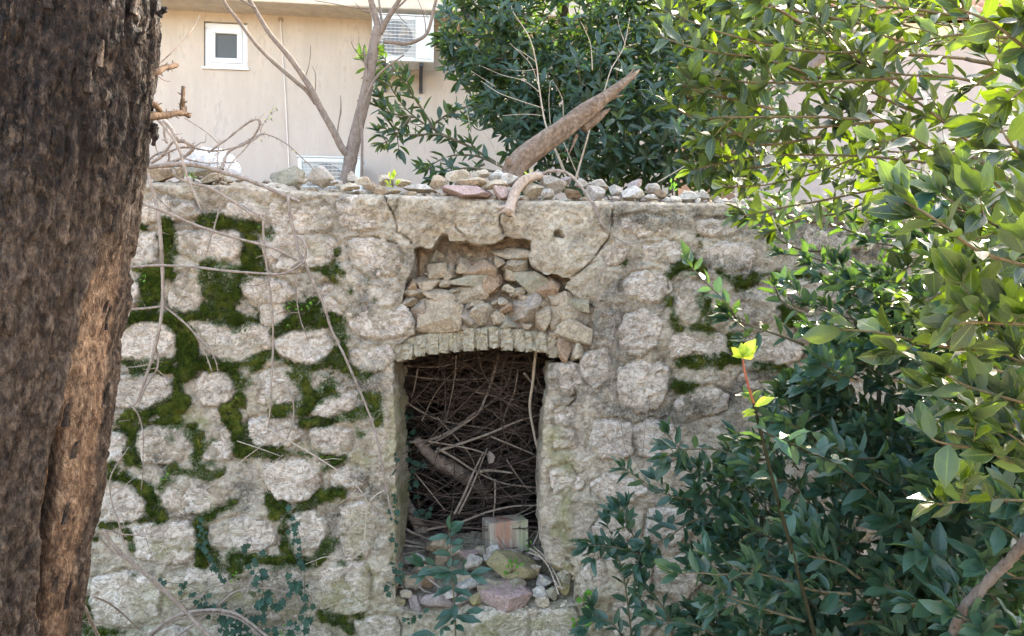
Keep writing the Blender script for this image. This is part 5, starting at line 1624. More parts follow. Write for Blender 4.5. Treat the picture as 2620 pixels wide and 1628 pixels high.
# ------------------------------------------------------------------ dry vines, canes and branches
def cane(name, label, cat, strands, mat, group=None, sides=8, knob=0.16, part='stem'):
    """one tangled plant: strands = [(crop, points, radius mm start, radius mm end, Y start, Y end)]"""
    first = strands[0]
    (ax, ay), = px(first[0], [first[1][0]])
    t = thing(name, label, cat, P(ax, ay, first[4]), 0, group)
    for crop, pts, r0, r1, y0, y1 in strands:
        q = px(crop, pts)
        n = len(q)
        W = [P(a, c, y0 + (y1 - y0) * k / max(1, n - 1) + (random.uniform(-0.012, 0.012) if 0 < k < n - 1 else 0)) for k, (a, c) in enumerate(q)]
        b = Buf()
        p, T, N, B = b.tube(W, r0 / 1000, r1 / 1000, sides, 9, knob)
        # buds and thorn stubs along the cane
        if r0 > 3.5:
            for k in range(4, len(p) - 3, random.choice([5, 6, 7])):
                a = random.uniform(0, 6.28)
                d = np.cos(a) * N[k] + np.sin(a) * B[k]
                r = (r0 + (r1 - r0) * k / len(p)) / 1000
                b.tube([p[k], p[k] + d * (r + 0.004) + T[k] * 0.004, p[k] + d * (r + 0.010) + T[k] * 0.009], 0.0028, 0.0008, 5, 2, 0.1)
            for k in range(8, len(p) - 6, random.choice([11, 14, 17])):       # short dead side shoots
                a = random.uniform(0, 6.28)
                d = T[k] * random.uniform(.3, 1) + np.cos(a) * N[k] + np.sin(a) * B[k]
                d = d / np.linalg.norm(d) * random.uniform(.012, .05)
                if p[k][1] + d[1] < 0.02 or p[k][2] > 2.3:
                    b.tube([p[k], p[k] + d * .5 + RNG.normal(0, .003, 3), p[k] + d], .0016, .0006, 5, 3, 0.1)
        b.build(part, M[mat], t)
    return t


VG = 'dry climbing canes hanging over the left half of the wall'
cane('climbing_cane', 'thick thorny red brown cane along the wall top, its stem hanging beside the window', 'vine', [
    ('R1', [(1000, 1150), (1060, 1150), (1250, 1135), (1400, 1150), (1540, 1190), (1700, 1240), (1850, 1300), (1990, 1360), (2065, 1392)], 13, 8, -.02, -.10),
    ('R4', [(1415, 65), (1430, 200), (1465, 350), (1500, 480), (1540, 560), (1600, 700), (1680, 870), (1740, 1060), (1830, 1240), (1900, 1400), (1950, 1512), (2010, 1660), (2060, 1800), (2105, 2000), (2150, 2260), (2200, 2470)], 8.5, 4, -.10, -.11),
    ('C3', [(890, 905), (895, 830), (930, 740), (1000, 670), (1160, 600), (1260, 550), (1330, 500)], 7.5, 4, -.03, .05)], 'cane', VG)
cane('climbing_cane', 'grey cane from the wall top that hangs straight down over the moss', 'vine', [
    ('R1', [(1190, 1140), (1210, 1200), (1240, 1235), (1340, 1270), (1450, 1300), (1590, 1380), (1700, 1440), (1790, 1490)], 8, 7, -.03, -.10),
    ('R4', [(970, 85), (1060, 140), (1150, 200), (1240, 240), (1305, 268)], 6.5, 3, -.10, -.10),
    ('R4', [(1232, 245), (1235, 400), (1260, 600), (1280, 750), (1300, 950), (1305, 1150), (1300, 1300), (1288, 1512), (1283, 1640), (1265, 1810)], 6, 4, -.10, -.09),
    ('R4', [(970, 90), (910, 160), (880, 250), (860, 320), (840, 380), (820, 460), (795, 535)], 5, 2.5, -.10, -.09),
    ('R4', [(1245, 510), (1210, 510), (1175, 525)], 3, 1.5, -.10, -.09)], 'cane_grey', VG)
cane('climbing_cane', 'straight thick grey cane hanging down close to the big trunk', 'vine', [
    ('R1', [(1000, 1120), (1010, 1180), (1040, 1270), (1070, 1370), (1095, 1500), (1110, 1650), (1122, 1850), (1124, 2060), (1115, 2180), (1095, 2300), (1065, 2420), (1020, 2570), (960, 2740), (925, 2800)], 11, 6, -.10, -.20),
    ('R4', [(475, 885), (350, 900), (240, 905), (205, 890)], 6, 5, -.14, -.20), ('R4', [(235, 905), (235, 940), (222, 970)], 4, 2.5, -.2, -.2),
    ('R4', [(485, 885), (560, 935), (680, 1040), (740, 1120), (800, 1230), (850, 1370)], 6, 3, -.14, -.10), ('R4', [(720, 1085), (830, 1200), (880, 1300), (895, 1380)], 5, 2.5, -.13, -.10),
    ('R4', [(430, 1185), (450, 1260), (440, 1350), (400, 1420), (350, 1500), (310, 1600)], 5, 3, -.16, -.15), ('R4', [(435, 1350), (480, 1390), (520, 1430)], 3, 1.5, -.16, -.14), ('R4', [(430, 1345), (340, 1355)], 3, 1.5, -.16, -.14),
    ('R4', [(420, 1300), (340, 1325), (250, 1337), (170, 1338)], 3, 2, -.17, -.2)], 'cane_grey', VG)
cane('climbing_cane', 'long reddish cane running diagonally across the wall from the trunk', 'vine', [
    ('R4', [(230, 60), (318, 110), (520, 190), (700, 270), (860, 325), (1000, 370), (1200, 420), (1340, 465), (1480, 540)], 7.5, 6, -.26, -.14),
    ('R4', [(400, 0), (440, 60), (500, 130), (560, 180), (640, 235), (680, 300)], 3.5, 2, -.12, -.08)], 'cane', VG)
cane('climbing_cane', 'looped cane that runs level from the trunk and curls back up at its end', 'vine', [
    ('R4', [(200, 600), (285, 590), (450, 580), (700, 590), (950, 620), (1150, 635), (1330, 645), (1430, 625), (1490, 585), (1540, 540), (1548, 440), (1515, 380), (1480, 363)], 6, 5, -.24, -.13),
    ('R4', [(1435, 598), (1500, 560), (1545, 520)], 6, 7, -.14, -.14), ('R4', [(685, 595), (660, 630), (635, 668)], 5, 4, -.2, -.18),
    ('R4', [(1490, 590), (1475, 700), (1480, 820), (1500, 950), (1535, 1060), (1570, 1140)], 3.4, 2, -.13, -.10), ('R4', [(1490, 930), (1440, 932), (1405, 945)], 2, 1.2, -.12, -.11), ('R4', [(1100, 640), (1150, 665), (1260, 665)], 2, 1.5, -.14, -.11),
    ('R4', [(1090, 725), (1180, 730), (1270, 700)], 2, 1.5, -.11, -.11)], 'cane', VG)
cane('climbing_cane', 'curled thorny cane looping over the wall top against the cream house', 'vine', [
    ('C3', [(720, 700), (860, 600), (940, 545), (1080, 430), (1190, 350), (1270, 310), (1320, 315), (1335, 350), (1310, 430), (1260, 510), (1200, 560), (1080, 620)], 5.5, 5, .03, .08),
    ('C3', [(150, 740), (260, 690), (400, 645), (560, 655), (740, 685), (870, 680), (990, 655), (1100, 620), (1200, 570), (1260, 530), (1350, 485), (1420, 490), (1560, 545), (1700, 640), (1820, 750), (1940, 865)], 5.5, 2.2, .0, .14),
    ('C3', [(1340, 470), (1360, 390), (1420, 300), (1470, 230), (1500, 150)], 2.2, 1, .08, .08), ('C3', [(1470, 240), (1510, 210), (1550, 190)], 1.2, .8, .08, .08), ('C3', [(1420, 310), (1460, 320)], 1.2, .8, .08, .08), ('C3', [(1940, 865), (1990, 930), (2080, 1000), (2130, 1030)], 2, 1.2, .14, .12)], 'cane', VG)
cane('climbing_cane', 'thick crooked old stem knotted on the wall top beside the trunk', 'vine', [
    ('C3', [(180, 330), (240, 390), (290, 460), (330, 520), (350, 590)], 13, 9, .0, -.02), ('C3', [(355, 565), (420, 570), (480, 600), (540, 640), (510, 690), (430, 750), (330, 800), (240, 830), (160, 870), (0, 880)], 9.5, 8, -.02, .02),
    ('C3', [(0, 850), (80, 800), (170, 740), (240, 640), (290, 580), (340, 560)], 8, 6, .03, -.01), ('C3', [(190, 330), (185, 460), (200, 540), (220, 590)], 6, 6, .02, .02), ('C3', [(220, 590), (190, 560), (165, 545)], 4, 2, .02, .02),
    ('C3', [(0, 800), (70, 740), (160, 700), (230, 690), (250, 760), (220, 830)], 5, 4, .04, .04), ('C3', [(80, 600), (100, 680), (140, 730)], 3, 3, .02, .02), ('C3', [(430, 775), (560, 810), (700, 830), (870, 828), (1000, 825), (1070, 805)], 4, 2, .0, .02),
    ('C3', [(840, 640), (825, 800), (830, 930), (835, 1040)], 3.4, 2.5, -.02, -.02), ('C3', [(560, 630), (620, 590), (680, 575), (690, 490)], 3.5, 2, -.02, .02)], 'cane', VG)
cane('climbing_cane', 'dark straight cane leaning out steeply over the wall edge beside the trunk', 'vine', [
    ('C3', [(20, 210), (150, 350), (250, 470), (330, 600), (390, 730), (420, 850), (450, 960), (510, 1100), (570, 1240), (625, 1395)], 8.5, 4, -.10, -.16)], 'cane_grey', VG)
cane('climbing_cane', 'thin bowed twig between the broken snag and the cane tangle', 'vine', [
    ('C3', [(430, 290), (560, 370), (690, 460), (790, 550), (845, 610)], 3, 2, .02, .05), ('C3', [(1230, 570), (1130, 690), (1000, 820), (930, 940), (870, 1040), (830, 1150)], 3, 2, .04, -.03)], 'cane_grey', VG)
cane('dead_twig', 'thin bare twig rising to the right from the trunk in front of the house window', 'twig', [
    ('R1', [(900, 540), (1060, 470), (1110, 435), (1190, 360), (1260, 290), (1310, 225), (1350, 170), (1375, 108)], 2.6, 1.2, -1.7, -1.4)], 'cane_grey')
cane('broken_branch', 'short weathered branch stub poking out from behind the trunk', 'branch', [
    ('R1', [(900, 560), (1080, 500), (1130, 470), (1180, 462), (1226, 450)], 9, 6.5, -1.72, -1.55)], 'rot', None, 12, 0.16, 'wood')
cane('broken_branch', 'broken elbow shaped dead branch with an upright orange snag beside the trunk', 'branch', [
    ('C3', [(-220, 330), (40, 270), (120, 265), (220, 260), (320, 235), (430, 240), (480, 262)], 12, 7, -1.72, -1.5), ('C3', [(405, 245), (405, 160), (410, 80), (418, -80)], 8, 6, -1.52, -1.5),
    ('C3', [(-100, 20), (80, 140), (130, 200), (160, 250)], 9, 7, -1.7, -1.6), ('C3', [(455, 230), (450, 190), (455, 150)], 3, 1.6, -1.5, -1.5)], 'rot', None, 12, 0.18, 'wood')
cane('dead_twig', 'pale forked twig dangling beside the left edge of the window', 'twig', [
    ('R7', [(1290, 235), (1420, 310), (1560, 390), (1700, 480), (1800, 550), (1870, 630), (1918, 715)], 4.5, 2.5, -.12, -.08), ('R7', [(2005, 615), (1960, 640), (1915, 690), (1895, 780), (1885, 900), (1880, 1012)], 4, 2.4, -.09, -.08),
    ('R7', [(1880, 985), (1800, 1040), (1720, 1030), (1640, 1025), (1570, 1050), (1510, 1072)], 3.2, 1.6, -.08, -.06), ('R7', [(1830, 1010), (1800, 1050), (1780, 1080)], 2.2, 1.4, -.08, -.06), ('R7', [(1620, 430), (1680, 420), (1745, 422)], 2.2, 1.2, -.1, -.09),
    ('R7', [(1835, 605), (1780, 660), (1690, 720)], 2.0, 1.0, -.09, -.08), ('R7', [(1585, 1050), (1590, 1080)], 1.6, 1, -.08, -.07)], 'twig_pale')
cane('dead_twig', 'hooked brown twig curving over the pale stone right of the hanging cane', 'twig', [
    ('R4', [(1305, 1440), (1380, 1465), (1425, 1510), (1455, 1600), (1456, 1700), (1440, 1790), (1400, 1880), (1330, 1945)], 4.4, 2.4, -.09, -.08), ('R7', [(1385, 395), (1330, 430), (1275, 415)], 2.6, 1.2, -.08, -.06)], 'cane')
cane('dead_twig', 'fine crossed pale twigs caught on the stones below the hanging cane', 'twig', [
    ('R7', [(850, 640), (1000, 540), (1130, 430), (1290, 310), (1420, 195)], 2.6, 1.6, -.07, -.1), ('R7', [(1100, 310), (1250, 360), (1365, 402)], 2.8, 1.6, -.07, -.08)], 'twig_pale')
cane('dead_twig', 'bent brown twig hanging over the mossy joint near the trunk', 'twig', [
    ('R7', [(440, 90), (480, 130), (505, 190), (522, 280), (520, 400), (520, 500), (508, 612)], 4, 1.8, -.18, -.10), ('R7', [(370, 190), (440, 180)], 2, 1, -.2, -.18)], 'cane')
cane('climbing_cane', 'brown cane winding up the wall foot close to the trunk', 'vine', [
    ('R7', [(640, 1240), (520, 1120), (450, 1040), (400, 930), (370, 810), (330, 700), (315, 560), (350, 470), (430, 350)], 5.5, 2.5, -.22, -.26), ('R7', [(330, 650), (400, 590), (490, 515)], 2.4, 1.2, -.24, -.22),
    ('R7', [(400, 850), (400, 790), (380, 750)], 2.2, 1, -.24, -.22), ('R7', [(600, 1090), (560, 980), (530, 875)], 2, 1, -.2, -.14)], 'cane_grey', VG)
cane('climbing_cane', 'long stout grey stem slanting down across the foot of the wall', 'vine', [
    ('R7', [(270, 860), (360, 980), (440, 1050), (500, 1100), (600, 1180), (700, 1280), (800, 1380), (940, 1530), (1050, 1640)], 8.5, 10, -.42, -.22), ('R7', [(270, 855), (340, 870), (400, 885), (470, 890), (540, 900)], 3.6, 2.0, -.42, -.34),
    ('R7', [(250, 900), (300, 960), (360, 1010), (450, 1055)], 3.4, 2, -.42, -.38)], 'cane_grey', VG)
cane('climbing_cane', 'pair of brown canes arched low over the ivy at the wall foot', 'vine', [
    ('R7', [(500, 1560), (650, 1430), (780, 1370), (950, 1350), (1080, 1370), (1180, 1430), (1290, 1520)], 8, 7, -.2, -.16), ('R7', [(700, 1530), (850, 1430), (1000, 1310), (1090, 1240), (1250, 1215), (1400, 1240), (1500, 1270)], 6, 3, -.14, -.08),
    ('R7', [(745, 1300), (880, 1260), (920, 1220), (1000, 1200), (1130, 1190), (1250, 1190)], 4.5, 2.2, -.12, -.08), ('R7', [(1120, 1330), (1160, 1240), (1190, 1160), (1240, 1110)], 3.4, 2, -.12, -.1), ('R7', [(500, 1560), (660, 1450), (800, 1390), (950, 1370), (1100, 1400), (1200, 1470), (1270, 1540)], 6, 5, -.19, -.15)], 'cane', VG)
cane('dead_twig', 'reddish twig springing from the trunk foot towards the wall', 'twig', [
    ('R7', [(215, 1268), (310, 1310), (400, 1380), (490, 1465)], 4, 3, -.9, -.3), ('R7', [(160, 1330), (190, 1400), (215, 1450), (250, 1530)], 6, 6, -1.2, -.9), ('R7', [(150, 1420), (300, 1440), (520, 1475)], 2, 1.4, -.9, -.2)], 'cane')
cane('creeping_vine', 'thin woody vine creeping down the wall right of the window', 'vine', [
    ('R2', [(1370, 1195), (1430, 1200), (1480, 1182), (1580, 1190), (1650, 1240), (1720, 1330), (1770, 1410), (1810, 1500)], 9, 5.5, .16, -.05),
    ('R5', [(1720, 230), (1745, 300), (1770, 380), (1820, 440), (1865, 490)], 7, 4, -.04, -.05), ('R5', [(1870, 495), (1885, 550), (1850, 650), (1780, 780), (1755, 900), (1760, 1050), (1870, 1140), (1870, 1250), (1820, 1380), (1845, 1500), (1870, 1640), (1890, 1750), (1925, 1900), (1940, 2000), (1970, 2150), (2040, 2230), (2100, 2350)], 3.4, 2.2, -.05, -.06),
    ('R5', [(1870, 490), (1840, 540), (1790, 600)], 3, 2, -.05, -.05), ('R5', [(1870, 495), (1940, 540), (2000, 555), (2060, 550), (2117, 540)], 3, 1.6, -.05, -.05), ('R8', [(1200, 455), (1250, 530), (1300, 585)], 2.4, 1.2, -.06, -.06), ('R8', [(1430, 300), (1415, 440), (1405, 560)], 1.8, 1.2, -.06, -.06)], 'cane')
cane('dead_stalk', 'bundle of pale broken stalks leaning in the right corner of the window sill', 'twig', [
    ('C4', [(1580, 520), (1680, 590), (1770, 700), (1830, 840), (1885, 1010)], 5, 4, .25, -.02), ('C4', [(1620, 500), (1720, 590), (1800, 700), (1870, 830), (1920, 960)], 4, 3.5, .25, -.01), ('C4', [(1560, 560), (1700, 620), (1790, 740), (1850, 870), (1890, 940)], 4, 3, .22, .0),
    ('C4', [(1610, 480), (1660, 370), (1690, 250)], 3.6, 3, .3, .4), ('C4', [(1890, 930), (1950, 945)], 3, 2, .0, .0)], 'twig_pale')
cane('dead_stalk', 'brown dry stalks lying among the stones at the left of the sill', 'twig', [
    ('C4', [(440, 820), (530, 880), (610, 940)], 7, 6, .15, .08), ('C4', [(360, 860), (420, 960), (540, 1005)], 4, 3, .1, .06), ('C4', [(160, 590), (300, 560), (450, 535)], 4, 3, .3, .36), ('C4', [(180, 410), (300, 450), (450, 490)], 8, 6, .42, .45),
    ('C4', [(85, 880), (100, 1000), (150, 1110), (265, 1170)], 2.4, 1.6, .0, -.03)], 'cane')

# hanging broken branch and the big dead log on the wall top
def log(name, label, pts, radii, Ys, mat, sides=36, amp=0.008, extras=()):
    W = [P(a, c, y) for (a, c), y in zip(pts, Ys)]
    t = thing(name, label, 'log', W[0])

    def limb_(W_, radii_, nm, sides_, amp_, seed):
        b = Buf()
        p, T, N, B = b.tube(W_, radii_, None, sides_, 22, 0.0)
        V = b.V[0].copy()
        m = len(p)
        k = np.minimum(np.arange(m * sides_) // sides_, m - 1)
        k = np.concatenate([k, [0, m - 1]])
        off = V - p[k]
        rr_ = np.linalg.norm(off, axis=1)
        off /= rr_[:, None] + 1e-9
        ca, sa = (off * N[k]).sum(1), (off * B[k]).sum(1)
        s_ = np.concatenate([[0], np.cumsum(np.linalg.norm(np.diff(p, axis=0), axis=1))])[k]
        big = fbm(np.stack([ca * 1.3, sa * 1.3, s_ * 5], 1), 3, seed)
        grain = fbm(np.stack([ca * 5.5, sa * 5.5, s_ * 3.5], 1), 4, seed + 1, True)
        scale = np.clip(rr_ / 0.05, 0.15, 1)
        b.V = [V + off * ((2.2 * amp_ * big + 0.9 * amp_ * grain) * scale)[:, None]]
        blot = fbm(np.stack([ca * 1.6, sa * 1.6, s_ * 6], 1), 4, seed + 2)
        b.tint = [np.clip(0.45 + 0.9 * blot - 0.7 * grain, 0, 1)]
        b.build(nm, M[mat], t)

    limb_(W, radii, 'wood', sides, amp, 131)
    for n_, e in enumerate(extras):
        limb_([P(a, c_, y) for a, c_, y in e[0]], [e[1], (e[1] + e[2]) * .55, e[2]], e[3], 14, amp * .6, 150 + n_ * 7)
    return t


lg = [px('R2', [q])[0] for q in [(1190, 1260), (1260, 1130), (1400, 1010), (1580, 880), (1740, 765), (1880, 655), (1990, 570), (2060, 515), (2100, 478)]]
log('dead_log', 'long grey brown dead log leaning up to the right from the wall top', lg, [.046, .050, .053, .050, .044, .027, .020, .011, .002], np.linspace(.26, .62, 9), 'deadwood', 36, 0.008,
    [([(*px('R2', [(1700, 880)])[0], .46), (*px('R2', [(1780, 830)])[0], .48), (*px('R2', [(1850, 780)])[0], .50), (*px('R2', [(1892, 752)])[0], .51)], .034, .003, 'splinter'),
     ([(*px('R2', [(1880, 690)])[0], .52), (*px('R2', [(1930, 672)])[0], .53), (*px('R2', [(1985, 660)])[0], .54)], .012, .002, 'splinter'),
     ([(*px('R2', [(1660, 935)])[0], .44), (*px('R2', [(1640, 990)])[0], .42), (*px('R2', [(1610, 1065)])[0], .40)], .012, .002, 'splinter'),
     ([(*px('R2', [(1960, 590)])[0], .55), (*px('R2', [(2020, 560)])[0], .55), (*px('R2', [(2075, 535)])[0], .56)], .010, .002, 'splinter'), ([(*px('R2', [(1990, 560)])[0], .53), (*px('R2', [(2040, 500)])[0], .54), (*px('R2', [(2060, 470)])[0], .55)], .008, .0015, 'splinter'),
     ([(*px('R2', [(1780, 730)])[0], .42), (*px('R2', [(1782, 700)])[0], .40)], .018, .012, 'knot'), ([(*px('R2', [(1190, 1130)])[0], .22), (*px('R2', [(1185, 1090)])[0], .2)], .02, .01, 'knot')])
hg = [px('R2', [q])[0] for q in [(1420, 1222), (1360, 1225), (1290, 1258), (1238, 1330), (1212, 1400), (1190, 1470)]]
log('broken_branch', 'pale broken branch end hanging over the wall edge above the window', hg, [.016, .021, .024, .023, .022, .028], np.linspace(.12, -.07, 6), 'snag_wood', 20, 0.005,
    [([(*px('R2', [(1200, 1440)])[0], -.06), (*px('R2', [(1150, 1435)])[0], -.07), (*px('R2', [(1100, 1440)])[0], -.08)], .016, .003, 'splinter'), ([(*px('R2', [(1190, 1450)])[0], -.06), (*px('R2', [(1150, 1462)])[0], -.08), (*px('R2', [(1130, 1480)])[0], -.08)], .012, .002, 'splinter'),
     ([(*px('R2', [(1200, 1460)])[0], -.06), (*px('R2', [(1225, 1490)])[0], -.07), (*px('R2', [(1232, 1515)])[0], -.07)], .014, .003, 'splinter')])

# ------------------------------------------------------------------ tangle of dead brush inside the opening
def in_opening(n, ymin, ymax, rmin, rmax, lmin, lmax, buf=None, bias=None):
    out = []
    for _ in range(n):
        y = random.uniform(ymin, ymax)
        c = np.array([random.uniform(-0.72, 0.30), y, random.uniform(0.30, 1.68)])
        a = random.gauss(0.25, 0.75) if bias is None else random.gauss(*bias)
        L = random.uniform(lmin, lmax)
        d = np.array([math.cos(a), random.uniform(-.35, .35), math.sin(a)])
        bend = np.array([-d[2], random.uniform(-.5, .5), d[0]]) * random.uniform(-0.28, 0.28) * L
        jig = lambda s: RNG.normal(0, s, 3)
        pts = [c - d * L / 2, c - d * L * 0.2 + bend * 0.8 + jig(0.02), c + d * L * 0.2 + bend * 0.8 + jig(0.02), c + d * L / 2 + jig(0.03)]
        pts = [np.array([min(max(p[0], -1.2), 0.8), min(max(p[1], 0.24), 2.2), min(max(p[2], 0.24), 1.95)]) for p in pts]
        out.append((pts, random.uniform(rmin, rmax)))
    return out


BR = 'dead branches tangled inside the window opening'
TR = [([(100, 510), (290, 500), (430, 440), (520, 370), (620, 300), (700, 210), (740, 60)], 9, .45, .75), ([(330, 560), (480, 510), (620, 460), (760, 400), (900, 360)], 9, .42, .6), ([(150, 280), (240, 340), (340, 390), (480, 420), (620, 440), (800, 480)], 7, .5, .8),
      ([(560, 660), (620, 655), (730, 668)], 10, .42, .5), ([(340, 540), (430, 590), (540, 660), (680, 720), (860, 745)], 7, .4, .6), ([(270, 500), (300, 505), (520, 545), (640, 590)], 6, .38, .45), ([(430, 880), (480, 780), (530, 660), (580, 560)], 8, .40, .5),
      ([(450, 880), (510, 760), (560, 640), (600, 540)], 6, .42, .5), ([(290, 960), (440, 930), (600, 870), (740, 840), (880, 835)], 8, .45, .55), ([(640, 700), (640, 800), (630, 900)], 6, .5, .5), ([(790, 150), (830, 200), (860, 240), (900, 262)], 8, .5, .6),
      ([(660, 60), (620, 200), (590, 280), (550, 360), (470, 420), (380, 480), (280, 530)], 8, .55, .5), ([(440, 60), (430, 180), (410, 290), (385, 400)], 5, .5, .6), ([(160, 90), (165, 200), (150, 260)], 6, .45, .5), ([(240, 130), (220, 240), (205, 280)], 4, .4, .45),
      ([(115, 150), (300, 180), (480, 185), (640, 170), (860, 110)], 5, .6, .8), ([(130, 110), (330, 120), (470, 90), (560, 70)], 6, .55, .7), ([(260, 400), (330, 260), (420, 150), (500, 70)], 4, .55, .7), ([(760, 130), (740, 250), (700, 340), (670, 440)], 4, .5, .6),
      ([(540, 250), (680, 280), (800, 300), (890, 330)], 5, .6, .7), ([(620, 480), (740, 530), (850, 580), (890, 640)], 5, .5, .6), ([(700, 600), (760, 690), (820, 760), (890, 790)], 5, .55, .65), ([(200, 640), (300, 760), (380, 860)], 5, .45, .5), ([(640, 920), (760, 880), (870, 820)], 6, .5, .6),
      ([(660, 930), (780, 890), (880, 850)], 4, .5, .6), ([(340, 380), (500, 560), (560, 700), (600, 820)], 4, .55, .65), ([(150, 940), (220, 980), (300, 1010)], 9, .4, .5), ([(155, 1040), (240, 1050), (320, 1060)], 8, .38, .42)]
for n_, (pts, r, y0, y1) in enumerate(TR):
    q = px('R8', pts)
    W = [P(a, c, y0 + (y1 - y0) * k / (len(q) - 1)) for k, (a, c) in enumerate(q)]
    b = Buf()
    b.tube(W, r / 1000, r * 0.55 / 1000, 7, 8, 0.1)
    sl = abs(pts[-1][1] - pts[0][1]) / (abs(pts[-1][0] - pts[0][0]) + 1)
    mx_, my_ = sum(q_[0] for q_ in pts) / len(pts), sum(q_[1] for q_ in pts) / len(pts)
    lab = ('near level' if sl < .35 else 'slanting' if sl < 1.6 else 'upright') + (' stout' if r > 6 else ' slender') + ' pale branch in front of the brush, ' + ('near the arch' if my_ < 260 else 'beside the rotten branch' if my_ < 650 else 'just above the sill') + (', left' if mx_ < 400 else ', middle' if mx_ < 650 else ', right')
    tag(b.build('dead_branch', M['cane_grey']), lab, 'branch', BR)
W = [P(*q, y) for q, y in zip(px('R8', [(850, 40), (835, 200), (820, 330), (845, 480), (880, 620)]), [.3, .32, .36, .4, .42])]
b = Buf()
b.tube(W, .009, .006, 8, 8, 0.05)
tag(b.build('dead_branch', M['twig_pale']), 'light brown vertical cane just inside the right jamb of the window', 'branch')
W = [P(*q, y) for q, y in zip(px('R8', [(230, 490), (300, 570), (370, 620), (450, 660), (530, 720), (620, 800)]), [.5, .55, .6, .65, .75, .9])]
b = Buf()
b.tube(W, [.022, .034, .038, .036, .034, .028], None, 12, 8, 0.12)
tag(b.build('rotten_branch', M['cane']), 'thick rotten brown branch slanting through the brush in the window', 'branch')
for pts, r in ([(110, 600), (170, 800), (230, 900), (280, 980)], .03), ([(115, 840), (200, 880), (260, 1000), (300, 1040)], .026):
    W = [P(*q, .55) for q in px('R8', pts)]
    b = Buf()
    b.tube(W, r, r * 0.8, 10, 8, 0.12)
    tag(b.build('rotten_branch', M['cane']), 'thick brown branch in the lower left corner of the window', 'branch', 'thick branches in the lower left window corner')
for n_, (pts, r) in enumerate(in_opening(130, .40, .95, .0020, .0046, .5, 1.3)):
    b = Buf()
    p, T, N, B = b.tube(pts, r, r * 0.5, 5, 7, 0.14)
    for _ in range(random.randint(1, 4)):                  # forks and snapped side twigs
        k = random.randint(3, len(p) - 3)
        a = random.uniform(0, 6.28)
        d = T[k] * .9 + (np.cos(a) * N[k] + np.sin(a) * B[k]) * random.uniform(.4, .9)
        d *= random.uniform(.08, .30)
        e = p[k] + d
        e[1] = max(e[1], .3)
        b.tube([p[k], p[k] + d * .5 + RNG.normal(0, .012, 3), e], r * .6, r * .25, 5, 4, 0.12)
    sl = math.atan2(pts[-1][2] - pts[0][2], abs(pts[-1][0] - pts[0][0]) + .01)
    m_ = (pts[1] + pts[2]) / 2
    lab = ('level ' if abs(sl) < .25 else 'steep ' if abs(sl) > .9 else 'rising ' if (pts[-1][2] - pts[0][2]) * (pts[-1][0] - pts[0][0]) > 0 else 'falling ') + ('thick ' if r > .0037 else 'thin ') + 'dead branch in the brush, '
    lab += ('high under the arch' if m_[2] > 1.2 else 'at mid height' if m_[2] > .75 else 'low above the sill') + (', left side' if m_[0] < -.22 else ', right side')
    tag(b.build('dead_branch', M['twig_dark']), lab, 'branch', BR)
b = Buf()
for pts, r in in_opening(420, .42, 1.3, .0012, .0031, .4, 1.2):
    if pts[1][0] > -.15 and pts[1][2] < 1.35 and random.random() < .55:
        continue
    b.tube(pts, r, r * 0.5, 5, 6, 0.1)
for pts, r in in_opening(170, .45, 1.6, .0014, .0036, .5, 1.2, None, (0.1, 0.35)):
    pts = [p * np.array([1, 1, .35]) + np.array([0, 0, 1.05]) for p in pts]
    b.tube(pts, r, r * 0.5, 5, 6, 0.1)
for pts, r in in_opening(90, .40, .9, .0016, .004, .2, .5, None, (0.0, 0.5)):
    pts = [p * np.array([1, 1, .18]) + np.array([0, 0, .24]) for p in pts]
    b.tube(pts, r, r * 0.5, 5, 4, 0.1)
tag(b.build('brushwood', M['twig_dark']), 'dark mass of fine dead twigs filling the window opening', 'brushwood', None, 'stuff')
# ------------------------------------------------------------------ leaves
def leaf_template(stations, fold, curl, wave, seed, shape='bay', pinch=0.0):
    rg = np.random.default_rng(seed)
    t = np.linspace(0, 1, stations)
    if shape == 'bay':
        w = np.sin(np.pi * np.clip(t, 0, 1) ** 0.92) ** 0.85 * (1 - 0.15 * t)
    else:
        w = np.sin(np.pi * t ** 0.75) ** 0.8
    w[0] = 0.04
    w[-1] = 0.0
    V, UV = [], []
    ph = rg.uniform(0, 6)
    for k in range(stations):
        zc = -curl * t[k] ** 2 + 0.03 * math.sin(3.0 * t[k] + ph)
        xo = 0.05 * math.sin(2.2 * t[k] + ph) * pinch
        for s in (-1, 0, 1):
            ww = w[k] * 0.5 * (1 + 0.10 * rg.uniform(-1, 1))
            V.append((s * ww + xo, t[k], zc + abs(s) * ww * fold + wave * 0.10 * math.sin(11 * t[k] + ph + s) * abs(s) * w[k]))
            UV.append((0.5 + 0.5 * s, t[k]))
    F = [(i * 3 + j, i * 3 + j + 1, i * 3 + j + 4, i * 3 + j + 3) for i in range(stations - 1) for j in range(2)]
    return np.array(V), np.array(F), np.array(UV)


BAY_HI = [leaf_template(8, f, c, w, s, 'bay', 1) for f, c, w, s in ((.35, .12, .6, 1), (.20, .30, .9, 2), (.55, .05, .5, 3), (.28, -.12, .8, 4), (.45, .22, .7, 5), (.15, .10, 1.0, 6))]
BAY_LO = [leaf_template(5, f, c, w, s, 'bay', 1) for f, c, w, s in ((.35, .12, .5, 1), (.20, .30, .8, 2), (.55, .05, .4, 3), (.28, -.12, .7, 4))]


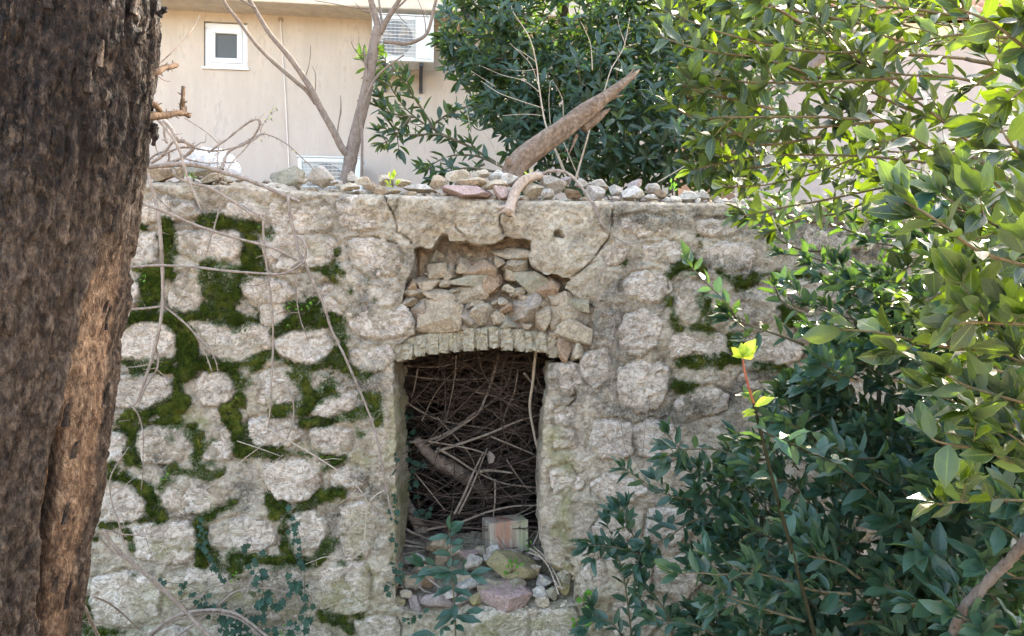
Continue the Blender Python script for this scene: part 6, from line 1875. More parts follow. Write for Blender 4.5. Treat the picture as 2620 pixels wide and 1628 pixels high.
def ivy_template():
    pts = [(0, 0), (.28, -.10), (.46, .10), (.36, .28), (.58, .48), (.30, .55), (.14, .72), (0, 1.0), (-.14, .72), (-.30, .55), (-.58, .48), (-.36, .28), (-.46, .10), (-.28, -.10)]
    V = [(x, y, 0.10 * abs(x)) for x, y in pts] + [(0, .38, -.03)]
    n = len(pts)
    F = [(i, (i + 1) % n, n, n) for i in range(n)]
    UV = [(0.5 + x * 0.7, y) for x, y in pts] + [(.5, .38)]
    return np.array(V), np.array([f[:3] for f in F]), np.array(UV)


def round_template():
    a = np.linspace(0, 2 * math.pi, 11)[:-1]
    V = [(0.5 * math.sin(t), 0.5 - 0.5 * math.cos(t), 0.06 * math.cos(2 * t)) for t in a] + [(0, .5, -.05)]
    n = 10
    return np.array(V), np.array([(i, (i + 1) % n, n) for i in range(n)]), np.array([(0.5 + v[0] * .9, v[1]) for v in V])


IVY, ROUND = ivy_template(), round_template()


def norm(v):
    return v / (np.linalg.norm(v, axis=-1, keepdims=True) + 1e-9)


class Plant:
    def __init__(self, name, label, cat, base, leafmat, stemmat, hi=BAY_HI, lo=BAY_LO, group=None, singles=300, part='branch'):
        self.root = thing(name, label, cat, base, 0, group)
        self.leafmat, self.stemmat, self.hi, self.lo, self.singles, self.part = leafmat, stemmat, hi, lo, singles, part
        self.p, self.d, self.n, self.L, self.W = [], [], [], [], []
        self.twigs = Buf()
        self.tints = (0.1, 0.5, 0.9)

    def leaf(self, p, d, n, L, W):
        self.p.append(p), self.d.append(d), self.n.append(n), self.L.append(L), self.W.append(W)

    def stem(self, pts, r0, r1, main=True, sides=6, n=7):
        if main:
            b = Buf()
            out = b.tube(pts, r0, r1, sides, n, 0.06)
            b.build(self.part, M[self.stemmat], self.root)
            return out
        return self.twigs.tube(pts, r0, r1, 5, 5, 0.06)

    def shoot(self, pts, r0, r1, L, gap, start=0.15, main=True, tip=5, ratio=0.40, up=0.25, spread=0.8, twigs=0, twig_len=0.12, jitter=0.35, light=(0, -0.25, 1.0)):
        """a leafy shoot: leaves spiral along it and gather at its tip"""
        p, T, N, B = self.stem(pts, r0, r1, main)
        s = np.concatenate([[0], np.cumsum(np.linalg.norm(np.diff(p, axis=0), axis=1))])
        tot = s[-1]
        a = random.uniform(0, 6.28)
        pos = list(np.arange(tot * start, tot, gap)) + [tot * (1 - 0.012 * k) for k in range(tip)]
        lt = np.array(light)
        for k, q in enumerate(pos):
            i = min(len(p) - 2, int(np.searchsorted(s, q) - 1))
            f = (q - s[i]) / max(1e-6, s[i + 1] - s[i])
            c = p[i] + (p[i + 1] - p[i]) * f
            a += 2.4 + random.uniform(-.3, .3)
            rad_ = math.cos(a) * N[i] + math.sin(a) * B[i]
            end = q > tot - gap * 1.2
            d = T[i] * (0.9 if end else 0.55) + rad_ * (0.55 if end else spread) + np.array([0, 0, up]) + RNG.normal(0, jitter * 0.5, 3)
            d /= np.linalg.norm(d)
            nn = lt + RNG.normal(0, jitter, 3) + rad_ * 0.25
            l = L * random.uniform(0.7, 1.15) * (0.75 if end and k % 3 == 0 else 1)
            self.leaf(c, d, nn, l, l * ratio * random.uniform(0.85, 1.15))
        for _ in range(twigs):
            i = random.randint(int(len(p) * 0.2), len(p) - 2)
            a = random.uniform(0, 6.28)
            d = T[i] * 0.7 + (math.cos(a) * N[i] + math.sin(a) * B[i]) * 0.8 + np.array([0, 0, .15])
            d /= np.linalg.norm(d)
            l = twig_len * random.uniform(0.6, 1.3)
            self.shoot([p[i], p[i] + d * l * 0.5, p[i] + d * l + np.array([0, 0, l * random.uniform(-.1, .25)])], max(r1, r0 * .45), r1 * .6, L, gap, 0.3, False, tip, ratio, up, spread, 0, 0, jitter, light)

    def finish(self, young=None):
        if self.twigs.n:
            tag(self.twigs.build('twigs', M[self.stemmat], self.root), kind='stuff')
        if not self.p:
            return self.root
        p, d, n = np.array(self.p), norm(np.array(self.d)), np.array(self.n)
        L, W = np.array(self.L), np.array(self.W)
        side = norm(np.cross(d, n))
        nn = np.cross(side, d)
        dist = p[:, 1] + DW
        sx, sy = 1310 + p[:, 0] / np.maximum(dist, .1) * FP, 814 - (p[:, 2] - CZ) / np.maximum(dist, .1) * FP
        size = L * W / np.maximum(dist, .2) ** 2 * (0.35 + np.abs(nn[:, 1]))
        size[(sx < -20) | (sx > 2640) | (sy < -20) | (sy > 1650) | (dist < .2)] *= 1e-4
        order = np.argsort(-size)
        mat = M[self.leafmat]
        meshes = []
        for k, (V, F, UV) in enumerate(self.hi):
            for tt in self.tints:
                q = [F] if F.shape[1] == 4 else []
                tr = [] if F.shape[1] == 4 else [F]
                me = mesh_np('leaf', V, q, tr, mat, True, UV)
                at = me.attributes.new('tint', 'FLOAT', 'POINT')
                at.data.foreach_set('value', np.full(len(V), tt, np.float32))
                meshes.append(me)
        single = order[:self.singles]
        for k in single:
            o = bpy.data.objects.new('leaf', random.choice(meshes))
            m4 = Matrix.Identity(4)
            for r in range(3):
                m4[r][0], m4[r][1], m4[r][2], m4[r][3] = side[k][r] * W[k], d[k][r] * L[k], nn[k][r] * L[k] * 0.6, p[k][r]
            o.matrix_basis = m4
            link(o, self.root)
        rest = order[self.singles:]
        if len(rest):
            VV, QQ, TT_, UU, TI, base = [], [], [], [], [], 0
            which = RNG.integers(0, len(self.lo), len(rest))
            for w_ in range(len(self.lo)):
                V, F, UV = self.lo[w_]
                ks = rest[which == w_]
                if not len(ks):
                    continue
                X = (V[None, :, 0, None] * side[ks][:, None, :] * W[ks][:, None, None] + V[None, :, 1, None] * d[ks][:, None, :] * L[ks][:, None, None]
                     + V[None, :, 2, None] * nn[ks][:, None, :] * (L[ks] * 0.6)[:, None, None] + p[ks][:, None, :])
                Fk = F[None] + (np.arange(len(ks)) * len(V))[:, None, None] + base
                (QQ if F.shape[1] == 4 else TT_).append(Fk.reshape(-1, F.shape[1]))
                VV.append(X.reshape(-1, 3))
                UU.append(np.tile(UV, (len(ks), 1)))
                TI.append(np.repeat(RNG.uniform(0, 1, len(ks)), len(V)))
                base += len(ks) * len(V)
            me = mesh_np('foliage', np.vstack(VV), QQ, TT_, mat, True, np.vstack(UU))
            at = me.attributes.new('tint', 'FLOAT', 'POINT')
            at.data.foreach_set('value', np.concatenate(TI).astype(np.float32))
            tag(link(bpy.data.objects.new('foliage', me), self.root), kind='stuff')
        return self.root


def PP(lst):
    """[(px, py, metres from the camera)] to world points"""
    return [P(a, c, d - DW) for a, c, d in lst]


def inside(poly, x, y):
    r = False
    for i in range(len(poly)):
        ax, ay = poly[i]
        bx, by = poly[(i + 1) % len(poly)]
        if (ay > y) != (by > y) and x < (bx - ax) * (y - ay) / (by - ay) + ax:
            r = not r
    return r


# ------------------------------------------------------------------ bare forked tree behind the wall
bt = thing('bare_tree', 'bare grey brown tree forking in front of the cream house', 'tree', P(905, 560, 1.0))
def limb(name, crop, pts, r0, r1, y0, y1, parent=bt, mat='bare_bark', sides=10):
    q = px(crop, pts)
    b = Buf()
    b.tube([P(a, c, y0 + (y1 - y0) * k / (len(q) - 1)) for k, (a, c) in enumerate(q)], r0, r1, sides, 9, 0.05)
    return b.build(name, M[mat], parent)


limb('trunk', 'R2', [(50, 1420), (75, 1240), (110, 1050), (155, 850), (205, 650), (240, 450), (270, 280), (290, 190)], .044, .030, 1.0, 1.05, sides=14)
limb('branch', 'R1', [(2410, 1075), (2360, 1020), (2300, 900), (2210, 740), (2150, 620), (2060, 480), (1970, 360), (1860, 230), (1770, 80), (1700, -40)], .024, .011, 1.0, .85)
limb('branch', 'R1', [(2185, 720), (2120, 630), (2050, 570), (1900, 440), (1770, 310), (1650, 150), (1560, 30), (1520, -60)], .014, .008, .98, .8)
limb('branch', 'R1', [(1770, 60), (1700, 20), (1620, -30)], .008, .005, .86, .8)
limb('branch', 'R2', [(290, 200), (265, 90), (240, 0), (225, -80)], .022, .018, 1.05, 1.05)
limb('branch', 'R2', [(305, 230), (350, 140), (400, 60), (435, 0), (460, -60)], .019, .011, 1.05, 1.0)
limb('branch', 'R2', [(320, 180), (308, 100), (295, 0)], .009, .006, 1.05, 1.1)
limb('branch', 'R2', [(330, 290), (400, 295), (480, 302), (560, 280), (620, 240), (650, 170), (670, 80), (690, 0), (695, -50)], .013, .008, .98, .9)
limb('branch', 'R2', [(410, 60), (450, 30), (490, -10)], .008, .005, 1.0, 1.0)
limb('branch', 'R2', [(170, 800), (230, 620), (300, 510), (400, 430), (470, 380)], .010, .004, 1.0, .95)
limb('branch', 'R2', [(175, 1240), (180, 1000), (175, 850), (165, 760), (150, 690)], .009, .006, .92, .92)
limb('branch', 'R2', [(215, 560), (205, 450), (195, 340)], .009, .006, 1.0, 1.0)
for crop, pts in (('R1', [(2108, 530), (2130, 470), (2142, 400), (2146, 318)]), ('R1', [(2172, 680), (2180, 590), (2178, 510), (2158, 460)]), ('R1', [(2328, 945), (2340, 850), (2356, 770), (2354, 660)]), ('R2', [(620, 225), (612, 140), (590, 60), (560, -10)]),
                  ('R2', [(600, 70), (640, 130)]), ('R2', [(20, 960), (10, 900), (30, 760), (32, 660)]), ('R2', [(240, 370), (160, 378), (120, 330), (104, 285)]), ('R2', [(205, 440), (160, 410), (130, 405)]), ('R2', [(230, 60), (120, 55), (0, 30), (-150, 5)]),
                  ('R2', [(235, 90), (180, 70), (130, 20)]), ('R2', [(420, 90), (460, 140), (490, 165)])):
    limb('twig', crop, pts, .004, .002, .98, .95, sides=6)

# ------------------------------------------------------------------ the dark evergreen behind the wall
ev = Plant('evergreen_tree', 'dense dark evergreen tree with glossy whorled leaves behind the dead log', 'tree', P(1500, 560, 1.9), 'leaf_dark', 'stem_green', group=None)
ev.stem([P(1500, 700, 1.9), P(1480, 420, 1.9), P(1450, 150, 2.0), P(1430, -200, 2.0), P(1430, -500, 2.0)], .075, .03, True, 10)
CROWN = [(1420, 60, 2.0, 430, 360), (1560, 330, 1.7, 330, 190), (1240, 120, 1.9, 190, 180), (1700, 100, 2.1, 260, 260), (1300, 330, 1.8, 130, 130), (1500, -380, 2.1, 520, 330), (1330, -250, 2.0, 350, 260), (1700, 400, 1.8, 190, 110), (1420, 230, 1.9, 300, 200), (1890, 140, 2.3, 220, 260), (1850, 400, 2.0, 200, 110)]
def whorl(pl, c, d, L, n, ratio=0.34):
    d = d / np.linalg.norm(d)
    u = np.cross(d, [0.31, 0.5, 0.8])
    u /= np.linalg.norm(u)
    v = np.cross(d, u)
    a0 = random.uniform(0, 6.28)
    for k in range(n):
        a = a0 + k * 2.4
        r = math.cos(a) * u + math.sin(a) * v
        o = random.uniform(0.15, 0.75)
        ld = d * o + r
        l = L * random.uniform(0.7, 1.15)
        pl.leaf(c - d * 0.012 * k + RNG.normal(0, 0.004, 3), ld, d + RNG.normal(0, 0.3, 3) + np.array([0, -.2, .5]), l, l * ratio)


for cx, cy, Y, rx, ry in CROWN:
    sc = (Y + DW) / FP
    n = int(rx * ry / 230)
    pc = P(cx, cy, Y)
    for _ in range(n):
        v = RNG.normal(0, 1, 3)
        v /= np.linalg.norm(v)
        v[1] = -abs(v[1]) if random.random() < .72 else v[1]
        q = pc + v * np.array([rx * sc, 0.75, ry * sc]) * random.uniform(0.55, 1.05) * (1 + 0.25 * random.uniform(-1, 1))
        if q[1] < 0.75:
            q[1] = 0.75 + random.uniform(0, .2)
        sxp = 1310 + q[0] / (q[1] + DW) * FP
        syp = 814 - (q[2] - CZ) / (q[1] + DW) * FP
        if sxp < 1135 or sxp < 1190 and random.random() < .6 or sxp < 1160 and syp > 190 or sxp < 1290 and 330 < syp:
            continue
        whorl(ev, q, v * 0.8 + np.array([0, -.35, .45]) + RNG.normal(0, .25, 3), 0.105, random.choice([5, 6, 7, 8]))
        if random.random() < .12:
            ev.stem([q, q - v * 0.12 + np.array([0, 0.05, -.05]), q - v * 0.25], .004, .006, False)
# the low side branch that reaches left in front of the house
for pts, dd in (([(1275, 420), (1200, 375), (1115, 335), (1050, 290), (1010, 240), (985, 190)], 5.1), ([(1180, 365), (1120, 345), (1040, 345), (985, 330)], 5.0), ([(1115, 335), (1060, 250), (1010, 180), (975, 140)], 5.0), ([(1060, 300), (1000, 290), (960, 270)], 5.0), ([(1100, 325), (1150, 290), (1200, 270)], 5.1),
                ([(1290, 430), (1220, 400), (1150, 400), (1090, 430)], 5.0), ([(1270, 440), (1200, 430), (1130, 440), (1075, 425)], 4.9), ([(1050, 300), (1010, 350), (975, 370)], 5.0), ([(1000, 220), (965, 200), (955, 170)], 5.0), ([(1240, 420), (1190, 440), (1150, 450)], 4.9)):
    W = PP([(a, c, dd + random.uniform(-.05, .05)) for a, c in pts])
    ev.shoot(W, .009, .003, .10, .022, .18, True, 6, 0.34, 0.0, 0.9, 2, .10, .5)
# lit fringe at the upper left of the crown
for pts in ([(1260, 60), (1200, 40), (1180, 10)], [(1260, 100), (1190, 80), (1150, 95)], [(1250, 140), (1180, 120), (1120, 110)], [(1240, 90), (1200, 120), (1140, 130)], [(1260, 30), (1210, 10), (1200, -20)], [(1280, 180), (1210, 170), (1160, 150)], [(1330, 150), (1260, 150), (1210, 140)]):
    ev.shoot(PP([(a, c, 5.3) for a, c in pts]), .006, .002, .09, .022, .1, False, 6, .38, .1, .8, 2, .12, .5)
ev.finish()

# straw coloured dry shrub in front of it
cane('dry_shrub', 'thin leafless straw coloured shrub rising in front of the dark evergreen', 'shrub', [
    ('R2', [(1600, 1260), (1540, 1100), (1450, 870), (1405, 620), (1380, 420), (1330, 250), (1220, 80)], 7, 2, .75, .8), ('R2', [(1420, 745), (1250, 690), (1120, 640), (1000, 560)], 3, 1.5, .78, .8), ('R2', [(1440, 800), (1300, 790), (1150, 800)], 2.5, 1.5, .78, .7),
    ('R2', [(1650, 1250), (1700, 1080), (1740, 940), (1760, 860)], 7, 4, .7, .7), ('R2', [(1850, 640), (1900, 480), (1960, 380), (1995, 300), (2030, 120)], 4, 1.8, .7, .75), ('R2', [(1770, 485), (1765, 380), (1750, 280), (1690, 150)], 3, 1.5, .8, .8), ('R2', [(1400, 600), (1340, 440), (1200, 300)], 2.5, 1.2, .8, .8),
    ('R2', [(1385, 430), (1300, 370), (1230, 330)], 2.2, 1.2, .8, .8), ('R2', [(1380, 480), (1280, 490), (1180, 480)], 2, 1, .8, .8), ('R2', [(1570, 800), (1560, 680), (1510, 580)], 2.5, 1.2, .8, .8), ('R2', [(1480, 860), (1470, 700), (1480, 560)], 2.4, 1.2, .8, .8),
    ('R2', [(1110, 1140), (1100, 1050), (1050, 950), (1010, 900)], 4, 2, .75, .75), ('R2', [(1500, 1000), (1520, 1040), (1580, 1180)], 4, 4, .7, .7), ('R2', [(1680, 1240), (1620, 1100), (1570, 980)], 3, 2, .7, .7), ('R2', [(1995, 300), (1960, 200), (1945, 130)], 2, 1, .75, .75), ('R2', [(1990, 330), (2050, 310), (2100, 300)], 1.8, 1, .75, .75),
    ('R2', [(1410, 640), (1300, 560), (1150, 520), (1010, 460)], 2.4, 1.2, .8, .8), ('R2', [(1330, 250), (1290, 180), (1240, 130)], 2, 1, .8, .8), ('R2', [(1100, 600), (1040, 560), (930, 490)], 2, 1, .8, .8), ('R2', [(930, 900), (900, 750), (870, 640)], 2, 1, .8, .8), ('R2', [(2220, 1260), (2340, 1190), (2420, 1140)], 3, 2, .4, .5)], 'twig_pale', None, 6, .08)

# ------------------------------------------------------------------ bay laurel at the right, sunlit near branches
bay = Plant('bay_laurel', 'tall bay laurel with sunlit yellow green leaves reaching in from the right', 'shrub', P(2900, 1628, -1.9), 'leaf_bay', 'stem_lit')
bay.tints = (0.30, 0.85, 1.0)  # brighter tints put extra sunlight into the colour of the nearest leaves
A_ = [  # upper branches, about 2.3 m away
    ([(2470, 150), (2250, 135), (2050, 130), (1850, 85), (1690, 25)], 2.3), ([(2370, 405), (2264, 307), (2183, 274), (2120, 240), (2064, 200), (2035, 148), (1990, 90)], 2.4), ([(2264, 310), (2100, 300), (1900, 300), (1780, 300), (1710, 265)], 2.2), ([(2264, 310), (2050, 330), (1900, 340), (1785, 362)], 2.3),
    ([(2400, 450), (2120, 510), (2000, 532), (1885, 556)], 2.6), ([(2400, 420), (2200, 400), (1950, 400), (1770, 435)], 2.4), ([(2560, 60), (2300, 20), (2100, 20), (1960, 40)], 2.4), ([(2500, 380), (2320, 240), (2150, 120), (2080, 40)], 2.3), ([(2300, 200), (2100, 210), (1900, 210), (1770, 185)], 2.2),
    ([(2200, 60), (2000, 20), (1850, -10), (1700, -30)], 2.3), ([(2350, 330), (2150, 420), (1980, 470), (1850, 480)], 2.5), ([(2620, 250), (2450, 200), (2300, 190), (2180, 160)], 2.2), ([(2500, 300), (2350, 290), (2200, 220), (2130, 190)], 2.3), ([(2620, 330), (2480, 350), (2300, 390), (2150, 350)], 2.4),
    ([(2100, 200), (1950, 150), (1800, 130), (1680, 90)], 2.2), ([(2050, 60), (1950, 0), (1880, -40)], 2.2), ([(1980, 280), (1850, 250), (1800, 240), (1750, 215)], 2.2), ([(2620, 100), (2450, 90), (2330, 110), (2230, 80)], 2.1), ([(2700, 200), (2560, 180), (2480, 230)], 2.0),
    ([(2000, 420), (1900, 430), (1830, 415)], 2.4), ([(2100, 350), (1950, 370), (1850, 320), (1800, 300)], 2.3), ([(2400, 250), (2250, 260), (2100, 270)], 2.4), ([(2620, 420), (2500, 430), (2350, 470), (2250, 460)], 2.5), ([(2250, 500), (2150, 545), (2050, 560), (1960, 600)], 2.8)]
for pts, dd in A_:
    W = PP([(a, c, dd + random.uniform(-.08, .08)) for a, c in pts])
    bay.shoot(W, .0045, .002, .074, .024, .05, True, 5, .43, .2, .85, 2, .10, .6)
B_ = [  # near branches, 1.1 to 1.6 m away
    ([(2720, 570), (2620, 520), (2500, 440), (2400, 390), (2310, 335)], 1.45), ([(2720, 720), (2620, 680), (2500, 640), (2420, 580), (2340, 530), (2285, 505)], 1.15), ([(2720, 890), (2480, 895), (2330, 870), (2240, 850), (2150, 843)], 1.35), ([(2720, 835), (2500, 825), (2440, 832)], 1.25),
    ([(2720, 1060), (2580, 1020), (2480, 990), (2420, 960)], 1.3), ([(2720, 1230), (2600, 1180), (2500, 1150), (2400, 1130), (2370, 1105)], 1.3), ([(2720, 770), (2600, 740), (2480, 700), (2400, 690)], 1.3), ([(2720, 1290), (2600, 1280), (2500, 1280), (2400, 1290)], 1.45), ([(2720, 180), (2620, 120), (2540, 60), (2450, 20)], 1.2),
    ([(2720, 640), (2600, 600), (2520, 560), (2480, 500)], 1.3), ([(2720, 480), (2640, 430), (2580, 360), (2560, 320)], 1.4), ([(2720, 950), (2620, 930), (2540, 900), (2470, 930)], 1.4), ([(2720, 1120), (2600, 1090), (2520, 1040), (2480, 1050)], 1.35), ([(2720, 60), (2640, 20), (2580, 60)], 1.3),
    ([(2720, 700), (2640, 660), (2600, 620)], 1.2), ([(2720, 820), (2640, 800), (2570, 770)], 1.25), ([(2720, 1180), (2640, 1150), (2580, 1110)], 1.25), ([(2720, 560), (2600, 560), (2540, 600), (2450, 620)], 1.35), ([(2720, 440), (2600, 480), (2500, 500), (2440, 470)], 1.5), ([(2720, 1000), (2650, 960), (2600, 900)], 1.25),
    ([(2720, 330), (2600, 300), (2500, 340)], 1.6), ([(2720, 250), (2640, 220), (2580, 260)], 1.4)]
for pts, dd in B_:
    W = PP([(a, c, dd + random.uniform(-.05, .05)) for a, c in pts])
    bay.shoot(W, .0032, .0015, .064, .026, .08, True, 5, .50, .30, .85, 2, .07, .65)
for _ in range(9):                                    # fill between them
    y0 = random.uniform(350, 1250)
    dd = random.uniform(1.5, 2.3)
    x0 = random.uniform(2420, 2720) + 0.08 * abs(y0 - 800)
    W = PP([(x0 + 160, y0 + 60, dd), (x0 + 60, y0 + 20, dd), (x0 - 60, y0 - 10, dd - .05), (x0 - 130, y0 - random.uniform(-20, 50), dd - .1)])
    bay.shoot(W, .004, .002, .070, .024, .05, False, 5, .46, .25, .85, 1, .08, .55)
for _ in range(34):                                   # layered sprays behind the lit ones, added to shade the upper branches
    dd = random.uniform(3.0, 3.6)
    x0, y0 = random.uniform(1960, 2480), random.uniform(-280, 130)
    W = PP([(x0 + 150, y0 + random.uniform(-20, 60), dd), (x0 + 50, y0 + 15, dd), (x0 - 50, y0, dd), (x0 - 120, y0 + random.uniform(-40, 40), dd)])
    bay.shoot(W, .004, .002, .080, .023, .05, False, 5, .42, .2, .85, 2, .10, .5)
for _ in range(8):                                   # mostly unseen crown above and behind, added to shade them in patches
    dd = random.uniform(2.7, 4.2)
    x0, y0 = random.uniform(1750, 3100), random.uniform(-800, 40)
    if x0 < 2050 and y0 > -150:
        continue
    W = PP([(x0 + 170, y0 + random.uniform(-20, 90), dd), (x0 + 60, y0 + 20, dd), (x0 - 60, y0, dd - .1), (x0 - 150, y0 + random.uniform(-60, 60), dd - .1)])
    bay.shoot(W, .005, .002, .085, .022, .05, False, 5, .42, .2, .85, 2, .12, .5)
for _ in range(14):                                    # darker sprays further back at the upper right
    dd = random.uniform(2.8, 3.7)
    x0, y0 = random.uniform(2050, 2750), random.uniform(-20, 560)
    W = PP([(x0 + 150, y0 + random.uniform(-20, 60), dd), (x0 + 50, y0 + 15, dd), (x0 - 50, y0, dd), (x0 - 120, y0 + random.uniform(-40, 40), dd)])
    bay.shoot(W, .004, .002, .080, .026, .05, False, 5, .42, .2, .85, 1, .10, .5)
# heavy limbs that carry the branches
bay.stem([P(2900, 1628, -1.9) - np.array([0, 0, .2]), P(2850, 1100, -1.9), P(2800, 600, -2.0), P(2760, 100, -1.9)], .022, .012, True, 9)
bay.stem(PP([(2850, 1100, 1.98), (2760, 950, 1.6), (2720, 830, 1.4), (2720, 600, 1.35)]), .010, .006, True, 8)
bay.stem(PP([(2800, 700, 1.95), (2600, 480, 2.2), (2480, 400, 2.35), (2370, 405, 2.4)]), .010, .007, True, 8)
bay.stem(PP([(2800, 500, 1.9), (2600, 200, 2.2), (2470, 150, 2.3)]), .010, .006, True, 8)
bay.finish()
cane('bare_limb', 'bare brown limb rising to the right between laurel leaves before the tiled house', 'branch', [
    ('R3', [(900, 520), (1030, 390), (1130, 310), (1250, 240), (1400, 190), (1550, 150), (1750, 60), (1850, -30)], 34, 24, .6, .9), ('R3', [(1100, 290), (1090, 220), (1080, 140)], 5, 3, .7, .7), ('R3', [(1060, 320), (1010, 250), (970, 180)], 4, 2, .7, .7), ('R3', [(1430, 320), (1600, 320), (1800, 310), (2000, 300)], 7, 5, .8, .8),
    ('R3', [(1500, 730), (1560, 640), (1620, 520), (1700, 420)], 6, 3, .6, .7), ('R3', [(1430, 660), (1425, 560), (1420, 470)], 8, 6, .7, .7), ('R3', [(1360, 640), (1500, 520), (1600, 430), (1800, 380)], 4, 2, .7, .7)], 'bare_bark', None, 10)
b = Buf()
b.tube([P(2612, 620, 0.9), P(2611, 400, 0.9), P(2610, 200, 0.9), P(2612, 40, 0.9), P(2612, -100, 0.9)], .020, .018, 10, 6, .04)
tag(b.build('wooden_post', M['bare_bark']), 'slim upright brown post behind the laurel at the right edge', 'post')

# ------------------------------------------------------------------ shaded laurel thicket against the wall, lower right
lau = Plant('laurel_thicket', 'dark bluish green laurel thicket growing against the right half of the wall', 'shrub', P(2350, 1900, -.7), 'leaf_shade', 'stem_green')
D_ = [([(1960, 1370), (1895, 1325), (1810, 1290), (1705, 1265), (1635, 1225), (1588, 1192)], 3.3, 3), ([(2057, 882), (1970, 850), (1891, 822), (1859, 776), (1785, 702), (1758, 666)], 3.0, 3), ([(2000, 1180), (1900, 1170), (1830, 1150), (1750, 1150), (1700, 1145)], 3.2, 3),
      ([(1620, 1660), (1600, 1500), (1582, 1430), (1560, 1380), (1520, 1390)], 3.4, 3), ([(1700, 1450), (1640, 1420), (1570, 1400), (1500, 1395)], 3.4, 3), ([(1640, 1440), (1620, 1370), (1590, 1320), (1560, 1310)], 3.4, 3), ([(1860, 1330), (1780, 1330), (1700, 1380), (1640, 1400)], 3.3, 3),
      ([(2130, 1150), (2122, 1000), (2120, 880), (2118, 850)], 2.8, 2), ([(2400, 1350), (2270, 1270), (2180, 1250), (2080, 1170)], 2.5, 3), ([(2380, 1350), (2320, 1270), (2300, 1240)], 2.3, 2), ([(2180, 1520), (2080, 1510), (1950, 1470), (1830, 1470), (1790, 1460)], 2.4, 4),
      ([(2060, 1590), (1960, 1560), (1870, 1530), (1850, 1510)], 2.5, 3), ([(2200, 1480), (2140, 1440), (2060, 1420)], 2.3, 3), ([(2500, 1560), (2420, 1540), (2330, 1545)], 2.0, 3), ([(2620, 1600), (2520, 1600), (2440, 1570)], 1.8, 3), ([(2620, 1480), (2500, 1470), (2420, 1400)], 2.2, 3),
      ([(2130, 640), (2050, 640), (1960, 590), (1930, 540)], 3.1, 1), ([(2300, 700), (2180, 700), (2080, 660), (1990, 650)], 3.0, 2), ([(2300, 780), (2200, 760), (2100, 720)], 2.9, 2), ([(2050, 800), (2000, 770), (1980, 730)], 3.0, 1), ([(2350, 860), (2230, 830), (2120, 800), (2060, 780)], 2.8, 2), ([(2300, 620), (2200, 600), (2100, 570), (1900, 550)], 3.1, 2),
      ([(2450, 760), (2350, 730), (2250, 720)], 2.6, 2), ([(1720, 1628), (1700, 1560), (1650, 1500), (1640, 1440)], 3.3, 3), ([(1600, 1640), (1560, 1590), (1510, 1580)], 3.4, 2), ([(1850, 1640), (1780, 1600), (1700, 1590), (1640, 1560)], 3.1, 3)]
for pts, dd, tw in D_:
    lau.shoot(PP([(a, c, dd + random.uniform(-.05, .05)) for a, c in pts]), .005, .002, .078, .026, .08, True, 6, .42, .18, .85, tw, .09, .45, (0, -.45, 1.0))
REG = [(1720, 1230), (1780, 1170), (1840, 1120), (1930, 1060), (1990, 1000), (2040, 920), (2150, 860), (2300, 800), (2760, 700), (2760, 1750), (1560, 1750), (1600, 1640), (1740, 1560), (1800, 1500), (1700, 1420)]
cnt = 0
while cnt < 620:
    a, c = random.uniform(1560, 2760), random.uniform(700, 1750)
    if not inside(REG, a, c):
        continue
    if a < 1950 and random.random() < .35 or a < 1750 and random.random() < .35:
        continue
    cnt += 1
    dd = 3.45 - 1.35 * max(0, min(1, (a - 1650) / 900)) * random.random() - 0.5 * random.random() * (a > 1900)
    l = random.uniform(70, 150)
    W = PP([(a + l * .9, c + l * random.uniform(.2, .8), dd + .04), (a + l * .4, c + l * random.uniform(.1, .3), dd), (a, c, dd - .05)])
    lau.shoot(W, .0035, .0018, .086, .022, .1, False, 6, .42, .15, .85, 0, 0, .45, (0, -.45, 1.0))
REG2 = [(2110, 640), (2200, 590), (2330, 520), (2400, 480), (2820, 460), (2820, 1250), (2380, 1250), (2300, 900), (2040, 900), (2080, 780)]
cnt = 0
while cnt < 230:
    a, c = random.uniform(2030, 2820), random.uniform(460, 1250)
    if not inside(REG2, a, c) or a < 2200 and random.random() < .55:
        continue
    cnt += 1
    dd = random.uniform(2.6, 3.35) if a < 2350 else random.uniform(2.1, 3.1)
    l = random.uniform(70, 140)
    W = PP([(a + l * .9, c + l * random.uniform(-.1, .5), dd + .04), (a + l * .4, c + l * random.uniform(0, .2), dd), (a, c, dd - .05)])
    lau.shoot(W, .0035, .0018, .084, .024, .1, False, 6, .42, .1, .85, 0, 0, .45, (0, -.35, 1.0))
for pts, r0, r1 in (([(2100, 1700, 2.9), (2105, 1600, 2.9), (2050, 1500, 3.0), (1985, 1455, 3.1), (1950, 1400, 3.2), (1912, 1340, 3.3), (1855, 1272, 3.35)], .018, .008), ([(2350, 1750, 2.7), (2300, 1500, 2.7), (2250, 1200, 2.8), (2250, 950, 2.9)], .016, .008), ([(2450, 1750, 2.6), (2560, 1400, 2.6), (2600, 1100, 2.7)], .018, .01),
                    ([(1785, 1640, 3.2), (1817, 1545, 3.25), (1855, 1450, 3.3), (1900, 1350, 3.35)], .006, .004), ([(2170, 1595, 2.5), (2250, 1592, 2.5), (2340, 1590, 2.5)], .007, .006), ([(2370, 1350, 2.5), (2290, 1290, 2.6), (2180, 1200, 2.7)], .005, .003), ([(2200, 1640, 2.6), (2230, 1540, 2.6), (2260, 1480, 2.65)], .008, .006)):
    lau.stem(PP(pts), r0, r1, True, 8)
lau.finish()
cane('bare_limb', 'smooth thick grey brown limb slanting up in the lower right corner', 'branch', [
    ('C1', [(1980, 1480), (2060, 1300), (2110, 1190), (2250, 1030), (2350, 930), (2440, 830), (2560, 720)], 13, 11, -2.0, -2.2)], 'limb_bark', None, 12)

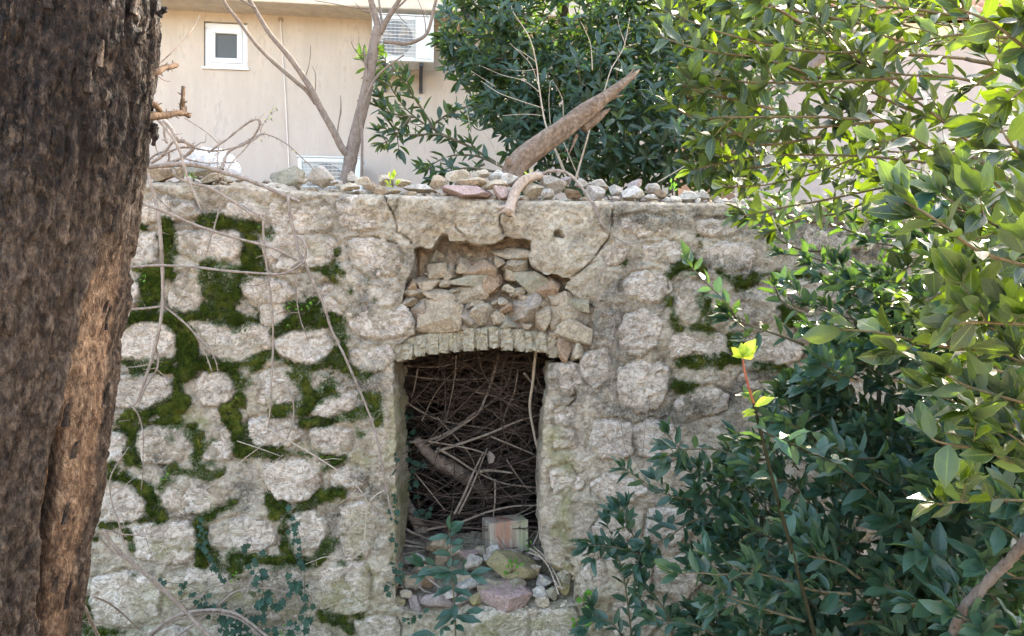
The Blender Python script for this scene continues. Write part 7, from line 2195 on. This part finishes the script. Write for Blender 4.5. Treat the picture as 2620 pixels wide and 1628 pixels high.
# tall laurel shoot with the bright yellow tip
ts = Plant('laurel_shoot', 'tall laurel shoot with a bright yellow green tip in front of the wall', 'shrub', P(2110, 1750, -1.7), 'leaf_shade', 'stem_deep')
ts.shoot(PP([(2110, 1760, 2.3), (2085, 1628, 2.25), (2020, 1388, 2.1), (1985, 1262, 2.0), (1948, 1112, 1.9), (1925, 1020, 1.8)]), .007, .0035, .070, .06, .30, True, 3, .44, .2, .9, 0, 0, .4)
ts.shoot(PP([(1950, 1105, 1.9), (2010, 1130, 1.9), (2090, 1165, 1.95), (2140, 1185, 2.0)]), .003, .002, .065, .02, .1, True, 5, .42, .25, .8)
ts.finish()
tp = Plant('young_sprout', 'bright yellow green young leaves on a red stem topping the laurel shoot', 'sprout', P(1928, 1030, -2.08), 'leaf_young', 'stem_red', part='stem')
tp.stem(PP([(1928, 1030, 1.8), (1918, 1000, 1.78), (1905, 950, 1.75), (1900, 915, 1.75)]), .0032, .002, True, 7)
for d_, L in (((-.6, -.2, .55), .036), ((.7, -.2, .6), .042), ((.1, -.4, .8), .034), ((.45, -.3, .9), .05), ((-.3, -.5, .3), .034), ((.5, -.6, .25), .03), ((-.8, 0, .1), .024), ((0, .2, .9), .035)):
    tp.leaf(PP([(1900, 915, 1.75)])[0], np.array(d_), np.array([0, -1.0, .45]) + RNG.normal(0, .3, 3), L, L * .6)
for (a, c), d_, L in (((1922, 1008), (-.9, -.2, .2), .022), ((1924, 1015), (.7, -.3, .5), .026), ((1930, 1040), (.9, -.2, .45), .05), ((1932, 1050), (-.9, -.2, -.1), .034), ((1926, 1025), (-.8, -.3, .3), .03), ((1935, 1062), (-.9, -.3, -.1), .036)):
    tp.leaf(PP([(a, c, 1.8)])[0], np.array(d_), np.array([0, -.5, .9]) + RNG.normal(0, .2, 3), L, L * .42)
tp.finish()

# seedlings at the foot of the wall
sd_ = Plant('laurel_seedling', 'young laurel seedling with drooping dark leaves standing before the window sill', 'shrub', P(1163, 1760, -.35), 'leaf_shade', 'stem_green', part='stem')
d0 = 3.45
(s0, s1, s2, s3, s4) = [px('C4', [q])[0] for q in ((775, 1560), (778, 1290), (755, 960), (730, 640), (708, 300))]
sd_.stem(PP([(*s0, d0), (*s1, d0), (*s2, d0), (*s3, d0), (*s4, d0)]), .0045, .002, True, 7)
sd_.stem(PP([(*px('C4', [(775, 1325)])[0], d0), (*px('C4', [(640, 1360)])[0], d0 - .03), (*px('C4', [(480, 1440)])[0], d0 - .05)]), .002, .0012, True, 6)
LV = [((708, 310), (730, 150)), ((705, 320), (860, 220)), ((712, 385), (870, 240)), ((705, 380), (480, 410)), ((712, 400), (690, 480)), ((720, 470), (880, 430)), ((735, 570), (860, 480)), ((732, 600), (530, 570)), ((735, 620), (690, 720)), ((735, 700), (840, 650)), ((730, 770), (530, 860)), ((735, 770), (470, 740)), ((735, 770), (260, 790)),
      ((735, 765), (800, 900)), ((740, 770), (930, 770)), ((735, 770), (650, 900)), ((930, 800), (1180, 730)), ((940, 800), (1120, 900)), ((850, 730), (925, 640)), ((500, 700), (340, 900)), ((440, 715), (310, 560)), ((440, 715), (230, 600)), ((560, 700), (450, 610)), ((755, 950), (530, 1050)), ((755, 960), (960, 1000)), ((750, 940), (600, 960)), ((760, 1080), (900, 1050)),
      ((770, 1110), (770, 1290)), ((775, 1180), (560, 1260)), ((775, 1200), (530, 1390)), ((780, 1240), (960, 1320)), ((800, 1240), (1060, 1310)), ((890, 1200), (1090, 1180)), ((780, 1280), (720, 1330)), ((780, 1340), (880, 1420)), ((530, 1420), (300, 1440)), ((500, 1430), (580, 1500)), ((640, 1370), (740, 1400)), ((640, 1370), (620, 1460))]
for a, c in LV:
    A, C = P(*px('C4', [a])[0], d0 - DW), P(*px('C4', [c])[0], d0 - DW - random.uniform(.01, .06))
    L = float(np.linalg.norm(C - A))
    sd_.leaf(A, C - A, np.array([random.uniform(-.5, .5), -.75, .8]), L, max(.022, min(L * .44, .036)))
for a, c in (((735, 770), (930, 800)), ((735, 770), (440, 715)), ((735, 745), (850, 730))):
    sd_.stem(PP([(*px('C4', [a])[0], d0), (*px('C4', [((a[0] + c[0]) / 2, (a[1] + c[1]) / 2 - 10)])[0], d0 - .02), (*px('C4', [c])[0], d0 - .03)]), .0016, .001, False)
sd_.finish()
s2_ = Plant('laurel_seedling', 'small dark laurel seedling at the foot of the wall right of the window', 'shrub', P(1545, 1760, -.25), 'leaf_shade', 'stem_green', part='stem')
s2_.stem(PP([(1548, 1720, 3.55), (1545, 1640, 3.55), (1538, 1585, 3.55)]), .003, .002, True, 6)
for d_, L in (((-.7, -.2, .5), .055), ((-.5, -.4, -.5), .05), ((.8, -.3, -.1), .05), ((.5, -.3, .6), .035), ((-.2, -.6, -.6), .05), ((.6, -.5, -.4), .04)):
    s2_.leaf(PP([(1538, 1588, 3.55)])[0], np.array(d_), np.array([0, -.7, .8]), L, L * .5)
s2_.finish()


def small_plant(name, label, cat, crop, cx, cy, Y, r, n, mat, tmpl, L, stem='stem_green', group=None, up=.5):
    c = P(*px(crop, [(cx, cy)])[0], Y)
    pl = Plant(name, label, cat, c, mat, stem, hi=[tmpl] if not isinstance(tmpl, list) else tmpl, lo=[tmpl] if not isinstance(tmpl, list) else tmpl, group=group, part='stem')
    sc = (Y + DW) / FP / CROP[crop][2]
    base = c - np.array([0, -0.01, r * sc * .8])
    for _ in range(n):
        a, q = random.uniform(0, 6.28), math.sqrt(random.random())
        t = c + np.array([math.cos(a) * q * r * sc, -random.uniform(.005, .03), math.sin(a) * q * r * sc])
        pl.stem([base, (base + t) / 2 + np.array([0, -.008, .003]), t], .0011, .0006, False)
        d = t - base + RNG.normal(0, .01, 3)
        l = L * random.uniform(.7, 1.2)
        pl.leaf(t, d / np.linalg.norm(d) + np.array([0, -.3, .1]), np.array([random.uniform(-.4, .4), -.9, up]), l, l * (.85 if tmpl is ROUND else .5))
    pl.finish()


CL = 'tiny clovers growing on the moss'
for crop, cx, cy, r, n, lab in (('R4', 355, 680, 26, 6, 'clump of pale green clover on moss close to the trunk'), ('R4', 1450, 900, 46, 8, 'scattered clover leaves on the dark moss left of the hanging cane'), ('R4', 1570, 900, 40, 7, 'clover leaves on moss beside the long hanging grey stem'), ('R4', 1430, 1040, 18, 3, 'two clover leaves under a larger clover patch on moss'), ('R4', 1210, 300, 16, 3, 'clover leaf on moss at the top of the vertical cane'),
                               ('R7', 662, 535, 26, 6, 'bright green clover under the small dark hole in the wall'), ('R7', 1110, 1140, 38, 8, 'bright green clover above the arched canes at the wall foot'), ('R7', 1380, 1460, 30, 6, 'bright green clover among the ivy at the wall foot')):
    small_plant('clover', lab, 'plant', crop, cx, cy, -.045, r, n, 'leaf_fresh', ROUND, .014, group=CL)
small_plant('wall_sprout', 'bright green leafy sprout on the wall top beside the long crack', 'plant', 'R2', 390, 1262, .03, 40, 16, 'leaf_young', BAY_HI[:3], .036)
small_plant('wall_sprout', 'single bright green leaf tuft at the foot of the dead log', 'plant', 'R2', 1330, 1208, .1, 20, 4, 'leaf_young', BAY_HI[:3], .025)
small_plant('weed', 'light green nettle like weed growing over the olive wedge stone', 'plant', 'C4', 1390, 720, .05, 85, 16, 'leaf_fresh', BAY_HI[:3], .03)
small_plant('weed', 'small green weed beside the timber block at the right jamb', 'plant', 'C4', 1610, 520, .3, 60, 14, 'leaf_fresh', BAY_HI[:3], .024)
small_plant('celandine', 'rounded fresh green leaves at the foot of the right jamb', 'plant', 'C4', 2150, 1050, -.05, 100, 14, 'leaf_fresh', ROUND, .030)
small_plant('celandine', 'rounded green leaves low on the wall under a fresh green clump', 'plant', 'C4', 2110, 1310, -.06, 75, 10, 'leaf_fresh', ROUND, .030)
small_plant('weed', 'faint green weed growing on the wall top near white stones at right', 'plant', 'R2', 2310, 1300, .12, 45, 12, 'leaf_fresh', BAY_HI[:3], .022)
small_plant('weed', 'tiny green weed on the wall top beneath the thick red brown cane', 'plant', 'C3', 540, 1010, .06, 50, 10, 'leaf_fresh', BAY_HI[:3], .018)
for n_, (cx, cy) in enumerate(((1475, 235), (1405, 330), (1475, 310), (1350, 560), (1770, 710), (1540, 190))):
    small_plant('bud_tuft', 'pale yellow opening bud on the thin canes over the wall top', 'bud', 'C3', cx, cy, .08, 14, 4, 'leaf_young', BAY_HI[:2], .010, group='opening buds on the canes over the wall top')


def ivy(label, crop, trails, L, Y, extra=0, spread=40, mat='leaf_ivy'):
    (a, c), = px(crop, [trails[0][0]])
    pl = Plant('ivy', label, 'ivy', P(a, c, Y), mat, 'stem_green', hi=[IVY], lo=[IVY], part='stem')
    sc = (Y + DW) / FP / CROP[crop][2]
    for tr in trails:
        W = [P(*q, Y - random.uniform(0, .015)) for q in px(crop, tr)]
        p, T, N, B = pl.stem(W, .0018, .001, True, 5)
        tot = np.linalg.norm(np.diff(p, axis=0), axis=1).sum()
        for _ in range(int(tot / (L * .62)) + extra):
            k = random.randint(0, len(p) - 1)
            o = p[k] + np.array([random.gauss(0, spread * sc * .4), -random.uniform(.004, .03), random.gauss(0, spread * sc * .3)])
            d = np.array([random.gauss(0, .6), -.25, -abs(random.gauss(.5, .5))])
            l = L * random.uniform(.55, 1.2)
            pl.leaf(o, d, np.array([random.gauss(0, .3), -1, random.gauss(.35, .25)]), l, l * .95)
    pl.finish()


ivy('ivy trailing up the mossy wall below the hanging twig', 'R7', [[(1520, 1350), (1510, 1100), (1490, 960), (1470, 830), (1430, 720)]], .032, -.05, 3)
ivy('thin ivy trail climbing the moss left of the bigger trail', 'R7', [[(1040, 1180), (970, 1080), (910, 980), (890, 880), (880, 800)], [(960, 1080), (930, 1000)]], .026, -.05, 2)
ivy('dark ivy clump spreading at the wall foot under the arched canes', 'R7', [[(860, 1340), (1000, 1320), (1100, 1380), (1240, 1360), (1320, 1290)], [(1250, 1300), (1260, 1200), (1220, 1060), (1180, 900)], [(1100, 1400), (1280, 1440), (1480, 1500)], [(1480, 1180), (1560, 1290), (1540, 1400), (1440, 1480)], [(640, 1180), (740, 1190), (860, 1230), (940, 1330)], [(950, 1390), (1060, 1440), (1180, 1480), (1260, 1560)], [(1460, 1160), (1510, 1190)]], .038, -.09, 7, 90)
ivy('ivy climbing the left jamb of the window', 'R8', [[(90, 1280), (110, 1150), (115, 980), (120, 800), (110, 640), (120, 560)], [(150, 1230), (140, 1120)]], .030, .03, 3, 30)
ivy('pale green ivy hanging inside the left side of the window', 'R8', [[(250, 900), (240, 760), (210, 640), (200, 520), (175, 420), (165, 340)], [(270, 860), (290, 900)], [(230, 640), (265, 600)]], .034, .42, 4, 60, 'leaf_ivy')
ivy('few ivy leaves on the mauve stone at the front of the sill', 'C4', [[(200, 1260), (330, 1270), (430, 1220), (460, 1190)]], .026, -.09, 3, 60)
# curled dry leaf caught in the brush
V, F, UV = leaf_template(8, .5, .3, 1.0, 9)
me = mesh_np('dry_leaf', V * np.array([.055, .075, .06]), [F], [], M['cane'], True, UV)
o = bpy.data.objects.new('dry_leaf', me)
o.location = tuple(P(*px('R8', [(610, 620)])[0], .36))
o.rotation_euler = (R(70), R(20), R(30))
link(o)
tag(o, 'pale curled dry leaf caught in the brush inside the window', 'leaf')
for n_ in range(34):
    u_ = random.random()
    o = bpy.data.objects.new('dry_leaf', me)
    if n_ < 22:
        yy = random.uniform(.02, .42)
        o.location = (random.uniform(-.55, .26), yy, sill_z(0, yy) + random.uniform(.02, .07))
        lab = 'small dry brown leaf lying among the stones of the window sill'
        o['group'] = 'dry leaves on the window sill'
    else:
        xx = random.uniform(-1.6, 1.6)
        o.location = (xx, random.uniform(.03, .2), wall_top(xx) + random.uniform(.02, .05))
        lab = 'small dry brown leaf lying among the stones on the wall top'
        o['group'] = 'dry leaves on the wall top'
    s_ = random.uniform(.45, .8)
    o.scale = (s_, s_, s_)
    o.rotation_euler = (random.uniform(-.6, .6), random.uniform(-.6, .6), random.uniform(0, 6.28))
    link(o)
    tag(o, lab, 'leaf')
# dry grass wisps on the wall top
b = Buf()
for _ in range(60):
    cx_, cy_ = random.choice([(1950, 1060), (1960, 1040), (2000, 1080)])
    q = P(*px('C3', [(cx_ + random.gauss(0, 70), cy_ + random.gauss(0, 15))])[0], .08)
    d = np.array([random.gauss(0, 1), -.2, abs(random.gauss(.2, .4))])
    d = d / np.linalg.norm(d) * random.uniform(.03, .08)
    b.tube([q, q + d * .5 + np.array([0, 0, .01]), q + d], .0009, .0004, 3, 3, 0)
tag(b.build('dry_grass', M['twig_pale']), 'dry yellow grass wisps beside the pale boulder on the wall top', 'grass', None, 'stuff')
